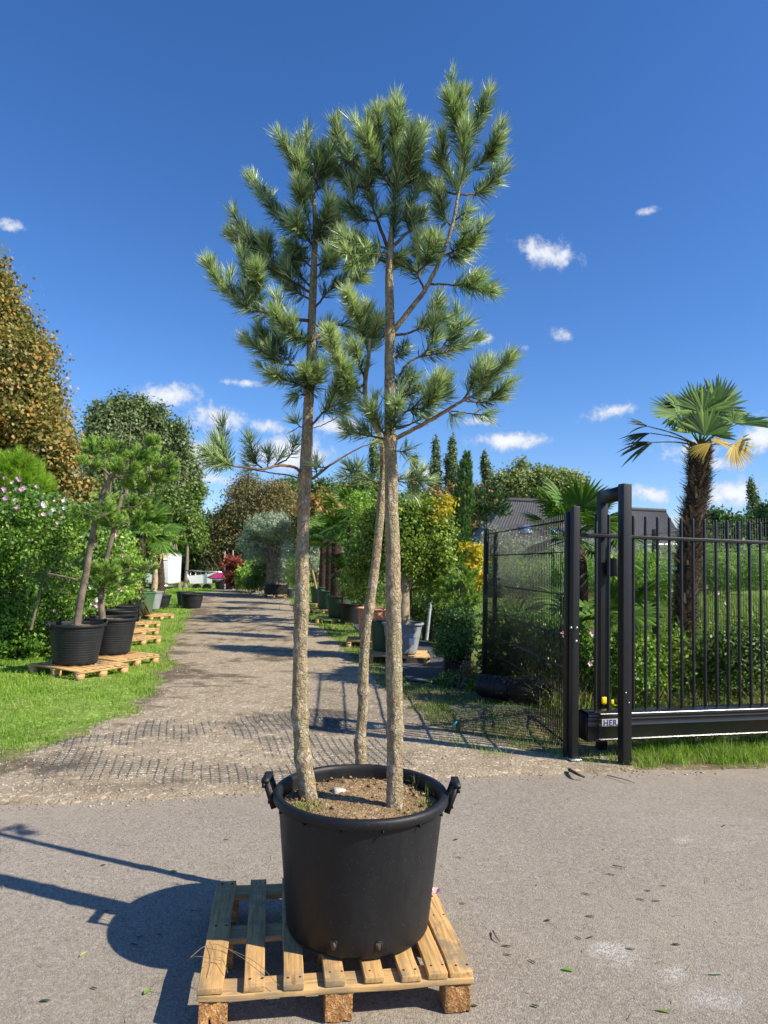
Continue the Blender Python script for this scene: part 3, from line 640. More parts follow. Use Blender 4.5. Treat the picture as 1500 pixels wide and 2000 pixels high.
# loose grid humped over the earth bank on the right
mb = MB()
def bankz(x, y): return gz(x, y) + .015
ux = np.linspace(-.62, .55, 26); vy = np.linspace(-.25, .75, 120)
for k, a in enumerate(np.linspace(-.15, .85, 20)):
    x = mound_c[0] + np.linspace(-.62, .50, 70); y = mound_c[1] + a - .10 * (np.linspace(-1, 1, 70) ** 2); mb.tube(np.stack([x, y, bankz(x, y) + .02 * fbm(x * 3, y * 3, 2, 8)], 1), .0028, 4, False)
for a in np.linspace(-.6, .5, 22):
    y = mound_c[1] + np.linspace(-.2, .85, 50); x = mound_c[0] + a + 0 * y + .01 * np.sin(y * 60); mb.tube(np.stack([x, y, bankz(x, y) + .02 * fbm(x * 3, y * 3, 2, 8)], 1), .0028, 4, False)
mb.build('loose_grid', plain('weathered_grid_plastic', (.13, .13, .12), .6, .3, .3, 9), label='loose grey plastic netting humped over the earth bank beside the gate', cat='netting')

# ------------------------------------------------------------------ pallet (about 1.0 x 0.8 m)
def make_pallet(label, loc, rz, w, d, bw, gaps, fine=True, group=None, mats=('wood_y', 'wood_x', 'chip'), lower=True):
    root = empty('pallet', loc, label, 'pallet', rz, group)
    h0, bh, st, tt = .018, .078, .022, .022
    def pc(name, c, size, mat, seed):
        mb = MB()
        if fine: V, fs = bevel_box(size, .003, .0025, seed, 6); mb_poly(mb, V, fs)
        else: mb.box((0, 0, 0), size)
        o = mb.build(name, M[mat], root, world=False, smooth=False); o.location = c; return o
    s = 0
    for i, x in enumerate(gaps):
        s += 1; wv = bw * (1.15 if i in (0, len(gaps) - 1) else .95)
        o = pc('board', (x, d / 2, h0 + bh + st + tt / 2 + .001), (wv, d - .006 * (s % 3), tt), mats[0], s)
        if fine:
            for yy in (.045, d / 2, d - .045):
                nb = MB()
                for dx in (-.02, .022): nb.lathe([(0.0001, .0012), (.0045, .001), (.005, 0)], 8, (dx + .004 * ((s * 7) % 3), yy - d / 2 + .008 * ((s * 5) % 3 - 1), tt / 2))
                nb.build('nail', M['rust'], o, world=False, kind='stuff')
    for y in (.05, d / 2, d - .05): pc('cross_board', (w / 2, y, h0 + bh + st / 2 + .0005), (w, .095, st), mats[1], 20 + int(y * 100))
    for x in (.055, w / 2, w - .055):
        for y in (.052, d / 2, d - .052): pc('block', (x, y, (h0 + bh) / 2 if not lower else h0 + bh / 2), (.096, .09, bh - .001 if lower else bh + h0 - .001), mats[2], 40 + int(x * 10 + y * 77))
        if lower: pc('bottom_board', (x, d / 2, h0 / 2), (.094, d - .004, h0 - .001), mats[0], 60 + int(x * 10))
    return root
M['rust'] = plain('rusty_nail', (.06, .03, .02), .8, .3)
pFL = G(384, 1941, .14); pFR = G(926, 1904, .14); prz = math.atan2(pFR[1] - pFL[1], pFR[0] - pFL[0])
PW = float(np.linalg.norm((pFR - pFL)[:2])); PD = .80
pal = make_pallet('bare wooden pallet under the big black pot in the foreground', (pFL[0], pFL[1], .010), prz, PW, PD, .074,
                  [.044, .187, .325, .468, .605, .735, .835, PW - .043], lower=False)
# ------------------------------------------------------------------ plastic pots
def make_pot(label, loc, rt, rb, h, mat, group=None, handles=2, fine=False, rz=0, soil='potsoil', ribs=0, grooves=0, rimw=.022, name='plant_pot', cat='plant pot', soil_d=.05):
    root = empty(name, loc, label, cat, rz, group); S = 96 if fine else 40
    mb = MB(); z1 = h - .035
    mod = (lambda a: 1 + .012 * np.sign(np.cos(a * ribs))) if ribs else None
    prof = [(.001, .004), (rb - .02, .004), (rb - .004, .010), (rb, .022)] + [(rb + (rt - rb) * t, .022 + (z1 - .022) * t) for t in np.linspace(0, 1, 2 + (grooves or 8))[1:]]
    if grooves:
        p2 = []
        for k, (r0, z0) in enumerate(prof[4:]):
            p2 += [(r0 - .002, z0 - .012), (r0 + .0025, z0 - .006), (r0, z0)]
        prof = prof[:4] + p2
    mb.lathe(prof, S, mod=mod)
    mb.lathe([(rt - .012, z1 + .01), (rt - .014, z1 - .12), (rt - .03, z1 - .2)][::-1], S)
    mb.build('body', M[mat], root, smooth=True, world=False)
    mb = MB(); mb.lathe([(rt - .002, z1 - .004), (rt + rimw * .75, z1 - .002), (rt + rimw, z1 + .006), (rt + rimw, z1 + .024), (rt + rimw * .75, z1 + .033), (rt + .003, z1 + .036), (rt - .008, z1 + .031), (rt - .012, z1 + .018), (rt - .012, z1 - .004)], S)
    if fine:
        for k in range(14):
            a = k * 2 * math.pi / 14 + .1; mb.box(((rt + .008) * math.cos(a), (rt + .008) * math.sin(a), z1 - .010), (.018, .003, .014), [[math.cos(a), -math.sin(a), 0], [math.sin(a), math.cos(a), 0], [0, 0, 1]])
    mb.build('rim', M[mat], root, smooth=True, world=False)
    if soil:
        r1 = rt - .0135; q = np.linspace(-r1, r1, 90 if fine else 26); X, Y = np.meshgrid(q, q, indexing='ij'); R_ = np.hypot(X, Y)
        Z = z1 + .03 - soil_d + .03 * fbm(X * 7, Y * 7, 4, 5) + .014 * fbm(X * 34, Y * 34, 3, 6) + .02 * (1 - (R_ / rt) ** 2)
        Rc = R_[:-1, :-1] * .25 + R_[1:, 1:] * .25 + R_[1:, :-1] * .25 + R_[:-1, 1:] * .25
        sc_ = np.minimum(1, r1 / np.maximum(R_, 1e-6)); mb = MB(); mb.grid(X * sc_, Y * sc_, Z, Rc < r1 * 1.04); mb.build('soil', M[soil], root, smooth=True, world=False)
    for k in range(handles):
        a = k * math.pi + (.06 if fine else .3); mb = MB(); cr = rt + rimw
        def hp(rr__, t, z): return np.array([(rr__) * math.cos(a) - t * math.sin(a), (rr__) * math.sin(a) + t * math.cos(a), z])
        hw = .052; up = .05
        for t in (-hw, hw):
            mb.bar(hp(cr - .01, t, z1 - .035), hp(cr + .028, t, z1 + .068), .009, .022)
        mb.bar(hp(cr + .030, -hw - .006, z1 + .070), hp(cr + .030, hw + .006, z1 + .070), .030, .012, up=(0, 0, 1))
        mb.bar(hp(cr + .008, -hw, z1 - .012), hp(cr + .008, hw, z1 - .012), .016, .012)
        mb.bar(hp(cr + .036, -hw - .006, z1 + .053), hp(cr + .036, hw + .006, z1 + .053), .012, .016)
        mb.build('handle', M[mat], root, world=False)
    return root
M['black_pl_in'] = M['black_pl']
PC = np.array([-.062, 2.875]); PZ = .14 + .012
pot = make_pot('big black plastic pot on the wooden pallet holding three tall pines', (PC[0], PC[1], PZ), .335, .286, .525, 'black_pl', fine=True, rz=-.06, soil_d=.055)
# punched drain slots near the base
for a in (-1.78, -1.21):
    mb = MB(); r0 = .2905; c_, s_ = math.cos(a), math.sin(a); Rm = [[c_, -s_, 0], [s_, c_, 0], [0, 0, 1]]
    mb.box((r0 * c_, r0 * s_, .055), (.003, .018, .030), Rm); mb.build('drain_slot', M['darksoil'], pot, world=False)
    mb = MB()
    for dy, dz, sy, sz in ((-.011, 0, .0035, .036), (.011, 0, .0035, .036), (0, .017, .025, .0035)):
        mb.box(((r0 + .001) * c_ - dy * s_, (r0 + .001) * s_ + dy * c_, .055 + dz), (.004, sy, sz), Rm)
    mb.build('slot_lip', M['black_pl2'], pot, world=False)
SZ = PZ + .525 - .06
r_ = rng(8)
def soil_z(x, y):
    X = np.array([x - PC[0]]); Y = np.array([y - PC[1]]); return SZ
mb = MB(); k = 900; a = r_.uniform(0, 2 * math.pi, k); q = .31 * np.sqrt(r_.random(k)); pebbles(mb, PC[0] + q * np.cos(a), PC[1] + q * np.sin(a), np.full(k, SZ + .004) + r_.uniform(0, .012, k), r_.gamma(2, .0022, k) + .0015, r_)
o = mb.build('soil_crumb', M['potsoil'], pot, kind='stuff')
mb = MB(); k = 420; a = r_.uniform(0, 2 * math.pi, k); q = .31 * np.sqrt(r_.uniform(.1, 1, k)); pp = np.stack([PC[0] + q * np.cos(a), PC[1] + q * np.sin(a), np.full(k, SZ + .006)], 1)
b = r_.uniform(0, math.pi, k); d = np.stack([np.cos(b), np.sin(b), r_.uniform(0, .5, k)], 1) * r_.uniform(.01, .035, k)[:, None]; w = np.stack([-np.sin(b), np.cos(b), 0 * b], 1) * .0009
mb.add(np.stack([pp - w, pp + w, pp + d], 1).reshape(-1, 3), np.arange(k)[:, None] * 3 + np.arange(3)[None], r_.random(k)); mb.build('fallen_needle', M['straw'], pot, kind='stuff')
mb = MB()
for (px, py, nb, hh, sp) in ((598, 1578, 260, .035, .030), (632, 1575, 60, .03, .02), (812, 1535, 16, .10, .012), (840, 1550, 22, .06, .02), (828, 1572, 30, .06, .02), (622, 1512, 14, .05, .008), (556, 1528, 20, .06, .01), (655, 1516, 20, .02, .01), (800, 1590, 40, .04, .03)):
    c = G(px, py, SZ + .01); q = r_.normal(0, sp, (nb, 2)); add_blades(mb, np.stack([c[0] + q[:, 0], c[1] + q[:, 1], np.full(nb, SZ + .004)], 1), r_.uniform(.5, 1, nb) * hh, r_.uniform(.0015, .003, nb), r_, 1.0, np.clip(r_.normal(.6, .2, nb), 0, 1))
mb.build('pot_weeds', M['grass_wild'], kind='stuff')
mb = MB(); V, fs = bevel_box((.058, .036, .03), .011, .003, 3, 1); mb_poly(mb, V, fs); o = mb.build('stone', M['stone'], smooth=True, label='pale rounded stone lying on the soil of the big black pot', cat='stone'); c = G(662, 1546, SZ + .015); o.location = c; o.rotation_euler = (0, .2, .5)

# ------------------------------------------------------------------ the three pines in the pot
def needles(mb, pts, r_, dens=1900, ln=.08, w=.0024, t0=0.0, tipfan=True, tintb=.45):
    pts = np.asarray(pts, float); seg = np.linalg.norm(np.diff(pts, axis=0), axis=1); cum = np.concatenate([[0], np.cumsum(seg)]); Lg = cum[-1]
    nb = int(max(22, dens / 3 * Lg * (1 - t0))); u = t0 + (1 - t0) * r_.random(nb) ** .85
    nt_ = int(nb * .14) if tipfan else 0; u[:nt_] = 1.0
    dist = u * Lg; pos = np.stack([np.interp(dist, cum, pts[:, k]) for k in range(3)], 1)
    eps = .01 * Lg; p2 = np.stack([np.interp(np.minimum(dist + eps, Lg), cum, pts[:, k]) for k in range(3)], 1); p1 = np.stack([np.interp(np.maximum(dist - eps, 0), cum, pts[:, k]) for k in range(3)], 1)
    T = unit(p2 - p1 + 1e-9); rnd = r_.normal(0, 1, (nb, 3)); Nn = unit(rnd - T * np.sum(rnd * T, 1, keepdims=True))
    ang = np.radians(np.clip(64 - 30 * u + r_.normal(0, 13, nb), 6, 92)); D = unit(T * np.cos(ang)[:, None] + Nn * np.sin(ang)[:, None] + np.array([0, 0, .14])); l = ln * r_.uniform(.66, 1.12, nb)
    tn = np.clip(r_.normal(tintb, .22, nb) + .58 * (u - .58), 0, 1)  # shaded tuft cores and sunlit tips are painted into the needle tint
    # every fascicle carries a few needles that fan a little from one sheath
    k = 3; D = np.repeat(D, k, 0); pos = np.repeat(pos, k, 0); T = np.repeat(T, k, 0); l = np.repeat(l, k) * r_.uniform(.85, 1.05, nb * k); t = np.clip(np.repeat(tn, k) + r_.normal(0, .07, nb * k), 0, 1); n = nb * k
    D = unit(D + r_.normal(0, .085, (n, 3)))
    bend = unit(T * .8 + np.array([0, 0, -.15]) + r_.normal(0, .25, (n, 3)))
    mid = pos + D * (l * .5)[:, None]; tip = pos + D * (l * .93)[:, None] + bend * (l * .15)[:, None]
    sd = unit(np.cross(D, unit(r_.normal(0, 1, (n, 3))))) * (w * r_.uniform(.75, 1.2, n) / 2)[:, None]
    V = np.stack([pos - sd * .7, pos + sd * .7, mid + sd, mid - sd, tip], 1).reshape(-1, 3); b = mb.n; mb.V.append(V); mb.n += len(V); o = np.arange(n)[:, None] * 5 + b
    mb.Fs += [o + np.array([[0, 1, 2, 3]]), o + np.array([[3, 2, 4]])]; mb.T += [t, t]
TR = {}
def pine_root(key, label, base): TR[key] = empty('pine_tree', base, label, 'pine tree')
def trunk_mesh(root, pts, rad, seed, knobs=()):
    pts = np.asarray(pts); n = 260; c = polyl(pts, n); u = np.linspace(0, 1, len(pts)); r0 = np.interp(np.linspace(0, 1, n), u, rad); kz = np.array([k for k in knobs])
    for kk in knobs: r0 = r0 * (1 + .20 * np.exp(-((c[:, 2] - kk) / .022) ** 2))
    def nf(i, a, p):
        z = p[:, 2][:, None] + 0 * a; x = np.cos(a) * 2.2; y_ = np.sin(a) * 2.2
        k = 1 + .24 * fbm(x + seed, z * 9 + y_ * 1.3, 4, seed) + .20 * fbm(a * 5 / 2, z * 42, 3, seed + 3)
        blend = (1 - np.cos(a)) * .5
        return k
    c = c + np.stack([.006 * fbm(c[:, 2] * 5, 0 * c[:, 2] + seed, 3, seed), .006 * fbm(c[:, 2] * 5, 0 * c[:, 2] + seed + 9, 3, seed), 0 * c[:, 2]], 1)
    mb = MB(); mb.tube(c, r0, 28, True, nz=nf); return mb.build('trunk', M['bark'], root, smooth=True)
Y1, Y2, Y3 = 2.78, 2.70, 3.10
sz = SZ
b1 = G(607, 1572, sz - .02); b2 = G(768, 1592, sz - .02); b3 = G(706, 1524, sz - .02)
Y1, Y2, Y3 = b1[1], b2[1], b3[1]
pine_root('a', 'left of three pines in the black pot, mossy trunk flaring at the foot', b1)
pine_root('b', 'tall front right pine in the black pot with a forked leader', b2)
pine_root('c', 'thinnest pine at the back of the black pot, leaning right', b3)
def tp(px, Y): return np.array([P(a, b, Y + (q[0] if (q := c) else 0)) for a, b, *c in px])
ta = tp([(607, 1576), (600, 1530), (592, 1470), (586, 1390), (586, 1290), (589, 1180), (592, 1050), (597, 920), (602, 800), (607, 680), (611, 560), (615, 460), (614, 400), (612, 350)], Y1)
trunk_mesh(TR['a'], ta, [.040, .037, .034, .0325, .030, .0295, .0265, .0255, .0215, .0185, .016, .011, .008, .005], 4, [P(586, 1190, Y1)[2], P(586, 1395, Y1)[2], P(590, 1480, Y1)[2], P(597, 930, Y1)[2]])
tb = tp([(768, 1596), (770, 1540), (772, 1440), (770, 1330), (768, 1180), (766, 1050), (763, 900), (762, 860), (761, 750), (761, 640), (761, 540), (763, 480), (768, 420), (772, 350)], Y2)
trunk_mesh(TR['b'], tb, [.035, .0325, .0325, .0325, .031, .030, .026, .024, .0215, .020, .0175, .013, .008, .006], 14, [P(768, 1165, Y2)[2], P(771, 1425, Y2)[2], P(762, 860, Y2)[2], P(761, 650, Y2)[2]])
tcp = tp([(706, 1528), (705, 1480), (704, 1440), (709, 1380), (709, 1310), (715, 1230), (724, 1170), (735, 1080), (745, 980), (749, 910), (744, 860, -.05), (731, 828, -.12), (720, 800, -.2), (713, 755, -.3), (720, 700, -.38), (722, 660, -.4)], Y3)
trunk_mesh(TR['c'], tcp, [.028, .026, .024, .0235, .0235, .0225, .0215, .0205, .0185, .0165, .014, .013, .012, .010, .008, .006], 24, [P(720, 1185, Y3)[2], P(709, 1350, Y3)[2], P(703, 1450, Y3)[2]])
# branches traced one by one: tree, base radius mm, needle start, density, points (px, py); depth offset of the tip
BR = [
 ('a', 7, .15, 1.2, .15, [(603, 466), (570, 450), (535, 410), (505, 370), (484, 340)]),
 ('a', 6, .1, 1.2, -.1, [(612, 400), (590, 350), (570, 310), (550, 276)]),
 ('a', 6, .1, 1.2, .1, [(612, 390), (602, 340), (592, 300), (584, 272)]),
 ('a', 6, .1, 1.2, 0, [(615, 350), (622, 310), (628, 270)]),
 ('a', 5, .1, 1.1, -.2, [(606, 440), (592, 400), (580, 360)]),
 ('a', 5, .1, 1.1, .12, [(612, 380), (632, 350), (650, 312)]),
 ('a', 5, .1, 1.1, -.15, [(613, 470), (630, 440), (648, 400)]),
 ('a', 5, .1, 1.1, .2, [(613, 480), (640, 455), (670, 425)]),
 ('a', 5, .1, 1.1, -.25, [(612, 480), (590, 455), (572, 428)]),
 ('a', 7, .3, 1.2, .1, [(605, 570), (555, 540), (500, 500), (465, 470), (438, 448)]),
 ('a', 5, .1, 1.2, .05, [(510, 508), (485, 470), (468, 440)]),
 ('a', 4, .1, 1.0, -.05, [(545, 532), (525, 495), (510, 455)]),
 ('a', 4, .2, .8, -.1, [(602, 484), (570, 484), (542, 471)]),
 ('a', 8, .38, 1.2, -.2, [(608, 628), (560, 620), (515, 610), (475, 595), (440, 568), (415, 532), (403, 496)]),
 ('a', 5, .1, 1.2, -.3, [(495, 606), (502, 560), (500, 512)]),
 ('a', 4, .1, 1.1, -.15, [(475, 594), (485, 550), (478, 505)]),
 ('a', 5, .1, 1.3, .1, [(605, 585), (565, 560), (530, 518)]),
 ('a', 5, .1, 1.1, .2, [(606, 560), (575, 525), (560, 490)]),
 ('a', 6, .35, 1.2, -.3, [(640, 635), (608, 665), (580, 662), (553, 638), (530, 600)]),
 ('a', 6, .3, 1.1, 0, [(605, 712), (560, 712), (530, 700), (495, 675), (465, 655)]),
 ('a', 4, .1, 1.1, .05, [(545, 706), (520, 672), (500, 638)]),
 ('a', 4, .05, 1.0, .12, [(570, 712), (545, 680), (535, 650)]),
 ('a', 6, .15, 1.1, -.15, [(603, 760), (575, 747), (545, 740), (520, 738)]),
 ('a', 5, .1, 1.1, -.3, [(601, 765), (598, 740), (596, 715)]),
 ('a', 5, .1, 1.1, -.2, [(604, 768), (618, 748), (628, 725)]),
 ('a', 4, .1, .9, .1, [(602, 770), (578, 775), (560, 790)]),
 ('a', 6, .35, 1.1, -.15, [(603, 838), (625, 812), (642, 795), (655, 760), (665, 732)]),
 ('a', 5, .2, 1.1, 0, [(640, 797), (665, 788), (695, 772)]),
 ('a', 4, .2, .9, .1, [(640, 797), (668, 806), (692, 806)]),
 ('a', 4, .15, 1.0, -.2, [(650, 785), (672, 768), (680, 742)]),
 ('a', 2, .9, .3, .1, [(604, 838), (632, 829), (660, 814), (675, 806)]),
 ('a', 3, .5, .8, -.1, [(598, 836), (582, 830), (570, 803)]),
 ('a', 7, .74, 1.2, -.25, [(590, 926), (575, 913), (545, 909), (515, 916), (480, 913), (448, 908), (415, 893), (396, 880)]),
 ('a', 4, .1, 1.2, -.15, [(452, 910), (432, 885), (426, 860)]),
 ('a', 3, .1, .9, -.3, [(450, 909), (420, 905), (400, 902)]),
 ('a', 4, .3, 1.1, -.1, [(512, 915), (492, 897), (478, 876)]),
 ('a', 3, .2, .9, .1, [(522, 914), (524, 890), (522, 872)]),
 ('a', 3, .3, .8, 0, [(535, 911), (545, 895), (552, 875)]),
 ('a', 4, .45, .7, .1, [(538, 909), (563, 894), (575, 870), (578, 848)]),
 ('a', 4, .95, .1, .1, [(588, 936), (560, 928), (520, 922), (478, 914)]),
 ('a', 6, .9, .2, .1, [(610, 936), (650, 905), (700, 876), (742, 862)]),
 ('a', 3, .3, .6, .1, [(618, 930), (618, 908), (625, 888)]),
 ('a', 3, .3, .6, -.1, [(640, 912), (622, 912), (615, 895)]),
 ('a', 5, .2, 1.1, -.1, [(616, 600), (650, 562), (690, 546), (722, 540)]),
 ('a', 5, .2, 1.1, .15, [(615, 520), (650, 500), (688, 462)]),
 ('a', 5, .15, 1.1, -.2, [(615, 545), (640, 520), (655, 490)]),
 ('a', 6, .5, .7, 0, [(608, 640), (640, 634), (690, 640), (720, 655)]),
 ('a', 5, .3, 1.0, .15, [(606, 690), (630, 670), (645, 650)]),
 ('a', 4, .2, 1.0, .2, [(606, 520), (585, 500), (575, 480)]),
 ('c', 7, .2, 1.5, -.25, [(721, 690), (708, 648), (690, 607), (676, 572)]),
 ('c', 6, .3, 1.5, -.35, [(712, 752), (695, 758), (680, 745), (662, 705), (648, 665), (641, 648)]),
 ('c', 5, .15, 1.3, -.15, [(718, 700), (730, 655), (742, 612)]),
 ('c', 5, .15, 1.2, -.2, [(713, 740), (700, 705), (684, 670)]),
 ('c', 4, .1, 1.2, -.1, [(722, 670), (718, 630), (712, 600)]),
 ('c', 4, .2, .9, -.1, [(713, 770), (698, 760), (690, 740)]),
 ('c', 5, .35, .9, 0, [(749, 949), (720, 936), (695, 929), (680, 924)]),
 ('c', 3, .1, 1.1, -.05, [(690, 928), (682, 912), (676, 896)]),
 ('c', 3, .1, 1.1, -.1, [(690, 928), (700, 912), (704, 898)]),
 ('c', 3, .1, .9, -.1, [(690, 928), (672, 930), (662, 938)]),
 ('c', 4, .1, .5, .1, [(750, 947), (790, 934), (804, 938)]),
 ('c', 3, .1, .8, .05, [(804, 938), (806, 960), (806, 985)]),
 ('c', 3, .1, .8, .0, [(804, 938), (832, 938), (852, 922)]),
 ('c', 3, .1, .7, .1, [(804, 938), (822, 925), (830, 905)]),
 ('b', 6, .25, 1.1, -.15, [(756, 858), (738, 828), (728, 805), (720, 788)]),
 ('b', 4, .2, 1.0, -.3, [(760, 855), (768, 828), (774, 800), (777, 782)]),
 ('b', 5, .3, .9, .0, [(752, 857), (715, 850), (692, 845), (674, 828), (665, 812)]),
 ('b', 3, .2, .9, -.1, [(694, 845), (680, 848), (664, 845)]),
 ('b', 3, .2, .9, .1, [(735, 856), (712, 838), (700, 822)]),
 ('b', 5, .08, 1.3, -.05, [(766, 490), (772, 400), (775, 330), (770, 262), (763, 200)]),
 ('b', 5, .1, 1.3, -.1, [(752, 320), (738, 270), (722, 214)]),
 ('b', 5, .1, 1.3, .1, [(768, 300), (776, 250), (776, 208)]),
 ('b', 6, .1, 1.3, -.2, [(770, 376), (742, 332), (724, 292), (708, 258)]),
 ('b', 8, .25, 1.2, .1, [(758, 487), (737, 430), (719, 374), (700, 335), (680, 298), (656, 250)]),
 ('b', 4, .2, 1.1, .0, [(720, 372), (722, 350), (732, 322)]),
 ('b', 5, .2, 1.2, .25, [(718, 370), (690, 360), (665, 342), (642, 305)]),
 ('b', 5, .1, 1.1, .15, [(690, 320), (668, 300), (648, 268)]),
 ('b', 5, .15, 1.1, .1, [(733, 432), (700, 425), (670, 398)]),
 ('b', 4, .15, .9, -.1, [(735, 430), (745, 418), (752, 400)]),
 ('b', 5, .15, 1.2, .1, [(773, 380), (797, 352), (815, 300), (829, 240)]),
 ('b', 5, .1, 1.2, -.1, [(798, 350), (802, 305), (806, 262)]),
 ('b', 4, .15, 1.1, .25, [(773, 378), (790, 340), (795, 300)]),
 ('b', 12, .62, 1.3, -.1, [(763, 652), (800, 606), (834, 560), (862, 500), (882, 445), (894, 385), (904, 325), (909, 262), (903, 205), (907, 168)]),
 ('b', 5, .1, 1.3, -.2, [(907, 300), (888, 240), (874, 178)]),
 ('b', 5, .1, 1.3, .1, [(911, 285), (932, 240), (942, 205)]),
 ('b', 5, .1, 1.2, 0, [(894, 380), (872, 335), (850, 300)]),
 ('b', 5, .3, 1.2, -.1, [(905, 350), (932, 325), (957, 305), (982, 286)]),
 ('b', 5, .35, 1.2, .1, [(896, 380), (930, 378), (957, 365), (981, 350)]),
 ('b', 5, .2, 1.1, .2, [(890, 379), (850, 368), (820, 348), (800, 325)]),
 ('b', 4, .2, .8, -.1, [(888, 430), (908, 415), (930, 395)]),
 ('b', 4, .2, .8, .1, [(884, 450), (902, 438), (922, 418)]),
 ('b', 5, .2, 1.2, -.15, [(866, 500), (895, 487), (920, 478), (940, 462)]),
 ('b', 4, .15, 1.0, .1, [(872, 496), (890, 505), (915, 498)]),
 ('b', 4, .2, 1.0, .15, [(864, 500), (850, 480), (842, 448)]),
 ('b', 4, .15, 1.0, .1, [(880, 440), (862, 420), (850, 395)]),
 ('b', 5, .4, 1.2, -.2, [(838, 556), (870, 555), (905, 560), (940, 566), (974, 568)]),
 ('b', 3, .2, .9, -.1, [(905, 560), (925, 550), (945, 540)]),
 ('b', 5, .2, 1.1, .05, [(828, 565), (816, 532), (818, 490), (813, 455)]),
 ('b', 4, .2, 1.1, .1, [(817, 534), (790, 520), (765, 506)]),
 ('b', 4, .2, 1.0, -.15, [(817, 530), (840, 510), (852, 490)]),
 ('b', 9, .5, 1.1, .1, [(765, 484), (790, 460), (812, 438), (830, 408)]),
 ('b', 4, .2, 1.0, .15, [(800, 450), (795, 425), (800, 395)]),
 ('b', 5, .15, 1.1, -.1, [(757, 486), (720, 478), (680, 481), (655, 492)]),
 ('b', 5, .15, 1.1, .15, [(757, 514), (725, 500), (695, 495), (668, 476)]),
 ('b', 4, .15, 1.1, -.2, [(758, 500), (735, 495), (700, 510), (680, 528)]),
 ('b', 4, .15, 1.0, 0, [(764, 505), (785, 500), (800, 485)]),
 ('b', 6, .4, 1.1, .15, [(768, 655), (800, 650), (832, 634), (853, 612), (862, 592)]),
 ('b', 4, .1, 1.0, 0, [(832, 635), (848, 615), (838, 592)]),
 ('b', 4, .2, .9, -.1, [(835, 634), (865, 625), (888, 608)]),
 ('b', 6, .3, .9, .1, [(780, 735), (792, 715), (812, 700), (838, 693), (872, 688), (915, 670), (946, 652)]),
 ('b', 4, .3, .9, .0, [(855, 690), (882, 655), (906, 637), (928, 622)]),
 ('b', 4, .2, 1.0, -.1, [(822, 698), (850, 665), (864, 638)]),
 ('b', 4, .2, 1.0, .15, [(870, 688), (890, 660), (888, 630)]),
 ('b', 10, .6, 1.4, -.15, [(770, 858), (833, 825), (873, 802), (903, 783), (933, 768), (965, 733), (990, 708), (1010, 688)]),
 ('b', 5, .25, 1.2, -.05, [(903, 783), (922, 755), (942, 728), (952, 702)]),
 ('b', 4, .3, 1.0, .05, [(905, 783), (940, 786), (970, 779), (996, 772)]),
 ('b', 3, .55, .6, -.1, [(880, 803), (920, 808), (950, 812), (966, 822)]),
 ('b', 5, .45, .6, .1, [(772, 838), (800, 829), (828, 815), (850, 800)]),
 ('b', 5, .2, 1.3, -.2, [(778, 815), (803, 800), (832, 795), (851, 765), (862, 722)]),
 ('b', 4, .2, 1.1, 0, [(840, 790), (868, 775), (885, 750)]),
 ('b', 4, .1, 1.0, .1, [(768, 762), (790, 748), (808, 735)]),
 ('b', 4, .1, 1.0, -.1, [(772, 775), (800, 772), (830, 752)]),
 ('b', 4, .1, .9, .2, [(766, 700), (785, 690), (795, 670)]),
 ('b', 3, .3, .7, -.1, [(768, 880), (792, 881), (812, 866)]),
 ('b', 3, .4, .5, .0, [(790, 881), (798, 895), (810, 905)]),
 ('b', 3, .3, .7, 0, [(870, 800), (890, 815), (905, 830)]),
 ('b', 4, .2, .9, .1, [(762, 650), (740, 660), (722, 655)]),
]
r_ = rng(17)
YB = {'a': Y1, 'b': Y2, 'c': Y3 - .3}
for (k, rmm, t0, dn, dy, pts) in BR:
    n = len(pts); Lp = sum(math.dist(pts[i], pts[i + 1]) for i in range(n - 1))
    dy = dy * min(1.3, .35 + Lp / 220) * 1.4
    yb = YB[k] if not (k == 'c' and pts[0][1] > 900) else Y3
    # side branches start at the depth of the branch they spring from
    tr = {'a': ta, 'b': tb, 'c': tcp}[k]
    C = np.array([P(a, b, yb + dy * (i / (n - 1)) ** 1.0) for i, (a, b) in enumerate(pts)])
    C = polyl(C, max(6, 3 * n) * 2); _sg = np.concatenate([[0], np.cumsum(np.linalg.norm(np.diff(C, axis=0), axis=1))])
    _keep = _sg <= max(_sg[-1] * .55, _sg[-1] - (.048 if dn > .5 else .02)); C = C[_keep]; C[1:-1] += r_.normal(0, .0009, (len(C) - 2, 3))
    root = TR[k]; mb = MB(); rr_ = np.linspace(rmm / 1000., .0022, len(C)) ; mb.tube(C, rr_, 7)
    nb_ = MB(); Lw = float(np.linalg.norm(np.diff(C, axis=0), axis=1).sum())
    bright = k == 'c' and pts[0][1] < 800
    dens = 2950 * dn
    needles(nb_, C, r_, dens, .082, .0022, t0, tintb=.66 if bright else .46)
    if dn >= 1.0 and Lw * (1 - t0) > .05:
        for q in range((2 if Lw * (1 - t0) > .10 else 1) + (pts[0][1] < 540)):      # short side shoots in depth
            i = int(len(C) * r_.uniform(max(t0, .35), .85)); s0 = C[min(i, len(C) - 2)]; T = unit(C[-1] - C[max(0, len(C) - 4)])
            d = unit(T * .8 + np.array([r_.uniform(-.3, .3), r_.choice([-1, 1]) * r_.uniform(.5, 1.0), r_.uniform(.2, .7)])); e = s0 + d * r_.uniform(.07, .13)
            S2 = polyl([s0, s0 + d * .05 + [0, 0, -.004], e], 5); mb.tube(S2, np.linspace(.0032, .002, 5), 5); needles(nb_, S2, r_, 2000, .078, .0023, .05, tintb=.5 if not bright else .66)
    bo = mb.build('branch', M['twig'] if rmm < 9 else M['bark'], root, smooth=True)
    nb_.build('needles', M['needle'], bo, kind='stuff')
# a few dead twigs and snags on the bare stems

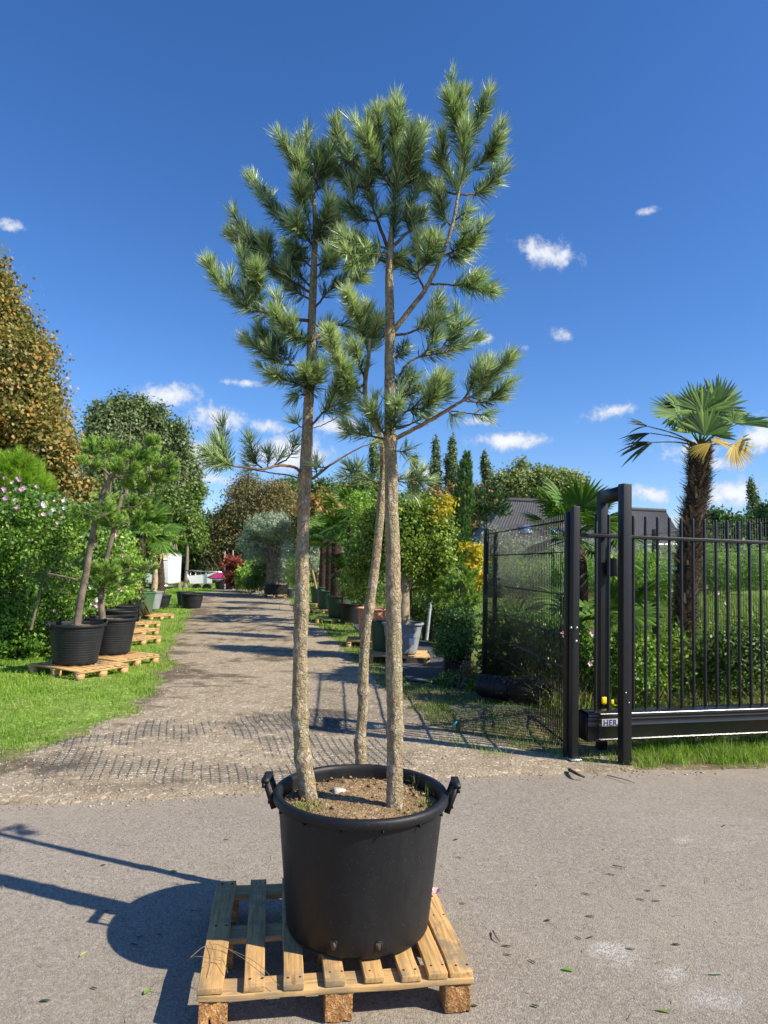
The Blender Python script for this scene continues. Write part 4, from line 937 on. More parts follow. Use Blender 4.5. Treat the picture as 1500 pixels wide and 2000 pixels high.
# ------------------------------------------------------------------ foliage builders
def leaf_quads(mb, pos, size, r_, outward=None, tint=None, aspect=.55, droop=0.0):
    n = len(pos); size = np.full(n, size) if np.isscalar(size) else size
    nrm = r_.normal(0, 1, (n, 3))
    if outward is not None: nrm = nrm * .75 + outward
    nrm = unit(nrm + np.array([0, 0, .25])); t = unit(np.cross(nrm, r_.normal(0, 1, (n, 3)))); t = unit(t + np.array([0, 0, -droop])); b = np.cross(nrm, t)
    s = (size * r_.uniform(.6, 1.3, n))[:, None]; a = t * s * .5; c = b * s * .5 * aspect; f = nrm * s * .12
    V = np.stack([pos - a, pos + c - f * .0 - a * .1, pos + a + f, pos - c - a * .1 + f * .3], 1).reshape(-1, 3)
    mb.add(V, np.arange(n)[:, None] * 4 + np.arange(4)[None], np.clip(tint if tint is not None else r_.random(n), 0, 1))
def clump_points(blobs, nclump, per, cr, r_, shell=.45):
    blobs = np.asarray(blobs, float); vol = blobs[:, 3] * blobs[:, 4] * blobs[:, 5]; w = vol ** .75; w /= w.sum()
    bi = r_.choice(len(blobs), nclump, p=w); B = blobs[bi]; d = unit(r_.normal(0, 1, (nclump, 3))); q = (shell + (1 - shell) * r_.random(nclump) ** .6)[:, None]
    c = B[:, :3] + d * q * B[:, 3:]; cr_ = cr * r_.uniform(.6, 1.4, nclump)
    ci = np.repeat(np.arange(nclump), per); p = c[ci] + r_.normal(0, 1, (len(ci), 3)) * cr_[ci][:, None] * np.array([.55, .55, .42])
    return p, d[ci], ci
def px_blobs(specs, Y):   # (px, py, rx px, ry px[, dy m]) -> ellipsoids at depth Y
    o = []
    for sp in specs:
        a, b, rx, ry = sp[:4]; dy = sp[4] if len(sp) > 4 else 0
        c = P(a, b, Y + dy); k = (Y + dy) / F; o.append([c[0], c[1], c[2], rx * k, (sp[5] if len(sp) > 5 else rx * k), ry * k])
    return o
def tree(label, base, blobs, mat, nclump, per, cr, leaf, seed, trunk_r=.12, bark='bark_far', cat='tree', name='tree', group=None, tint=.5, clumpvar=.22, aspect=.6, shell=.45, limbs=6, droop=0, extra=None, lumpy=16):
    r_ = rng(seed); root = empty(name, base, label, cat, 0, group); base = np.asarray(base, float); B = np.asarray(blobs, float)
    cen = np.average(B[:, :3], axis=0, weights=B[:, 3]); 
    if lumpy:
        ex = []
        for k in range(lumpy):
            b = B[r_.choice(len(B), p=B[:, 3] / B[:, 3].sum())]; d = unit(r_.normal(0, 1, 3) + [0, -.3, .35]); f = r_.uniform(.16, .34); ex.append(np.concatenate([b[:3] + d * b[3:] * r_.uniform(.82, 1.05), b[3:] * f]))
        B = np.vstack([B * np.array([1, 1, 1, .92, .92, .92]), ex])
    mb = MB(); top = cen + [0, 0, .3 * B[:, 5].max()]
    path = polyl([base - [0, 0, .05], base * .6 + cen * .4 + [trunk_r, 0, 0], cen], 14); mb.tube(path, np.linspace(trunk_r * 1.15, trunk_r * .4, 14), 10, nz=lambda i, a, p: 1 + .25 * fbm(a * 1.5, p[:, 2][:, None] * 2 + 0 * a, 3, seed))
    for k in range(limbs):
        b = B[r_.integers(len(B))]; d = unit(r_.normal(0, 1, 3) + [0, 0, .3]); e = b[:3] + d * b[3:] * .7; i = r_.integers(6, 13); s0 = path[i]
        mb.tube(polyl([s0, (s0 + e) / 2 + [0, 0, .08 * np.linalg.norm(e - s0)], e], 7), np.linspace(trunk_r * .4, trunk_r * .08, 7), 5)
    mb.build('trunk', M[bark], root, smooth=True)
    p, d, ci = clump_points(B, nclump, per, cr, r_, shell); ct = r_.normal(0, clumpvar, nclump)[ci]
    mb = MB(); leaf_quads(mb, p, leaf, r_, d, tint + ct + r_.normal(0, .10, len(p)), aspect, droop); mb.build('crown', M[mat], root, kind='stuff')
    if extra: extra(root, B, r_)
    return root
def needle_tufts(mb, c, d, r_, ln=.1, w=.004, per=26, spread=.7, tint=.5, slen=.12):
    n = len(c); ci = np.repeat(np.arange(n), per); m = len(ci); u = r_.random(m)
    pos = c[ci] + d[ci] * (u * slen)[:, None]; D = unit(d[ci] * (.5 + .8 * u)[:, None] + r_.normal(0, spread * .55, (m, 3)))
    l = ln * r_.uniform(.7, 1.15, m); sd = unit(np.cross(D, r_.normal(0, 1, (m, 3)))) * w / 2
    V = np.stack([pos - sd, pos + sd, pos + D * l[:, None]], 1).reshape(-1, 3)
    mb.add(V, np.arange(m)[:, None] * 3 + np.arange(3)[None], np.clip(tint + r_.normal(0, .2, n)[ci] + r_.normal(0, .14, m) + .2 * (u - .5), 0, 1))
def tuft_blobs(mb, blobs, ntuft, r_, up=.6, **k):
    p, d, ci = clump_points(blobs, ntuft, 1, .05, r_, .55); needle_tufts(mb, p, unit(d + np.array([0, 0, up]) + r_.normal(0, .25, d.shape)), r_, **k)
def flowers(root, centers, mat, size, r_, part='flower'):
    for c in centers:
        mb = MB(); n = 5; nrm = unit(np.array([r_.uniform(-.4, .4), -1, r_.uniform(-.1, .6)])); a = unit(np.cross(nrm, [0, 0, 1])); b = np.cross(nrm, a); s = size * r_.uniform(.75, 1.2)
        for k in range(n):
            t = k * 2 * math.pi / n; q = math.cos(t) * a + math.sin(t) * b; t2 = t + .55; q2 = math.cos(t2) * a + math.sin(t2) * b; t3 = t - .55; q3 = math.cos(t3) * a + math.sin(t3) * b
            c0 = np.asarray(c); mb.add([c0 - nrm * s * .12, c0 + q3 * s * .38 + nrm * s * .12, c0 + q * s * .52 + nrm * s * .22, c0 + q2 * s * .38 + nrm * s * .12], [[0, 1, 2, 3]], r_.random())
        mb.build(part, M[mat], root)

# fan palm: frond mesh built along +X
FR = {}
def frond_mesh(key, mat, L1=.7, R=.5, nseg=26, droop=.25, fold=.25, seed=0, span=150, ragged=0.0):
    r_ = rng(seed); mb = MB()
    t = np.linspace(0, 1, 8); pt = np.stack([t * L1, 0 * t, -.06 * t ** 2 * L1], 1); mb.tube(pt, np.linspace(.014, .007, 8) * (R / .5), 5, tint=.55)
    c = pt[-1]
    for k in range(nseg):
        a = math.radians(-span + 2 * span * k / (nseg - 1)) + r_.normal(0, .03); ln = R * (1 - .30 * (abs(a) / math.radians(span)) ** 2) * r_.uniform(.9, 1.06)
        if r_.random() < ragged: continue
        q = np.array([math.cos(a), math.sin(a), 0]); w = np.array([-math.sin(a), math.cos(a), 0]) * R * .046 * (26 / nseg); u = np.linspace(0, 1, 6); z = -droop * R * u ** 2.2 - droop * .4 * R * (abs(a) / 2.6) + fold * R * .35 * abs(math.sin(a)) * u * (1 - u * .6)
        if ragged: z -= R * .7 * u ** 1.5 * r_.random()
        wd = np.array([.15, .62, .95, 1.0, .62, .06]); P_ = c + q * (u * ln)[:, None] + np.stack([0 * z, 0 * z, z], 1)
        up = np.array([0, 0, R * .025]); Lf = P_ - w * wd[:, None]; Rt = P_ + w * wd[:, None]; Cc = P_ + up * wd[:, None]
        V = np.stack([Lf, Cc, Rt], 1).reshape(-1, 3); i = np.arange(5) * 3
        mb.add(V, np.concatenate([np.stack([i, i + 1, i + 4, i + 3], 1), np.stack([i + 1, i + 2, i + 5, i + 4], 1)]), float(np.clip(r_.normal(.5, .18), 0, 1)))
    FR[key] = mb.mesh('frond', M[mat])
frond_mesh('g0', 'frond', .55, .50, 28, .12, .25, 1); frond_mesh('g1', 'frond', .6, .46, 26, .30, .5, 2, 125); frond_mesh('g2', 'frond', .5, .5, 26, .22, .9, 3, 100)
frond_mesh('y0', 'frond_yel', .35, .45, 24, .45, .3, 4, 110, .08); frond_mesh('d0', 'frond_dead', .75, .34, 14, 1.0, .2, 5, 60, .3)
frond_mesh('s0', 'frond', .35, .40, 18, .15, .4, 6, 140)
def feather_mesh(key, mat, L1=1.2, seed=0):
    r_ = rng(seed); mb = MB(); t = np.linspace(0, 1, 14); pt = np.stack([t * L1 * (1 - .18 * t), 0 * t, L1 * (.55 * t - .75 * t ** 2)], 1); mb.tube(pt, np.linspace(.012, .003, 14), 4)
    for k in range(60):
        u = .15 + .85 * k / 60; c = np.array([np.interp(u, t, pt[:, j]) for j in range(3)])
        for sg in (-1, 1):
            d = unit(np.array([.75, sg * .8, -.15 + r_.normal(0, .1)])); l = .26 * math.sin(math.pi * min(1, u * .9 + .1)) ** .6 + .05; w = np.array([.008, 0, .004]); e = c + d * l; m = c + d * l * .5 + [0, 0, .01]
            mb.add([c - w, c + w, m + w, m - w, e + [0, 0, -.05 * l]], [[0, 1, 2, 3]], .5); mb.add([m - w, m + w, e + [0, 0, -.08 * l]], [[0, 1, 2]], .5)
    FR[key] = mb.mesh('frond', M[mat])
feather_mesh('f0', 'frond', 1.15, 9)
def place_frond(root, key, at, az, el, sc=1.0, roll=0.0, name='frond', label=None):
    o = bpy.data.objects.new(name, FR[key]); COL.objects.link(o); o.parent = root
    R_ = Matrix.Rotation(az, 4, 'Z') @ Matrix.Rotation(-el, 4, 'Y') @ Matrix.Rotation(roll, 4, 'X')
    o.matrix_local = Matrix.Translation(Vector(np.asarray(at) - np.array(root['_o']))) @ R_ @ Matrix.Diagonal((sc, sc, sc, 1))
    if label: o['label'] = label
    return o
def palm_trunk(root, pts, rad, seed, nsp=170, spl=.12, fib=3000):
    r_ = rng(seed); c = polyl(pts, 60); rr_ = np.interp(np.linspace(0, 1, 60), np.linspace(0, 1, len(rad)), rad); mb = MB()
    mb.tube(c, rr_, 20, nz=lambda i, a, p: 1 + .18 * fbm(a * 3, p[:, 2][:, None] * 16 + 0 * a, 3, seed)); tr = mb.build('trunk', M['palm_bark'], root, smooth=True)
    def ring(n):
        u = r_.random(n); i = (u * 59).astype(int); cc_ = c[i]; a = r_.uniform(0, 2 * math.pi, n); o = np.stack([np.cos(a), np.sin(a), 0 * a], 1); return cc_ + o * (rr_[i] * .93)[:, None], o, u
    mb = MB(); p, o, u = ring(nsp)
    for k in range(nsp):
        d = unit(o[k] * r_.uniform(.35, 1.1) + [0, 0, r_.uniform(.3, 1.1)]); l = spl * r_.uniform(.5, 1.2); s_ = unit(np.cross(d, o[k])) * .014 * (spl / .12); e = p[k] + d * l; tn = r_.choice([.3, .5, .7, 1.0], p=[.4, .3, .2, .1])
        mb.add([p[k] - s_, p[k] + s_, e + s_ * .5, e - s_ * .5, p[k] + d * l * .1 + o[k] * .012], [[0, 1, 2, 3], [1, 0, 3, 2]][:1], tn)
    mb.build('leaf_stub', M['fibre'], tr, kind='stuff')
    mb = MB(); p, o, u = ring(fib); d = unit(r_.normal(0, .7, (fib, 3)) + o * .8 + [0, 0, .1]); l = r_.uniform(.3, 1, fib) * spl * .8; s_ = unit(np.cross(d, r_.normal(0, 1, (fib, 3)))) * .0022 * (spl / .12)
    mb.add(np.stack([p - s_, p + s_, p + d * l[:, None]], 1).reshape(-1, 3), np.arange(fib)[:, None] * 3 + np.arange(3)[None], np.clip(r_.normal(.4, .2, fib), 0, .9)); mb.build('fibres', M['fibre'], tr, kind='stuff')
M['palm_bark'] = plain('shaggy_palm_trunk', (.085, .058, .04), .95, .15, .5, 25, .02)

# ------------------------------------------------------------------ gate, posts, mesh fences
M['beam'] = plain('glossy_black_beam_paint', (.013, .013, .015), .24, .6, .15, 12, .0003)
gd = unit(np.array([1.32, .35, 0])); gn = np.array([-gd[1], gd[0], 0]); GR = np.stack([gd, gn, [0, 0, 1]], 1)
def mbox(root, name, c, size, mat='black_metal', R=GR, bev=.004, **t):
    mb = MB(); V, fs = bevel_box(size, bev); mb_poly(mb, np.asarray(V) @ np.asarray(R).T + np.asarray(c), fs); return mb.build(name, M[mat], root, **t)
fp0 = G(1220, 1497); fpb = fp0[:2]
pr_ = empty('gate_portal', (fp0[0], fp0[1], 0), 'black steel gate portal of two tall square posts joined by a top bar', 'gate portal')
rp0 = P(1176, 1100, fp0[1] + .46); ht = 2.32
mbox(pr_, 'post', (fp0[0], fp0[1], ht / 2 - .02), (.080, .080, ht + .04))
rear = mbox(pr_, 'post', (rp0[0], rp0[1], ht / 2 - .03), (.075, .075, ht + .02))
a0, a1 = np.array([fp0[0], fp0[1], ht - .07]), np.array([rp0[0], rp0[1], ht - .075]); dd = unit(a1 - a0)
mb = MB(); mb.bar(a0 + dd * .0415, a1 - dd * .0415, .070, .11); mb.build('top_bar', M['black_metal'], pr_)
mbox(pr_, 'guide_bracket', (rp0[0] + .01, rp0[1] - .13, 1.90), (.09, .16, .03)); mbox(pr_, 'guide_bracket', (rp0[0] + .075, rp0[1] - .08, 1.62), (.05, .06, .16))
for dx, zz in ((-.018, .60), (.010, .52)):
    mb = MB(); mb.lathe([(.0001, 0), (.006, .0005), (.007, .003), (.006, .006), (.0001, .007)], 8); mb.V = [np.stack([v[:, 0], -v[:, 2] * 1.0, v[:, 1]], 1) for v in mb.V]; mb.V = [v @ GR.T + np.array([fp0[0], fp0[1], zz]) + gd * dx - gn * .0405 for v in mb.V]; mb.build('bolt', M['galv'], pr_)
mb = MB(); yc = np.array([rp0[0], rp0[1], 0]) - gn * .046; yp = P(1180, 1368, yc[1] - .01)
V, fs = bevel_box((.050, .012, .062), .01); mb_poly(mb, V @ GR.T + yp, fs); mb.build('yellow_cap', M['yellow'], pr_, label='yellow plastic cap low on the rear post')
yp2 = P(1196, 1371, yc[1] + .05); mb = MB(); V, fs = bevel_box((.03, .01, .04), .006); mb_poly(mb, V @ GR.T + yp2, fs); mb.box(yp2 + [.03, 0, -.03], (.06, .01, .015)); mb.build('yellow_clip', M['yellow'], pr_)
# stop post
sp = P(1121, 1300, 5.80); sr = empty('gate_stop_post', (sp[0], sp[1], 0), 'black square post at the end of the sliding gate with two silver bolts', 'gate post')
top = P(1121, 989, 5.80)[2]
mbox(sr, 'post', (sp[0], sp[1], top / 2), (.062, .062, top)); mbox(sr, 'base_plate', (sp[0], sp[1] - .01, .028), (.10, .10, .012), 'galv')
for px, py in ((1115, 1226), (1126, 1226), (1125, 1252)):
    q = P(px, py, sp[1] - .042); mb = MB(); mb.lathe([(.0001, 0), (.011, .001), (.011, .008), (.0001, .011)], 8); mb.V = [np.stack([v[:, 0], -v[:, 2], v[:, 1]], 1) + q for v in mb.V]; mb.build('bolt', M['galv'], sr)
# sliding gate leaf
L0 = np.array([1.745, 5.80, 0]); lr = empty('sliding_gate', L0, 'black steel sliding gate with round bars above a deep bottom beam', 'gate')
LG = 3.6; zb0, zb1 = .165, .395
def at(s, o=0, z=0): return L0 + gd * s + gn * o + np.array([0, 0, z])
# beam: extruded profile with rolled edges and two ribs
prof = []
def arc(cx, cz, r, a0, a1, n=5): return [(cx + r * math.cos(math.radians(a)), cz + r * math.sin(math.radians(a))) for a in np.linspace(a0, a1, n)]
D_ = .15; prof = [(0.02, zb0)] + arc(-.001, zb0 + .009, .009, 300, 80, 7) + [(0, zb0 + .020)] + [(0, .285), (-.004, .289), (-.004, .294), (0, .298), (0, .335), (-.004, .339), (-.004, .344), (0, .348), (0, .362), (-.012, .366)] + arc(.010, .378, .022, 200, 100, 7) + [(D_ * .5, zb1 + .012), (D_ - .02, zb1 + .010), (D_, zb1 - .01), (D_, zb0)]
pf = np.array(prof); nP = len(pf); V = []
for s in (0, LG): V += [at(s, o, z) for o, z in pf]
mb = MB(); i = np.arange(nP); j = (i + 1) % nP; mb.add(V, np.stack([i, j, j + nP, i + nP], 1)); 
o = mb.build('bottom_beam', M['beam'], lr, smooth=False)
mb = MB(); inner = [(.02, zb0 + .02), (.02, zb1 - .04), (D_ - .02, zb1 - .04), (D_ - .02, zb0 + .02)]
mb.box(at(-.004, D_ / 2, (zb0 + zb1) / 2), (.008, D_ - .01, zb1 - zb0 - .01), GR); mb.build('end_cap', M['black_pl'], lr)
mb = MB(); mb.bar(at(.03, -.016, .378 + .004), at(LG, -.016, .378 + .004), .0001 + .004, .006)
# round top rail: flat bar and bars through it
mbox(lr, 'top_rail', at(LG / 2 - .06, D_ / 2, 1.888), (LG + .08, .042, .030))
Lbar = .123; s = .12; nb = 0; me = None; z0, z1 = zb1 + .008, 2.078
while s < LG - .02:
    if me is None:
        mb = MB(); mb.lathe([(.0135, 0), (.0135, z1 - z0 - .008), (.011, z1 - z0 - .001), (.0001, z1 - z0)], 14); me = mb.mesh('bar', M['black_metal'], True)
    o = bpy.data.objects.new('bar', me); COL.objects.link(o); o.parent = lr; o.location = tuple(at(s, D_ / 2, z0) - L0); s += Lbar
    if nb and s > 0:
        pass
    nb += 1
nm = bpy.data.curves.new('sign_text', 'FONT'); nm.body = 'HERAS'; nm.size = .066; nm.space_character = 1.14; nm.extrude = .0008; nm.offset = .0016
to = bpy.data.objects.new('sign_text', nm); COL.objects.link(to); bpy.context.view_layer.update()
tm = bpy.data.meshes.new_from_object(to); bpy.data.objects.remove(to)
ps = P(1173, 1415, 5.85); s_pl = float((ps - L0) @ gd)
mbox(lr, 'name_plate', at(s_pl + .118, -.0025, .3165), (.235, .003, .0375 * 1.6), 'plate', bev=.0008)
tm.materials.clear(); tm.materials.append(M['navy'])
tv = np.zeros(len(tm.vertices) * 3); tm.vertices.foreach_get('co', tv); tv = tv.reshape(-1, 3); tv2 = at(s_pl + .012, -.0052, .2925) - L0 + tv[:, :1] * gd + tv[:, 1:2] * np.array([0, 0, 1.]) - gn * tv[:, 2:3]
tm.vertices.foreach_set('co', tv2.astype(np.float32).ravel()); to = bpy.data.objects.new('lettering', tm); COL.objects.link(to); to.parent = lr

def mesh_fence(label, pts, h, base, hz, step=.05, posts=True, wr=.0031, pw=.06):
    p0 = np.asarray(pts[0], float); root = empty('mesh_fence', (p0[0], p0[1], base), label, 'fence'); mb = MB()
    for a, b in zip(pts[:-1], pts[1:]):
        a = np.array([a[0], a[1], base]); b = np.array([b[0], b[1], base]); d = b - a; Ln = np.linalg.norm(d); d = d / Ln; nn_ = np.array([-d[1], d[0], 0])
        for k in range(int(Ln / step) + 1):
            c = a + d * k * step; mb.bar(c + [0, 0, .04], c + [0, 0, h + .02], wr * 2)
        for z in hz:
            hb = MB()
            for o in (-1, 1): hb.bar(a + nn_ * o * wr * 2.4 + [0, 0, z], b + nn_ * o * wr * 2.4 + [0, 0, z], wr * 2.6)
            hb.build('cross_wire', M['black_wire'], root)
    mb.build('upright_wires', M['black_wire'], root, kind='stuff')
    if posts:
        for p in pts:
            q = MB(); V, fs = bevel_box((pw, pw, h + .06), .003); mb_poly(q, V + np.array([p[0], p[1], base + h / 2 + .01]), fs); q.build('post', M['black_metal'], root)
    return root
A_ = G(945, 1345); B_ = np.array([sp[0] - .03, sp[1] + .08, 0])
mf = mesh_fence('black wire mesh fence running back from the gate post towards the potted shrubs', [A_, B_], 2.03, .02, (.1, .5, .72, 1.0, 1.35, 1.72, 2.0), .05, True)
A2 = P(967, 1160, 10.1)
mb = MB(); V, fs = bevel_box((.06, .06, 2.1), .003); mb_poly(mb, V + np.array([A2[0], A2[1], 1.05]), fs); mb.build('fence_post', M['black_metal'], label='second black fence post, just right of and behind the first mesh fence post', cat='fence post')
R1 = P(1190, 1050, 17.0); R2 = P(1278, 1045, 14.2); R3 = P(1580, 1008, 9.2)
mesh_fence('tall mesh fence with a dark post behind the sliding gate', [R1, R2, R3], 2.42, 0, (.4, .9, 1.5, 1.95, 2.36), .07, True, .0024, .085)
# black hose hung along the mesh
mb = MB(); mb.tube(polyl([P(957, 1300, 8.6), P(975, 1276, 8.3), P(1010, 1262, 7.8), P(1050, 1280, 7.3), P(1110, 1312, 6.5)], 40), .013, 8); mb.build('hose', M['black_pl'], smooth=True, label='black hose looped along the foot of the mesh fence', cat='hose')
# corrugated pipe
pc = P(1064, 1356, 7.75); r0 = 23 / F * 7.75; pdir = unit(np.array([-.72, .68, -.02]))
root = empty('drain_pipe', (pc[0], pc[1], pc[2] - r0), 'black corrugated drain pipe lying open-ended at the foot of the mesh fence', 'pipe')
Lp_ = np.linspace(0, .85, 90); rr_ = r0 * (1 + .035 * np.sign(np.sin(Lp_ * 95))); mb = MB()
mb.tube(pc + pdir * Lp_[:, None], rr_, 32, False); mb.tube(pc + pdir * (Lp_[::-1])[:, None], (rr_ * .93)[::-1], 32, False); mb.build('pipe_wall', M['black_pl'], root, smooth=True)
mb = MB(); a = np.linspace(0, 2 * math.pi, 33); X = unit(np.cross(pdir, [0, 0, 1])); rg_ = pc - pdir * .004 + (np.cos(a)[:, None] * X + np.sin(a)[:, None] * np.array([0, 0, 1.])) * r0 * .97; mb.tube(rg_, .008, 6, False); mb.build('pipe_lip', M['black_pl2'], root, smooth=True)

# ------------------------------------------------------------------ left verge: potted pines on pallets, hedge, rows of pots
PAL = {}
def pal_at(label, c, rz, off=(0, 0)):
    a = math.radians(rz); cx_, cy_ = c[0] + off[0], c[1] + off[1]
    return std_pallet(label, (cx_ - (.4 * math.cos(a) - .5 * math.sin(a)), cy_ - (.4 * math.sin(a) + .5 * math.cos(a)), 0), a)
def std_pallet(label, loc, rz, group='pallets under the potted plants'):
    if 'p' not in PAL:
        PAL['p'] = make_pallet(label, (0, 0, 0), 0, .8, 1.0, .072, [.045, .165, .285, .4, .515, .635, .755], False, group, ('wood_y', 'wood_x', 'wood_x'), lower=False); r = PAL['p']
    else: r = copy_tree(PAL['p'])
    r.location = tuple(loc); r.rotation_euler = (0, 0, rz); r['label'] = label; r['group'] = group; return r
def ptub(label, px, ybase, onp=True, rt=.34, rb=.27, h=.5, mat='black_pl2', d=None, **k):
    z = .14 if onp else .0; c = G(px, ybase, z + .01)
    if d is not None: c = P(px, ybase, d); 
    yy_ = c[1] + rb * .9; c = np.array([P(px, ybase, yy_)[0] if d is None else c[0], yy_, z + .012]); return make_pot(label, c, rt, rb, h, mat, **k), c
def foliage_root(name, label, base, cat, group=None): return empty(name, base, label, cat, 0, group)

row_dir = unit(np.array([-.28, 1, 0]))
def pine_px(label, potc, segs, blobs, Y, mat, tufts, seed, rad=.05, bark='bark_far', group=None, ln=.11, w=.005, per=30, up=.7, shoots=0):
    r_ = rng(seed); root = empty('pine_tree', potc, label, 'pine tree', 0, group)
    for i, (pts, r0, r1) in enumerate(segs):
        C = polyl([P(a, b, Y + (q[0] if q else 0)) for a, b, *q in pts], 24); mb = MB(); mb.tube(C, np.linspace(r0, r1, 24), 10, nz=lambda i, a, p: 1 + .2 * fbm(a * 1.5, p[:, 2][:, None] * 6 + 0 * a, 3, seed)); mb.build('trunk' if i == 0 else 'branch', M[bark], root, smooth=True)
    for bl in blobs if shoots else []:
        b = px_blobs([bl], Y)[0]; cc0 = np.array(b[:3]); rr0 = np.array([b[3], min(b[4], .3), b[5]]); tw = MB(); mb = MB(); base_ = cc0 - [0, 0, rr0[2] * .55]
        for k in range(int(shoots * (1 + rr0[0] * 2))):
            d = unit(r_.normal(0, 1, 3) * [1, .8, .7] + [0, 0, .45]); e = cc0 + d * rr0 * r_.uniform(.75, 1.1); s0 = base_ + (cc0 - base_) * r_.random() * .7 + d * rr0 * .15
            S_ = polyl([s0, (s0 + e) / 2 - [0, 0, .02], e], 6); tw.tube(S_, np.linspace(.007, .003, 6), 5); needles(mb, S_, r_, 1150, ln * .95, w, .15, tintb=float(np.clip(r_.normal(.5, .12), .2, .8)))
        tw.build('twigs', M[bark], root, smooth=True, kind='stuff'); mb.build('needles', M[mat], root, kind='stuff')
    for bl in [] if shoots else blobs:
        b = px_blobs([bl], Y); nt_ = max(12, int(tufts * bl[2] * bl[3] / 600)); mb = MB(); tuft_blobs(mb, b, nt_, r_, up, ln=ln, w=w, per=per, tint=.45)
        mb.build('needles', M[mat], root, kind='stuff')
    return root
# pot A
pA, cA = ptub('big black tub nearest the camera in the left-hand row, holding a bent pine', 146, 1301, True, .345, .28, .53, handles=2, rz=.5, grooves=14)
pal_at('front pallet on the grass under the nearest left-hand tub', cA, 62, (.05, .02))
YA = cA[1]
pine_px('bent bonsai-style pine in the nearest tub of the left-hand row', cA, [([(150, 1226), (158, 1170), (168, 1120), (178, 1060), (190, 1000), (205, 955), (218, 930)], .052, .03),
    ([(218, 930), (240, 905), (262, 890), (290, 868)], .022, .01), ([(218, 932), (200, 915), (182, 905)], .018, .008), ([(219, 932), (250, 930), (290, 925), (325, 905)], .018, .008), ([(172, 1140), (140, 1130), (95, 1120)], .02, .01), ([(190, 1008), (170, 995), (150, 990)], .014, .006)],
    [(185, 880, 26, 26, .1), (175, 905, 22, 20, -.2), (222, 880, 34, 22, .2), (262, 895, 34, 22, -.1), (298, 865, 14, 14, 0), (285, 885, 24, 20, .3), (320, 905, 26, 22, 0), (300, 935, 40, 24, .2), (265, 945, 30, 20, .35), (240, 915, 34, 20, -.3), (330, 925, 22, 20, .1),
     (165, 1003, 26, 16, -.1), (205, 1000, 26, 16, -.2), (225, 1020, 26, 14, 0)], YA, 'needle2', 26, 101, w=.0058, ln=.085, shoots=11)
M['needle_thin'] = leafmat('sparse_olive_needles', [(0, (.05, .09, .03)), (.5, (.10, .16, .045)), (1, (.20, .25, .08))], .5, .25)
pine_px('low spreading pine branch behind the nearest tub', cA + [-.5, .7, 0], [([(60, 1230), (75, 1170), (90, 1125), (120, 1130)], .02, .01)], [(85, 1105, 30, 16, .2), (70, 1130, 22, 14, .1), (110, 1140, 24, 12, 0), (135, 1110, 20, 12, .3), (160, 1115, 16, 10, .4)], YA + .4, 'needle_thin', 26, 102, per=34)
# pot B
pB, cB = ptub('second black tub in the left-hand row, just behind the nearest one', 214, 1280, True, .35, .28, .53, handles=2, rz=.2, grooves=14)
pal_at('second pallet on the grass, under the second left-hand tub', cB, 62, (.10, -.05))
pine_px('second potted pine of the left-hand row with layered cushions of needles', cB, [([(200, 1215), (198, 1150), (208, 1095), (217, 1055), (230, 1000), (238, 965)], .05, .028), ([(205, 1130), (240, 1120), (290, 1105)], .02, .01), ([(232, 990), (262, 990), (285, 975)], .018, .008)],
    [(250, 985, 30, 18, .1), (275, 995, 24, 20, .2), (225, 1010, 22, 16, -.1), (255, 1020, 34, 18, 0), (205, 975, 24, 14, .3), (205, 1112, 30, 18, -.2), (235, 1130, 38, 20, 0), (255, 1105, 24, 14, .2), (285, 1108, 22, 10, .1), (205, 1140, 22, 14, -.1), (190, 1120, 18, 14, .2)], cB[1], 'needle2', 26, 103, w=.0062, ln=.09, shoots=10)
# further tubs of the same row
spots = [(232, 1243, .30, .24, .46, 'third black tub of the left-hand row with staked hibiscus'), (236, 1228, .30, .24, .46, 'fourth black tub of the left-hand row, mostly hidden by the third'), (246, 1214, .33, .26, .5, 'fifth black tub of the left-hand row, beside the green one')]
for k, (px, py, rt, rb, h, lb) in enumerate(spots):
    pp_, c = ptub(lb, px, py, True, rt, rb, h, handles=2, grooves=8, group='black tubs on the left verge'); pal_at(('third', 'fourth', 'fifth')[k] + ' pallet of the left-hand row, seen edge-on in the grass', c, 62, (.12, 0))
pp_, cG = ptub('mid green ribbed tub holding a palm in the left-hand row', 271, 1199, True, .38, .31, .55, 'green_pl2', handles=0, ribs=24); pal_at('pallet under the green tub of the left-hand row', cG, 62, (.25, 0))
pp_, cGr = ptub('faded grey tub between the green tub and the small black one', 292, 1191, True, .33, .26, .50, 'grey_pl', handles=0)
pp_, cS = ptub('small dark tub at the far end of the left-hand row with a palm', 313, 1190, False, .30, .23, .42, handles=0)
pp_, c1 = ptub('empty black tub standing alone by the track, front one of two', 374, 1189, False, .35, .28, .46, handles=0)
pp_, c2 = ptub('empty black tub half hidden behind its twin by the track', 362, 1184, False, .30, .24, .46, handles=0)
def fan_palm(label, base, tpts, rad, fronds, seed, sc=1.0, keys=('g0', 'g1', 'g2'), n=16, nsp=90, group=None, elr=(-.5, 1.2), spl=.1):
    r_ = rng(seed); root = empty('palm_tree', base, label, 'palm tree', 0, group); palm_trunk(root, tpts, rad, seed, nsp, spl, 900); top = np.asarray(tpts[-1])
    for k in range(n):
        az = k * 2.399 + r_.uniform(-.2, .2); t = k / max(1, n - 1); place_frond(root, keys[k % len(keys)], top + [0, 0, .04], az, elr[1] * (1 - t) + elr[0] * t, sc * r_.uniform(.85, 1.1), r_.uniform(-.4, .4))
    return root
YG = cG[1]; fan_palm('palm with a dark hairy trunk in the green tub', cG, [P(268, 1160, YG), P(270, 1100, YG), P(276, 1040, YG)], [.17, .16, .12], None, 201, 1.15, n=15, nsp=120)
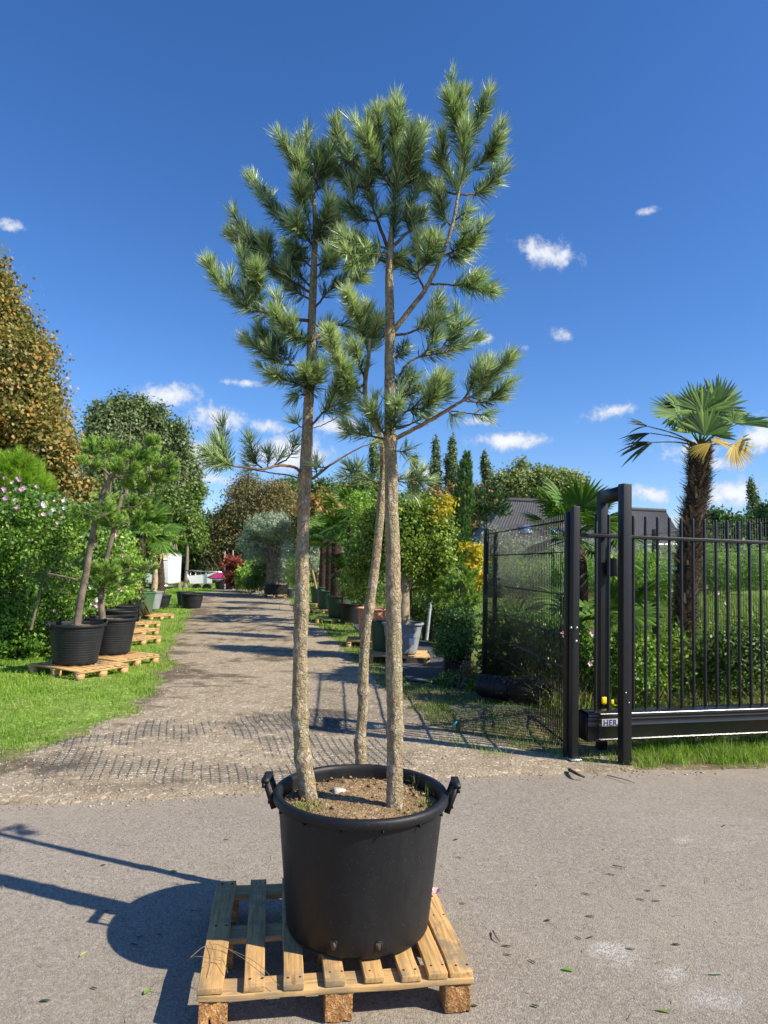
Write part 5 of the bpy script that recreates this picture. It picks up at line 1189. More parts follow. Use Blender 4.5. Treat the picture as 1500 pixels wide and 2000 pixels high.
YS = cS[1]; fan_palm('palm with yellowing fronds in the small dark tub', cS, [P(312, 1166, YS), P(312, 1120, YS), P(308, 1060, YS)], [.15, .14, .11], None, 202, 1.0, ('g1', 'y0', 'g2'), n=13, nsp=90)
tree('bushy bamboo-leaved shrub on a pale stem in the grey tub', cGr, px_blobs([(298, 1068, 24, 34), (315, 1045, 24, 24, .3), (285, 1040, 26, 30, .2)], cGr[1]), 'leaf_lime', 240, 26, .16, .09, 203, .11, 'bark_stake', 'shrub', 'shrub', tint=.35, aspect=.3)
M['bark_stake'] = plain('pale_stake', (.42, .32, .21), .8, .2, .2, 10)

def shrub(label, base, blobs, mat, nclump, per, cr, leaf, seed, stems=7, cat='shrub', name='shrub', group=None, aspect=.6, tint=.5, shell=.5, clumpvar=.18, fl=None):
    r_ = rng(seed); base = np.asarray(base, float); root = empty(name, base, label, cat, 0, group); B = np.asarray(blobs, float); mb = MB()
    for k in range(stems):
        b = B[r_.integers(len(B))]; d = unit(r_.normal(0, 1, 3) + [0, 0, .5]); e = b[:3] + d * b[3:] * .6; s0 = base + [r_.normal(0, .05), r_.normal(0, .05), 0]
        mb.tube(polyl([s0, (s0 * .6 + e * .4) + [0, 0, .1], e], 8), np.linspace(.018, .004, 8), 5)
    mb.build('stems', M['twig_grey'], root, kind='stuff')
    p, d, ci = clump_points(B, nclump, per, cr, r_, shell); p = p[p[:, 2] > .01]; d = d[:len(p)]; ci = ci[:len(p)]
    mb = MB(); leaf_quads(mb, p, leaf, r_, d, tint + r_.normal(0, clumpvar, nclump)[ci] + r_.normal(0, .14, len(p)), aspect); mb.build('leaves', M[mat], root, kind='stuff')
    if fl:
        for mat_, pts, Yf, size in fl: flowers(root, [P(a, b, Yf) for a, b in pts], mat_, size, r_)
    return root
M['twig_grey'] = plain('grey_twigs', (.16, .12, .085), .9, .2, .3, 20)
def gpx(px, py): c = G(px, py); return np.array([c[0], c[1], 0])
yh_ = gpx(30, 1296)[1] + .5
shrub('leafy hibiscus hedge shrub at the far left edge with mauve flowers above', gpx(10, 1292) + [0, .6, 0], px_blobs([(-60, 1120, 80, 160), (10, 1060, 60, 100), (20, 1160, 62, 110), (40, 1230, 60, 62, -.1), (60, 1010, 40, 66, .2), (-20, 1230, 60, 60)], yh_), 'leaf_hib', 800, 26, .15, .062, 301, 20, shell=.35, clumpvar=.22,
      cat='hibiscus', name='hibiscus_shrub', fl=[('mauve', [(10, 933), (36, 934), (38, 938), (10, 958), (33, 955), (11, 974), (34, 992), (42, 956), (72, 950), (8, 955), (78, 985), (25, 943)], yh_ - .75, .07)])
shrub('hibiscus hedge shrub behind the nearest tub, dotted with white and pink flowers', gpx(95, 1270) + [0, .8, 0], px_blobs([(105, 1060, 46, 78), (140, 1010, 38, 40, .3), (95, 1150, 56, 80, .2), (130, 1180, 50, 66), (95, 1225, 50, 50, -.2)], yh_ + .7), 'leaf_hib', 480, 26, .15, .058, 302, 16, shell=.35, clumpvar=.22,
      cat='hibiscus', name='hibiscus_shrub', fl=[('whitepetal', [(84, 984), (88, 988), (126, 978), (30, 978), (105, 995), (127, 992), (99, 1002)], yh_ - .1, .085), ('pinkpetal', [(107, 978), (113, 1021), (124, 1010), (48, 953), (118, 1000), (85, 1005), (107, 1193)], yh_ - .1, .065)])
shrub('hibiscus hedge shrub seen between the two potted pines, with pale pink flowers', gpx(170, 1240) + [0, 1.4, 0], px_blobs([(170, 1080, 44, 70), (200, 1060, 36, 50, .4), (180, 1150, 46, 60, .3), (150, 1040, 34, 40, .5)], yh_ + 2.6), 'leaf_hib', 480, 24, .2, .075, 303, 14,
      cat='hibiscus', name='hibiscus_shrub', fl=[('whitepetal', [(163, 1049), (127, 1045), (178, 1148), (181, 1180), (190, 1172)], yh_ + 1.7, .09), ('pinkpetal', [(189, 1063), (187, 1095), (228, 1043), (186, 1176), (190, 1183)], yh_ + 1.7, .085)])
shrub('staked hibiscus standing in the small black tubs of the left-hand row', gpx(232, 1225) + [0, 2, 0], px_blobs([(232, 1090, 26, 60), (248, 1110, 22, 50, .6), (215, 1150, 24, 40, -.4), (235, 1155, 22, 36)], yh_ + 4.5), 'leaf_lime', 300, 20, .2, .085, 304, 12,
      cat='hibiscus', name='hibiscus_shrub', fl=[('pinkpetal', [(241, 1063), (238, 1152), (227, 1048), (245, 1102), (250, 1090), (240, 1085), (232, 1072)], yh_ + 3.6, .10), ('whitepetal', [(230, 1040), (222, 1092)], yh_ + 3.6, .1)])
for k, (px, py0, py1) in enumerate([(201, 1205, 1150), (215, 1200, 1140), (228, 1195, 1135), (242, 1190, 1060), (236, 1195, 1100)]):
    mb = MB(); Yk = yh_ + 3.2 + k * .5; mb.tube([P(px, py0 + 20, Yk), P(px + 2, py1, Yk)], .022, 7); mb.build('stake', M['bark_stake'], smooth=True, label='thin pale wooden stake among the hibiscus of the left-hand row', cat='stake', group='stakes of the staked hibiscus')
# dark depth of the hedge
shrub('dark evergreen hedge running behind the hibiscus on the left', gpx(60, 1245) + [0, 2, 0], px_blobs([(60, 1120, 110, 150), (150, 1110, 60, 120, 1), (190, 1120, 60, 100, 3), (230, 1110, 50, 80, 5), (-80, 1100, 120, 180, 0)], yh_ + 2.2), 'leaf_dkhedge', 1500, 22, .3, .12, 305, 20, cat='hedge', name='hedge')
pine_px('lime green pine showing above the hibiscus hedge', gpx(40, 1240) + [-.2, 3, 0], [([(40, 1200), (42, 1050), (45, 960)], .08, .04)], [(20, 930, 44, 40), (-10, 945, 50, 50), (60, 945, 30, 34, .2), (75, 970, 26, 30), (35, 965, 50, 30), (40, 915, 24, 24)], 13.5, 'needle_lime', 60, 106, per=44, w=.009, ln=.17)

# ------------------------------------------------------------------ trees and buildings in the distance
tree('tall maple turning orange at the left edge of the picture', gpx(-10, 1170) + [0, 0, 0], px_blobs([(-60, 700, 120, 180), (-20, 640, 78, 110), (20, 760, 84, 130, -1), (60, 860, 84, 100, .5), (100, 900, 66, 80, -.5), (-40, 900, 130, 130), (60, 700, 34, 60), (-30, 560, 40, 40), (110, 970, 60, 60), (40, 960, 80, 60)], 20), 'leaf_autumn', 3000, 44, .40, .115, 401, .35, name='maple_tree', tint=.58, clumpvar=.2, limbs=14, aspect=.8)
for k, (px, py, rx, ry) in enumerate([(205, 860, 34, 80), (245, 850, 36, 86), (290, 860, 40, 84), (335, 900, 34, 86), (362, 945, 24, 66)]):
    lab = ['slender grey-green poplar next to the orange maple', 'tallest grey-green poplar of the left group', 'poplar in the middle of the left group, behind the bent pine', 'poplar second from the open sky in the left group', 'outermost lower poplar of the left group beside open sky'][k]
    tree(lab, gpx(px, 1150), px_blobs([(px, py, rx, ry), (px - rx * .3, py - ry * .45, rx * .5, ry * .5), (px + rx * .35, py - ry * .2, rx * .5, ry * .6), (px, py + ry * .8, rx * .9, ry * .9), (px + 6, py + ry * 1.7, rx * 1.1, ry * .7)], 44 + k), 'leaf_poplar', 760, 40, .50, .22, 410 + k, .10, name='poplar_tree', group='poplars on the left', tint=.45)
tree('round green tree below the poplars behind the trailer', gpx(350, 1150), px_blobs([(345, 1000, 50, 56), (310, 1010, 50, 50, 1), (370, 1045, 36, 40), (330, 1045, 40, 40)], 41.5), 'leaf_green', 760, 36, .42, .18, 420, .1, tint=.55)
shrub('dense dark hedge closing the end of the gravel track', gpx(420, 1150) + [0, 3, 0], px_blobs([(380, 1080, 36, 60), (430, 1080, 44, 66, 1), (480, 1090, 44, 60), (340, 1100, 40, 50), (540, 1090, 60, 60, 1), (610, 1090, 60, 60, 2), (405, 1040, 26, 36, 2)], 50), 'leaf_dkhedge', 1500, 24, .65, .25, 421, 20, cat='hedge', name='hedge')
def spruce(label, px, top, bot, hw, Y, mat, seed, n=420, tint=.5, group=None, per=44, leaf=.17):
    r_ = rng(seed); b = P(px, bot, Y); t = P(px, top, Y); Hh = t[2] - b[2]; hwm = hw * Y / F; base = np.array([b[0], Y, 0]); root = empty('spruce_tree', base, label, 'spruce tree', 0, group)
    mb = MB(); mb.tube([base, [b[0], Y, t[2]]], [.2, .03], 8); mb.build('trunk', M['bark_far'], root, smooth=True)
    u = r_.random(n) ** .8; lay = np.round(u * 13) / 13 + r_.normal(0, .012, n); a = r_.uniform(0, 2 * math.pi, n); rad = hwm * (1 - lay) ** .55 * r_.uniform(.35, 1.05, n); c = np.stack([b[0] + rad * np.cos(a), Y + rad * np.sin(a), b[2] + Hh * lay - rad * .22], 1)
    ci = np.repeat(np.arange(n), per); p = c[ci] + r_.normal(0, 1, (len(ci), 3)) * np.array([.26, .26, .14]) * hwm * .42
    p[:, 2] -= r_.exponential(.16, len(ci)) * hwm * .6
    mb = MB(); leaf_quads(mb, p, leaf, r_, None, tint + r_.normal(0, .16, n)[ci] + r_.normal(0, .14, len(p)), .4, .8); mb.build('crown', M[mat], root, kind='stuff'); return root
spruce('brownish spruce nearest the gap of sky at the end of the track', 478, 925, 1110, 100, 47, 'leaf_spruce', 430, 800, .6)
spruce('shorter dark spruce left of the brownish one', 440, 985, 1110, 56, 48, 'leaf_dkhedge', 431, 420, .6)
spruce('brownish spruce hung with cones behind the left trunk of the potted pines', 535, 935, 1110, 86, 46, 'leaf_spruce', 432, 760, .68)
tree('round dark green tree right of the spruces', gpx(590, 1150), px_blobs([(590, 990, 50, 50), (570, 960, 26, 26), (640, 980, 40, 46), (700, 975, 50, 40, 2)], 50), 'leaf_green', 700, 36, .55, .24, 433, .15, tint=.4)
tree('rusty red and green tree behind the palms', gpx(625, 1150), px_blobs([(625, 1010, 42, 40), (650, 1000, 26, 30, .5), (605, 1035, 30, 36)], 28), 'leaf_autumn', 420, 26, .35, .16, 434, .15, tint=.62)
# slim poplars bending in the wind along the skyline
pops = [(727, 868, 30, 200, 'slim poplar hidden partly by the two right-hand pine trunks', 0), (847, 866, 15, 110, 'slim wind-bent poplar left of the tallest one on the skyline', -8), (880, 860, 16, 100, 'tallest wind-bent poplar on the skyline, right of centre', -10), (811, 900, 12, 80, 'small dark poplar just right of the front pine trunk', 0), (948, 893, 14, 70, 'short leaning poplar above the round bonsai crown', -14), (1470, 948, 18, 90, 'lone poplar on the skyline at the right edge', -6)]
for k, (px, top, hw, ln, lab, lean) in enumerate(pops):
    Y = 62; r_ = rng(440 + k); n = 260; t = P(px, top, Y); b = P(px - lean * 1.2, top + ln + 40, Y); base = np.array([b[0], Y, 0]); root = empty('poplar_tree', base, lab, 'poplar tree', 0, 'slim poplars on the skyline')
    mb = MB(); mb.tube([base, t - [0, 0, .5]], [.25, .05], 6); mb.build('trunk', M['bark_far'], root)
    u = r_.random(n); c = t + (b - t) * u[:, None]; w = hw * .82 * Y / F * np.clip(np.minimum(u * 2.6 + .1, 1.15), 0, 1) * (1 + .25 * np.sin(u * 21 + k)); a = r_.uniform(0, 2 * math.pi, n); q = np.sqrt(r_.random(n))
    c = c + np.stack([np.cos(a) * w * q, np.sin(a) * w * q, 0 * a], 1); c[:, 0] += .5 * np.sin(u * 5 + k) * hw * Y / F * .5
    ci = np.repeat(np.arange(n), 24); p = c[ci] + r_.normal(0, 1, (len(ci), 3)) * np.array([.13, .13, .36]); mb = MB(); leaf_quads(mb, p, .21, r_, None, .5 + r_.normal(0, .18, n)[ci] + r_.normal(0, .12, len(p)), .6); mb.build('crown', M['leaf_poplar'], root, kind='stuff')
for k, (px, py, rx, ry, lab) in enumerate([(1010, 955, 38, 44, 'rounded pale green tree on the skyline behind the dark roof'), (1062, 950, 34, 42, 'pale tree in the middle of the skyline group behind the roof'), (1110, 958, 32, 38, 'rightmost pale tree of the skyline group behind the roof'), (938, 985, 40, 40, 'olive brown tree behind the cypress'), (862, 985, 36, 32, 'low yellowish tree behind the yellow-tipped shrub')]):
    tree(lab, gpx(px, 1148), px_blobs([(px, py, rx, ry), (px - rx * .5, py + 8, rx * .6, ry * .7), (px + rx * .5, py + 5, rx * .6, ry * .7), (px, py + ry, rx, ry)], 56), 'leaf_far' if k < 3 else 'leaf_spruce', 460, 40, .65, .26, 450 + k, .3, tint=.62 if k < 3 else .75, group='trees on the skyline')
for k, (px, py, rx, ry, lab) in enumerate([(1400, 1030, 26, 26, 'dark rounded tree low on the skyline right of the palm'), (1440, 1035, 30, 24, 'dark conifer beside the skyline poplar at the right'), (1515, 1020, 40, 36, 'dark tree at the right edge of the skyline'), (1360, 1040, 20, 16, 'small dark tree between the house roof and the palm')]):
    tree(lab, gpx(px, 1150), px_blobs([(px, py, rx, ry), (px, py + ry, rx * 1.2, ry)], 50), 'leaf_dkhedge', 240, 26, .6, .3, 460 + k, .3, tint=.5, group='dark trees at the right')
# far belt of trees that reads as one mass
mb = MB(); r_ = rng(470); n = 1500; x = r_.uniform(-75, 95, n); y = r_.uniform(66, 96, n); z = r_.uniform(0, 1, n) ** .7 * (4.5 + 2.5 * fbm(x * .07, 0 * x, 3, 12) * 2); ci = np.repeat(np.arange(n), 12); p = np.stack([x, y, z], 1)[ci] + r_.normal(0, 1, (n * 12, 3)) * [1.3, 1.3, .7]; p = p[p[:, 2] > 0]
leaf_quads(mb, p, 1.1, r_, None, np.clip(.45 + r_.normal(0, .2, len(p)), 0, 1), .8); mb.build('far_wood', M['leaf_spruce'], kind='stuff')

# houses with dark tiled roofs beyond the nursery
def house(label, corners_px, Y, depth, eave_px, ridge, skyl=(), wall='brick'):
    # corners_px: left eave, ridge left, ridge right, right eave of the slope facing the camera
    le, rl, rr2, re_ = [np.array(P(a, b, Y + dy)) for a, b, dy in corners_px]
    base = np.array([(le[0] + re_[0]) / 2, Y, 0]); root = empty('house', base, label, 'house')
    zE = min(le[2], re_[2]); back_l = le + [0, depth, 0]; back_r = re_ + [0, depth, 0]; back_l[2] = back_r[2] = le[2]
    # front slope as ribbed tile courses
    n, m = 34, 150; mb = MB(); u = np.linspace(0, 1, n)[:, None]; v = np.linspace(0, 1, m)[None]
    L_ = le + (rl - le) * u[..., None]; R_ = re_ + (rr2 - re_) * u[..., None]; G_ = L_ + (R_ - L_) * v[..., None]
    nrm = unit(np.cross(re_ - le, rl - le)); amp = (.035 * np.abs(np.sin(v * math.pi * m / 2.0 * .5)) + .05 * ((np.arange(n) % 2)[:, None])); G2 = G_ + nrm * amp[..., None] * (1 if nrm[1] < 0 else -1)
    mb.grid(G2[..., 0], G2[..., 1], G2[..., 2]); mb.build('roof', M['roof'], root)
    mb = MB(); mb.add([le, back_l, rl + [0, .02, 0], re_, back_r, rr2 + [0, .02, 0]], [[0, 2, 1]], .5); mb.add([re_, back_r, rr2 + [0, .02, 0]], [[0, 1, 2]], .5); mb.add([back_l, back_r, rr2 + [0, .02, 0], rl + [0, .02, 0]], [[0, 1, 2, 3]], .5); mb.build('roof_back', M['roof'], root)
    mb = MB(); mb.tube(polyl([rl + [0, 0, .05], rr2 + [0, 0, .05]], 40), .13 + .02 * (np.arange(40) % 2), 8); mb.build('ridge_tiles', M['roof'], root)
    mb = MB(); mb.box(((le[0] + re_[0]) / 2, Y + depth / 2 + .3, zE / 2 - .05), (abs(re_[0] - le[0]) - .6, depth - .3, zE - .1)); mb.build('wall', M[wall], root)
    mb = MB(); mb.bar(le - [0, .05, .06], re_ - [0, .05, .06], .14, .12); mb.build('gutter', M['galv'], root)
    for (a, b, w_, h_) in skyl:
        # on the slope
        d = ray(a, b); o_ = np.array([0, 0, H]); t = ((le - o_) @ nrm) / (d @ nrm); c = o_ + d * t; ux = unit(re_ - le); vy = unit(np.cross(nrm, ux)); vy = vy if vy[2] > 0 else -vy; nn_ = nrm if nrm[1] < 0 else -nrm
        R_m = np.stack([ux, vy, nn_], 1); fr = MB(); fr.box(c + nn_ * .1, (w_ + .14, h_ + .14, .12), R_m); f = fr.build('skylight', M['galv'], root); gm = MB(); gm.box(c + nn_ * .165, (w_, h_, .02), R_m); gm.build('pane', M['glass'], f)
    for (a, dz) in ((.25, 0), (.6, 0), (.85, 0)):
        c = le + (re_ - le) * a; wf = MB(); wf.box((c[0], Y + .42, zE * .5), (1.2, .08, 1.1)); w_ = wf.build('window', M['white'], root); g_ = MB(); g_.box((c[0], Y + .37, zE * .5), (1.0, .03, .9)); g_.build('pane', M['glass'], w_)
    return root
house('low house with a dark tiled roof and two blue skylights behind the mesh fence', [(925, 1078, 0), (985, 978, 4), (1150, 985, 4), (1205, 1080, 0)], 34, 9, None, None, [(1027, 1037, .42, .55), (1073, 1041, .62, .55)])
house('further house with a plain dark tiled hip roof between the portal and the big palm', [(1190, 1062, 0), (1215, 996, 4), (1300, 1000, 4), (1338, 1062, 0)], 38, 9, None, None)

# ------------------------------------------------------------------ end of the track
def trailer():
    c = gpx(333, 1152); Y = c[1]; root = empty('box_trailer', c, 'white box trailer parked on the grass at the end of the track', 'trailer'); k = Y / F
    x1 = P(333, 1110, Y)[0]; z0, z1 = P(335, 1142, Y)[2], P(335, 1079, Y)[2]; x0 = x1 - 2.9
    mb = MB(); V, fs = bevel_box((x1 - x0, 1.9, z1 - z0), .12); mb_poly(mb, V + np.array([(x0 + x1) / 2, Y + .95, (z0 + z1) / 2]), fs); mb.build('body', M['white'], root)
    mb = MB(); mb.box(((x0 + x1) / 2 - .05, Y + .95, z0 - .08), (x1 - x0 - .15, 1.8, .12)); mb.build('sill', M['galv'], root)
    mb = MB(); mb.box(((x0 + x1) / 2, Y - .012, z0 + (z1 - z0) * .78), (x1 - x0 - .3, .02, .03)); mb.build('seam', M['galv'], root)
    for dx in (.75, 1.45):
        for yy in (Y + .12, Y + 1.75):
            mb = MB(); mb.tube([[x1 - dx, yy - .09, .30], [x1 - dx, yy + .09, .30]], .30, 20); w_ = mb.build('wheel', M['black_pl'], root, smooth=True); mb = MB(); mb.tube([[x1 - dx, yy - .10, .30], [x1 - dx, yy + .10, .30]], .15, 16); mb.build('hub', M['galv'], w_, smooth=True)
trailer()
c = gpx(395, 1150); Y = c[1]; root = empty('flat_trailer', c, 'low cage trailer covered with a white and pink banner at the end of the track', 'trailer')
fr = [(362, 1114), (373, 1138), (378, 1150), (432, 1150), (438, 1138), (440, 1118)]
for a, b in ((0, 1), (1, 2), (2, 3), (3, 4), (4, 5), (0, 5)):
    mb = MB(); mb.bar(P(*fr[a], Y), P(*fr[b], Y), .06); mb.build('frame_rail', M['galv'], root); mb = MB(); mb.bar(P(*fr[a], Y + 1.4), P(*fr[b], Y + 1.4), .06); mb.build('frame_rail', M['galv'], root)
for px in np.linspace(372, 432, 7): mb = MB(); mb.bar(P(px, 1117, Y), P(px, 1136, Y), .025); mb.build('cage_bar', M['galv'], root)
def extr(name, pts, Y, dep, mat, root):
    f_ = np.array([P(a, b, Y) for a, b in pts]); n = len(f_); V = np.vstack([f_, f_ + [0, dep, 0]]); mb = MB(); i = np.arange(n); j = (i + 1) % n; mb.add(V, np.stack([i, i + n, j + n, j], 1)); mb_poly(mb, f_, [list(range(n))]); mb_poly(mb, f_ + [0, dep, 0], [list(range(n))[::-1]]); return mb.build(name, M[mat], root)
extr('banner', [(365, 1125), (400, 1122), (424, 1118), (403, 1128), (414, 1132), (414, 1139), (372, 1140)], Y - .08, .03, 'white', root)
extr('banner_stripe', [(424, 1118), (440, 1120), (440, 1129), (408, 1129)], Y - .09, .03, 'pink', root)
mb = MB(); mb.box(P(420, 1132, Y - .05), (.9, .03, .12)); mb.build('grey_flap', M['grey_pl'], root)
for px in (384, 404):
    mb = MB(); q = P(px, 1149, Y); mb.tube([q + [0, -.1, .0], q + [0, .1, 0]], .24, 16); mb.build('wheel', M['black_pl'], root, smooth=True)
for k, (px, top, lb) in enumerate([(439, 1077, 'left of two thin grey poles at the end of the track'), (455, 1075, 'right of two thin grey poles at the end of the track')]):
    q = gpx(px, 1152); mb = MB(); mb.tube([[q[0], q[1], 0], P(px, top, q[1])], .035, 8); mb.build('pole', M['greypole'], smooth=True, label=lb, cat='pole')
for k, (px, py, rt, h, lb) in enumerate([(428, 1152, .30, .42, 'leftmost small black tub of the cluster below the banner'), (442, 1152, .34, .52, 'taller black tub of the cluster below the two grey poles'), (456, 1151, .28, .44, 'black tub under the red maple')]):
    q = gpx(px, py); make_pot(lb, (q[0], q[1] + .3, 0), rt, rt * .8, h, 'black_pl2', handles=0, group='black tubs at the end of the track')
q = gpx(493, 1150); make_pot('round grey bowl pot right of the red maple', (q[0], q[1] + .5, 0), .55, .38, .5, 'grey_pl', handles=0)
tree('small red Japanese maple at the end of the track', gpx(458, 1150) + [0, .3, 0], px_blobs([(455, 1098, 20, 12), (448, 1115, 14, 12), (465, 1125, 22, 14), (455, 1130, 14, 16)], 33.5), 'leaf_red', 160, 24, .22, .12, 480, .05, name='maple_tree', limbs=4)
shrub('yellow-green shrub between the red maple and the old olive', gpx(490, 1150), px_blobs([(490, 1125, 26, 22), (505, 1105, 20, 16, .5), (478, 1135, 16, 14)], 33), 'leaf_lime', 200, 22, .25, .13, 481, 6)
shrub('low green shrub just left of the olive tub', gpx(515, 1152), px_blobs([(512, 1120, 20, 26), (500, 1138, 22, 12)], 31), 'leaf_green', 130, 22, .25, .13, 482, 6)

# ------------------------------------------------------------------ the old olive
oc = G(535, 1168); oc = np.array([oc[0], oc[1] + .5, 0]); YO = oc[1]
make_pot('wide low black tub holding the old gnarled olive', (oc[0], oc[1], .15), .55, .50, .42, 'black_pl2', handles=0)
pal_at('pallet under the wide black tub of the old olive', oc, 90, (0, -.15))
root = empty('olive_tree', (oc[0], oc[1], .5), 'old olive with a thick twisted trunk and silvery crown', 'olive tree'); r_ = rng(490)
for k, (pts, ra) in enumerate([([(535, 1148), (536, 1125), (534, 1100), (530, 1080), (524, 1060)], (.42, .30, .24, .19, .14)), ([(538, 1120), (546, 1095), (553, 1070), (562, 1050)], (.17, .15, .11, .07)), ([(528, 1100), (520, 1075), (508, 1058)], (.18, .13, .08)), ([(534, 1090), (538, 1065), (540, 1040)], (.2, .14, .08))]):
    C = polyl([P(a, b, YO) for a, b in pts], 26); rr_ = np.interp(np.linspace(0, 1, 26), np.linspace(0, 1, len(ra)), ra); mb = MB()
    mb.tube(C, rr_, 30, nz=lambda i, a, p: 1 + .22 * np.sin(a * 5 + p[:, 2][:, None] * 2.2) + .3 * fbm(a * 2.5, p[:, 2][:, None] * 2.5 + 0 * a, 4, 490)); mb.build('trunk' if k == 0 else 'limb', M['bark_olive'], root, smooth=True)
p, d, ci = clump_points(px_blobs([(535, 1030, 54, 26), (500, 1045, 28, 24, .2), (575, 1045, 30, 28, 0), (545, 1018, 38, 14), (520, 1065, 34, 18, .5), (560, 1062, 30, 18, .4), (484, 1066, 18, 26), (500, 1085, 18, 16), (590, 1068, 18, 22)], YO), 760, 34, .2, r_, .5)
mb = MB(); leaf_quads(mb, p, .12, r_, d, .5 + r_.normal(0, .16, 760)[ci] + r_.normal(0, .14, len(p)), .28); mb.build('crown', M['leaf_olive'], root, kind='stuff')
shrub('silvery shrub drooping behind the left pine trunk', gpx(610, 1165) + [0, 1.5, 0], px_blobs([(568, 1095, 24, 44), (610, 1080, 26, 34), (595, 1060, 24, 20)], 28), 'leaf_olive', 300, 24, .2, .12, 491, 8, tint=.62, aspect=.3)
shrub('feathery yellow-green grass-like plant left of the pine trunk', gpx(578, 1165), px_blobs([(577, 1115, 14, 36), (586, 1130, 16, 22)], 25), 'leaf_lime', 150, 24, .14, .11, 492, 8, aspect=.15)
q = gpx(572, 1168); make_pot('small grey square-sided pot right of the olive tub', (q[0], q[1] + .3, 0), .3, .27, .4, 'grey_pl', handles=0)
for px, lb in ((618, 'thin leaning brown stake near the palm tubs'),):
    mb = MB(); mb.tube([P(618, 1150, 22), P(607, 1100, 22)], .03, 7); mb.build('stake', M['bark_stake'], smooth=True, label=lb, cat='stake')

# ------------------------------------------------------------------ right-hand row along the track
row = [(663, 1207, .35, 'front green tub of the palm row right of the left pine trunk'), (640, 1190, .35, 'second green tub of the palm row'), (625, 1178, .35, 'rear green tub of the palm row')]
gp = []
for k, (px, py, rt, lb) in enumerate(row):
    pp_, c = ptub(lb, px, py, True, rt, .29, .56, 'green_pl', handles=0, ribs=20, group='green palm tubs'); gp.append(c)
    pal_at(['pallet under the front green palm tub', 'pallet under the second green palm tub', 'pallet under the rear green palm tub'][k], c, 90, (-.1, -.05))
    Yk = c[1]; tx = [657, 645, 632][k]; fan_palm(['fan palm in the front green tub, dark shaggy trunk', 'fan palm in the second green tub', 'fan palm in the rear green tub'][k], c, [P(tx, 1168 - 4 * k, Yk), P(tx, 1110, Yk), P(tx, 1060 - 3 * k, Yk)], [.16, .15, .12], None, 500 + k, .95, n=15, nsp=80, group='fan palms in green tubs', elr=(-.1, 1.2))
root = empty('palm_tree', gp[0] + [-.1, -.3, 0], 'small feather palm arching in front of the green tubs', 'palm tree'); tp_ = P(672, 1118, gp[0][1] - .5)
mb = MB(); mb.tube([tp_ - [0, 0, .8], tp_], [.05, .04], 8); mb.build('trunk', M['palm_bark'], root)
for k in range(11): place_frond(root, 'f0', tp_, k * 2.4, .55 + .25 * (k % 3), .62)
q = gpx(684, 1222); make_pot('plain black pot between the green tubs and the terracotta pot', (q[0], q[1] + .28, 0), .30, .26, .55, 'black_pl', handles=0)
tc_ = G(735, 1252, .14); Yt = tc_[1] + .3; tcx = P(729, 1230, Yt)[0]
root = make_pot('terracotta pot with a thick rolled rim behind the pine trunks', (tcx, Yt, .14), .30, .265, .60, 'terra', handles=0, rimw=.035)
mb = MB(); mb.lathe([(.28, .34), (.297, .35), (.297, .37), (.285, .38)], 40); mb.build('band', M['terra'], root, world=False, smooth=True)
pal_at('pallet under the terracotta pot', (tcx, Yt), 90)
gc = G(792, 1281, .14); Yg = gc[1] + .26; gx = P(786, 1250, Yg)[0]
make_pot('faded grey ribbed tub with a white and blue label, under the big leafy shrub', (gx, Yg, .15), .315, .235, .50, 'grey_pl', handles=0, ribs=22, rimw=.03)
gcx = gx
mb = MB(); l1 = P(804, 1253, Yg - .285); V, fs = bevel_box((.075, .004, .11), .001); mb_poly(mb, V + l1, fs); tag_o = mb.build('plant_label', M['white'], label='white plant label stuck on the grey ribbed tub', cat='label')
mb = MB(); mb.box(l1 + [-.004, -.004, .075], (.05, .004, .05)); o = mb.build('blue_panel', M['bluetag']); o.parent = tag_o
q = P(752, 1250, Yg + .35); make_pot('dark green tub tucked behind the faded grey one', (q[0], q[1], .14), .26, .21, .48, 'green_pl', handles=0)
pal_at('light wooden pallet under the faded grey tub', (gx, Yg), 90, (-.06, .08))
root = tree('large leafy shrub tree with a forked pale trunk and yellow shoots, in the grey tub', np.array([gx, Yg, .6]), px_blobs([(800, 1060, 66, 80), (850, 1050, 40, 66, -.1), (760, 1040, 50, 70, .2), (720, 1080, 42, 66, .3), (700, 1110, 30, 50, .4), (860, 1110, 32, 60), (780, 990, 50, 30), (840, 1000, 40, 30), (730, 1010, 34, 30, .3), (820, 1130, 34, 24, .2)], Yg), 'leaf_green2', 1250, 24, .13, .052, 510, .085, 'bark_far', 'tree', 'shrub_tree', tint=.6, limbs=14, aspect=.7, shell=.3, clumpvar=.26)
for pts, ra in (([(791, 1222), (789, 1180), (792, 1130), (795, 1080)], (.10, .085, .08, .05)), ([(793, 1150), (808, 1120), (825, 1100), (845, 1082)], (.06, .05, .045, .03))):
    C = polyl([P(a, b, Yg - .12) for a, b in pts], 20); mb = MB(); mb.tube(C, np.interp(np.linspace(0, 1, 20), np.linspace(0, 1, 4), ra), 14, nz=lambda i, a, p: 1 + .3 * fbm(a * 2, p[:, 2][:, None] * 8 + 0 * a, 3, 3)); mb.build('stem', M['bark_pale'] if 'bark_pale' in M else M['bark_stake'], root, smooth=True)
for bl in ((860, 1000, 24, 28), (875, 985, 14, 18), (848, 1015, 18, 16)):
    p, d, ci = clump_points(px_blobs([bl], Yg - .2), 24, 15, .09, rng(511), .3); mb = MB(); leaf_quads(mb, p, .05, rng(5), d, rng(6).normal(.5, .2, len(p)), .6); mb.build('yellow_shoots', M['leaf_yel'], root, kind='stuff')
shrub('pale lime shrub with upright shoots above the palm row', gpx(712, 1180), px_blobs([(705, 1000, 22, 40), (725, 1020, 24, 30), (690, 985, 14, 22), (715, 1060, 30, 40)], 13.6), 'leaf_lime', 330, 20, .10, .075, 512, 12, tint=.5, aspect=.4)
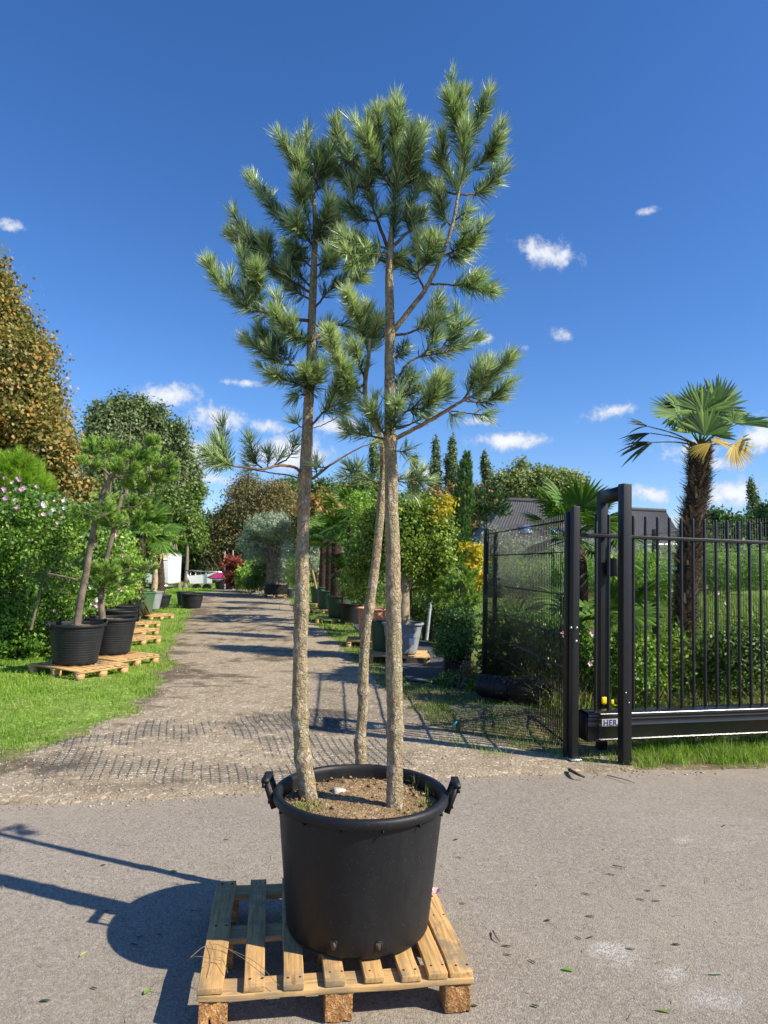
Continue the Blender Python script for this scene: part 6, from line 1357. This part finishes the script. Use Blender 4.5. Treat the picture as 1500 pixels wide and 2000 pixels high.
fan_palm('fan palm rising behind the pale lime shrub', gpx(690, 1175), [P(690, 1170, 17), P(688, 1080, 17), P(686, 1010, 17)], [.12, .12, .1], None, 513, .95, n=13, nsp=60)
def cypress(label, px0, top, px1, bot, hw, Y, seed):
    r_ = rng(seed); t = P(px0, top, Y); b = P(px1, bot, Y); base = np.array([b[0], Y, 0]); root = empty('cypress_tree', base, label, 'cypress tree'); mb = MB(); mb.tube([base, b, t - [0, 0, .3]], [.07, .06, .015], 8); mb.build('trunk', M['bark_far'], root)
    n = 900; u = r_.random(n) ** .85; c = t + (b - t) * u[:, None]; w = hw * Y / F * np.clip(u * 3.0 + .08, 0, 1) * (1 - .35 * np.clip(u - .7, 0, 1)) * (1 + .18 * np.sin(u * 17)); a = r_.uniform(0, 2 * math.pi, n); q = r_.uniform(.5, 1.05, n)
    c = c + np.stack([np.cos(a) * w * q, np.sin(a) * w * q, 0 * a], 1); mb = MB(); d = unit(np.stack([np.cos(a) * .4, np.sin(a) * .4, np.ones(n)], 1)); needle_tufts(mb, c, d, r_, ln=.08, w=.022, per=20, spread=.5, tint=.5, slen=.12); mb.build('crown', M['leaf_cyp'], root, kind='stuff')
cypress('slender Italian cypress standing over the shrubs right of centre', 912, 892, 893, 1110, 17, 15, 520)
root = pine_px('dark flat-topped bonsai conifer in front of the house roof', gpx(950, 1160), [([(954, 1130), (953, 1060), (950, 1000)], .05, .03)], [(945, 985, 32, 22), (925, 995, 20, 16), (972, 985, 22, 18), (950, 1002, 40, 12), (985, 998, 10, 8)], 18, 'needle_dk', 90, 107, per=36, w=.014, ln=.10)
pine_px('feathery young pine among the pots below the cypress', gpx(895, 1290), [([(892, 1260), (896, 1200), (900, 1150)], .02, .01)], [(905, 1130, 30, 20), (890, 1150, 30, 22), (920, 1160, 22, 26), (900, 1180, 30, 20), (860, 1150, 30, 20, .6), (845, 1175, 26, 20, .6)], 10.6, 'needle2', 44, 108, w=.0065, ln=.10, shoots=8)
shrub('dark dense conifer shrub in the black pot beside the fence post', gpx(890, 1300) + [0, .3, 0], px_blobs([(888, 1245, 36, 34), (875, 1270, 26, 16), (910, 1220, 22, 30), (895, 1205, 24, 24)], 9.9), 'leaf_cyp', 420, 26, .08, .035, 521, 10, cat='conifer shrub', tint=.35)
q = gpx(890, 1322); make_pot('black pot with a dark conifer shrub beside the first fence post', (P(893, 1300, q[1] + .25)[0], q[1] + .25, 0), .21, .18, .36, 'black_pl', handles=0)
shrub('dried brown flower head plant against the fence post', gpx(915, 1330), px_blobs([(916, 1305, 12, 14), (900, 1322, 14, 10)], 9.2), 'straw', 60, 22, .05, .045, 522, 5, tint=.3, aspect=.2, cat='dry plant')
shrub('bright yellow-leaved climber between the cypress and the fence post', gpx(925, 1180), px_blobs([(925, 1085, 14, 24), (918, 1110, 14, 20), (935, 1130, 12, 24), (905, 1075, 10, 14)], 12.5), 'leaf_yel', 62, 14, .12, .09, 523, 8)
mb = MB(); mb.tube([P(846, 1128, 11.8), P(833, 1250, 11.8)], .028, 10); mb.build('pole', M['greypole'], smooth=True, label='grey metal pole leaning among the pots under the leafy shrub', cat='pole')
for px, py, hh, lb in ((845, 1255, .4, 'small black pot at the foot of the leaning pole'), (820, 1225, .4, 'black pot behind the grey ribbed tub')):
    q = gpx(px, py); make_pot(lb, (q[0], q[1] + .2, 0), .24, .2, hh, 'black_pl', handles=0, group='small black pots by the leaning pole')
shrub('low mixed greenery behind the leaning pole', gpx(850, 1230) + [0, 1, 0], px_blobs([(850, 1190, 40, 40), (820, 1180, 30, 30), (880, 1200, 30, 36), (720, 1150, 44, 30, 1.2), (690, 1140, 30, 30, 2)], 13.5), 'leaf_green', 520, 22, .14, .06, 524, 14, tint=.45)
shrub('tangle of weeds and low shoots at the foot of the first fence post', gpx(900, 1345), px_blobs([(890, 1330, 40, 14), (930, 1338, 24, 12, -.3), (850, 1336, 24, 8, .2)], 9.2), 'leaf_hib', 150, 18, .06, .035, 525, 8, tint=.35, cat='weeds')

# ------------------------------------------------------------------ nursery beds behind the gate
fan_palm('fan palm with big green leaves just behind the mesh fence', gpx(1130, 1330), [gpx(1130, 1300) + [0, .5, 0], P(1128, 1180, 8.6), P(1125, 1058, 8.6)], [.12, .13, .10], None, 601, .80, n=19, nsp=90, elr=(-.35, 1.35))
root = empty('palm_tree', gpx(1180, 1330) + [0, .8, 0], 'low young fan palm glimpsed between gate portal and stop post', 'palm tree'); r_ = rng(602); q = P(1180, 1220, 7.6)
for k in range(11): place_frond(root, ('s0', 'g2')[k % 2], q, k * 2.4, r_.uniform(.1, 1.2), r_.uniform(.7, 1.0), r_.uniform(-.5, .5))
mb = MB(); mb.tube([q - [0, 0, .8], q], [.06, .05], 8); mb.build('trunk', M['palm_bark'], root)
# the tall palm
YP = 8.6; root = empty('palm_tree', P(1335, 1250, YP) * [1, 1, 0], 'tall windmill palm with a shaggy dark trunk rising behind the gate', 'palm tree')
tpp = [P(1335, 1270, YP), P(1338, 1190, YP), P(1345, 1100, YP), P(1352, 1030, YP), P(1362, 960, YP), P(1366, 900, YP), P(1368, 872, YP)]; palm_trunk(root, tpp, [.115, .125, .13, .13, .12, .112, .09], 603, 620, .15, 12000)
tt = P(1368, 872, YP); r_ = rng(604)
def custom_frond(root, at0, e, mid, nrm, R, mat, span=130, nseg=26, droop=.15, thick=1.0, label=None, seed=0, ragged=0.0):
    r_ = rng(seed); mb = MB(); at0 = np.asarray(at0); e = np.asarray(e); Ld = np.linalg.norm(e - at0)
    C = polyl([at0, (at0 + e) / 2 + [0, 0, .05 * Ld], e], 10); mb.tube(C, np.linspace(.013, .006, 10), 5, tint=.55)
    mid = unit(mid); nrm = unit(np.asarray(nrm) - mid * (np.asarray(nrm) @ mid)); sd = np.cross(nrm, mid)
    for k in range(nseg):
        if r_.random() < ragged: continue
        a = math.radians(-span + 2 * span * k / (nseg - 1)) + r_.normal(0, .035); ln = R * (1 - .28 * (abs(a) / 2.4) ** 2) * r_.uniform(.9, 1.08)
        q = math.cos(a) * mid + math.sin(a) * sd; w = (-math.sin(a) * mid + math.cos(a) * sd) * R * .050 * (26 / nseg) * thick; u = np.linspace(0, 1, 7)
        P_ = e + q * (u * ln)[:, None] + nrm * (.10 * R * np.sin(a) ** 2 * u)[:, None] - np.array([0, 0, 1]) * (droop * R * u ** 2.5 * r_.uniform(.6, 1.4))[:, None]
        if ragged: P_ = P_ - np.array([0, 0, 1]) * (R * .5 * u ** 1.6 * r_.random())[:, None] + r_.normal(0, .03, 3) * u[:, None]
        wd = np.array([.15, .55, .85, 1.0, .85, .5, .05]); Lf = P_ - w * wd[:, None]; Rt = P_ + w * wd[:, None]; Cc = P_ + nrm * (R * .022) * wd[:, None] * (1 if k % 2 else .6)
        V = np.stack([Lf, Cc, Rt], 1).reshape(-1, 3); i = np.arange(6) * 3
        mb.add(V, np.concatenate([np.stack([i, i + 1, i + 4, i + 3], 1), np.stack([i + 1, i + 2, i + 5, i + 4], 1)]), float(np.clip(r_.normal(.45, .28), 0, 1)))
    o = mb.build('frond', M[mat], root)
    if label: o['label'] = label
    return o
CAMV = np.array([0, -1.0, 0])
for k, (bx, by, dY, mx_, my_, R_, nv, mat, span, dr) in enumerate([
    (1372, 806, -.30, 0, 1, .34, (0, -1, .15), 'frond', 140, .08),       # big fan facing the camera
    (1326, 812, .00, -.8, .35, .36, (.25, -.75, .6), 'frond', 80, .12),   # left blade
    (1338, 808, .25, -.75, .85, .34, (.5, -.5, .4), 'frond', 50, .05),
    (1400, 800, .20, .45, .9, .38, (.3, -.8, .2), 'frond', 78, .05),      # dark upper right
    (1412, 818, .30, .85, .35, .30, (-.1, -.6, .8), 'frond', 60, .10),
    (1440, 828, .05, .95, .25, .40, (0, -.45, .9), 'frond', 62, .10),     # right blade
    (1432, 826, -.10, -.2, .9, .17, (.2, -.9, .2), 'frond', 110, .05),
    (1376, 850, -.35, .05, 1, .30, (0, -1, .1), 'frond', 70, .02),        # low young fan
    (1385, 848, -.20, .5, .8, .26, (0, -.9, .3), 'frond', 70, .05),
    (1352, 846, -.10, -.4, .9, .26, (0, -.9, .3), 'frond', 60, .05),
    (1362, 800, .40, -.1, 1, .32, (0, -1, .1), 'frond', 110, .05),
    (1392, 862, -.30, .95, .05, .27, (0, -.5, .9), 'frond_yel', 62, .25),
    (1388, 866, -.40, -.75, -.35, .25, (0, -.6, .8), 'frond_yel', 34, .25),
    (1434, 868, -.15, .55, -.65, .30, (.1, -1, .3), 'frond_yel', 88, .15)]):
    custom_frond(root, tt, P(bx, by, YP + dY), (mx_, 0, my_), nv, R_ * (1.25 if mat == 'frond' else 1.05), mat, span, 26 if span > 70 else 18, dr, 1.0 if mat == 'frond' else .72, label='yellowed drooping frond' if mat == 'frond_yel' else None, seed=900 + k)
for k, (bx, by, mx_, my_) in enumerate([(1266, 833, -.8, .3), (1270, 846, -.95, -.1), (1276, 864, -.95, -.15)]):
    custom_frond(root, tt, P(bx, by, YP + .05 * k), (mx_, .1, my_), (.1, -.7, .8), (.28, .34, .42)[k], 'frond_dead', (34, 14, 24)[k], 9, .10, .42, 'withered dark frond', 920 + k, .15)
shrub('low rose bush with pink blooms at the foot of the tall palm', gpx(1290, 1330) + [0, .9, 0], px_blobs([(1265, 1300, 40, 60), (1310, 1290, 50, 70), (1290, 1340, 60, 40), (1350, 1320, 40, 50)], 7.9), 'leaf_green2', 230, 22, .12, .045, 605, 14, cat='rose bush', name='rose_bush', tint=.5, fl=[('pinkpetal', [(1310, 1153), (1378, 1146), (1417, 1178), (1402, 1158)], 7.9, .055)])
shrub('dark glossy shrub behind the right end of the sliding gate', gpx(1440, 1350) + [0, .7, 0], px_blobs([(1440, 1290, 60, 60), (1480, 1260, 50, 60), (1420, 1340, 50, 40), (1400, 1260, 34, 40), (1520, 1300, 40, 70)], 7.7), 'leaf_green', 430, 24, .11, .042, 606, 16, tint=.38)
shrub('leafy shrub behind the gate between portal and tall palm', gpx(1240, 1340) + [0, .5, 0], px_blobs([(1240, 1290, 40, 66), (1215, 1330, 40, 40), (1260, 1350, 40, 30), (1200, 1270, 30, 40)], 7.6), 'leaf_hib', 190, 22, .12, .048, 607, 12, tint=.55)
shrub('rose bush with two pink blooms behind the stop post', gpx(1090, 1340) + [0, .5, 0], px_blobs([(1080, 1275, 40, 50), (1120, 1265, 30, 56), (1150, 1300, 40, 50)], 8.3), 'leaf_hib', 480, 24, .10, .042, 608, 14, cat='rose bush', name='rose_bush', tint=.45, fl=[('pinkpetal', [(1099, 1237), (1157, 1236), (1152, 1296), (1103, 1240)], 6.9, .075)])
shrub('dense undergrowth behind the mesh fence', gpx(1000, 1310) + [0, 1.2, 0], px_blobs([(1000, 1270, 46, 44), (1040, 1250, 50, 50, .3), (970, 1290, 30, 40), (1060, 1290, 50, 44), (990, 1220, 40, 30, 1)], 9.4), 'leaf_hib', 620, 22, .13, .055, 609, 14, tint=.4)
shrub('silver-leaved shrub row in the nursery bed beyond the mesh fence', gpx(1010, 1180), px_blobs([(965, 1060, 26, 30), (1010, 1075, 40, 22), (1060, 1075, 40, 22), (1110, 1075, 40, 22), (1250, 1085, 44, 22), (1310, 1085, 44, 22), (1160, 1080, 44, 22), (1420, 1095, 40, 22), (1480, 1095, 40, 22)], 21), 'leaf_olive', 800, 22, .25, .10, 610, 14, tint=.5, cat='shrub row', aspect=.3)
shrub('bright green pines in the nursery bed beyond the mesh fence', gpx(1010, 1200), px_blobs([(1000, 1120, 44, 30), (1050, 1115, 40, 26), (1100, 1120, 40, 30), (950, 1120, 26, 30), (1160, 1120, 40, 30), (1240, 1130, 44, 34), (1300, 1140, 44, 34), (1400, 1120, 50, 40), (1470, 1110, 50, 36), (1380, 1090, 34, 24), (1250, 1100, 40, 20)], 13), 'leaf_pineish', 1500, 28, .22, .085, 611, 14, tint=.5, cat='shrub row', aspect=.14)
mb_ = None
# ------------------------------------------------------------------ small things on the asphalt
r_ = rng(700)
def leaf_obj(px, py, ln, wd, ang, mat, label, cat, name='fallen_leaf', group=None, curl=.25):
    c = G(px, py, .0095); n = 7; u = np.linspace(-1, 1, n); w = wd * (1 - np.abs(u) ** 2.2) + .0004; z = .0008 + curl * ln * .10 * (u ** 2); mb = MB()
    V = []
    for i in range(n): V += [[u[i] * ln / 2, -w[i] / 2, z[i] + w[i] * .25], [u[i] * ln / 2, 0, z[i]], [u[i] * ln / 2, w[i] / 2, z[i] + w[i] * .25]]
    i = np.arange(n - 1) * 3; mb.add(V, np.concatenate([np.stack([i, i + 3, i + 4, i + 1], 1), np.stack([i + 1, i + 4, i + 5, i + 2], 1)]), float(r_.random()))
    o = mb.build(name, M[mat], label=label, cat=cat, group=group); o.location = c; o.rotation_euler = (0, 0, ang); return o
leaf_obj(1109, 1895, .052, .016, -.25, 'leaf_lime', 'light green fallen leaf on the asphalt right of the pallet', 'leaf')
leaf_obj(338, 1703, .042, .018, -.1, 'leaf_lime', 'bright green fallen leaf on the asphalt left of the pot, above its shadow', 'leaf')
leaf_obj(163, 1864, .040, .012, 1.2, 'leaf_lime', 'olive green fallen leaf left of the shadow of the pot', 'leaf')
leaf_obj(1398, 1903, .06, .012, .1, 'leaf_olive', 'green sprig of leaf at the lower right of the asphalt', 'leaf')
leaf_obj(1296, 1975, .055, .012, -.3, 'leaf_green', 'pair-like green leaf near the bottom right edge', 'leaf')
leaf_obj(1232, 1853, .045, .012, -.15, 'leaf_olive', 'pale silvery leaf beside the white scuff on the asphalt', 'leaf')
leaf_obj(288, 1938, .035, .02, 1.1, 'leaf_lime', 'small round yellow-green leaf just left of the pallet shadow', 'leaf')
dk = [(893, 1640), (897, 1675), (905, 1765), (1142, 1746), (1156, 1831), (1130, 1832), (1068, 1798), (1255, 1757), (1285, 1760), (1267, 1740), (1300, 1730), (1046, 1965), (1040, 1878), (988, 1848), (993, 1865), (1194, 1708), (1412, 1613), (440, 1640), (84, 1955), (205, 1690), (260, 1845), (275, 1830), (180, 1930), (600, 1700), (1320, 1845), (1150, 1790), (925, 1965), (308, 1826), (205, 1780)]
M['leaf_dark'] = leafmat('dark_willow_leaf', [(0, (.02, .03, .018)), (1, (.06, .085, .04))], .5, .1)
for px, py in dk: leaf_obj(px + r_.uniform(-4, 4), py, r_.uniform(.028, .055), r_.uniform(.006, .011), r_.uniform(-.9, .6), 'leaf_dark', 'small dark green willow-like leaf lying on the asphalt', 'leaf', group='dark leaves scattered on the asphalt')
for px, py in [(1050, 1728), (130, 1700), (1180, 1658), (1290, 1560), (930, 1570), (240, 1795), (1440, 1720), (1400, 1800), (1110, 1560), (500, 1730)]: leaf_obj(px, py, r_.uniform(.015, .03), .008, r_.uniform(0, 3), 'straw', 'dry tan leaf scrap lying on the asphalt', 'leaf', group='tan leaf scraps on the asphalt')
def twig(label, pts, rad, mat='twig'):
    C = polyl([G(a, b, .012 + rad + q) for a, b, q in pts], 16); mb = MB(); mb.tube(C, np.linspace(rad, rad * .5, 16), 6); return mb.build('twig', M[mat], smooth=True, label=label, cat='twig')
twig('short dark brown twig on the asphalt right of the pallet', [(963, 1818, .0), (968, 1828, .006), (976, 1839, 0)], .004)
twig('thin straight twig inside the shadow of the pot', [(372, 1778, 0), (385, 1779, .002), (393, 1779, 0)], .002)
twig('long thin bent twig at the road edge below the gate portal', [(1186, 1514, 0), (1225, 1524, .01), (1240, 1530, 0)], .004)
twig('dark clod-like root at the road edge near the stop post', [(1112, 1503, .005), (1128, 1512, .02), (1142, 1518, .005)], .014, 'darksoil')
twig('short twig on the open asphalt at the right', [(1196, 1690, 0), (1210, 1692, .004), (1224, 1694, 0)], .003)
root = None
mb = MB(); q = G(882, 1430, .0); mb.tube(polyl([q + [0, 0, .03], q + [.02, 0, .07], q + [.05, .01, .10]], 6), [.006, .012, .006], 5); mb.build('plastic_scrap', M['bluetag'], label='scrap of light blue plastic on the earth bank left of the gate', cat='scrap')
# fallen pink blossom on the pallet
fb = G(851, 1746, .165); mb = MB(); r2 = rng(71)
for k in range(9):
    a = r2.uniform(0, 6.28); d = np.array([math.cos(a), math.sin(a), r2.uniform(.1, 1.2)]); d = unit(d); s_ = unit(np.cross(d, [0, 0, 1.01])) ; l = .030; up = np.cross(s_, d)
    mb.add([fb, fb + d * l * .6 - s_ * .012 + up * .004, fb + d * l, fb + d * l * .6 + s_ * .012 + up * .004], [[0, 1, 2, 3]], r2.random())
mb.build('fallen_blossom', M['pinkpetal'], label='crumpled pale pink blossom lying on the right rear corner of the pallet', cat='flower')
# dry stems caught on the left front corner of the pallet
mb = MB()
for pts in [[(372, 1870, .15), (400, 1848, .17), (430, 1846, .172), (480, 1875, .16)], [(395, 1890, .16), (430, 1870, .175), (445, 1900, .165)], [(365, 1877, .14), (385, 1868, .17), (440, 1878, .165)], [(410, 1840, .165), (420, 1870, .17), (410, 1905, .165)], [(440, 1850, .168), (500, 1880, .165), (545, 1925, .155)]]:
    mb.tube(polyl([G(a, b, z) for a, b, z in pts], 16), .0011, 4)
mb.build('dry_stems', M['straw'], label='tangle of thin dry stems on the left front corner of the pallet', cat='stems')
# pink petals etc. done; remove helper properties
for o in bpy.data.objects:
    if '_o' in o: del o['_o']
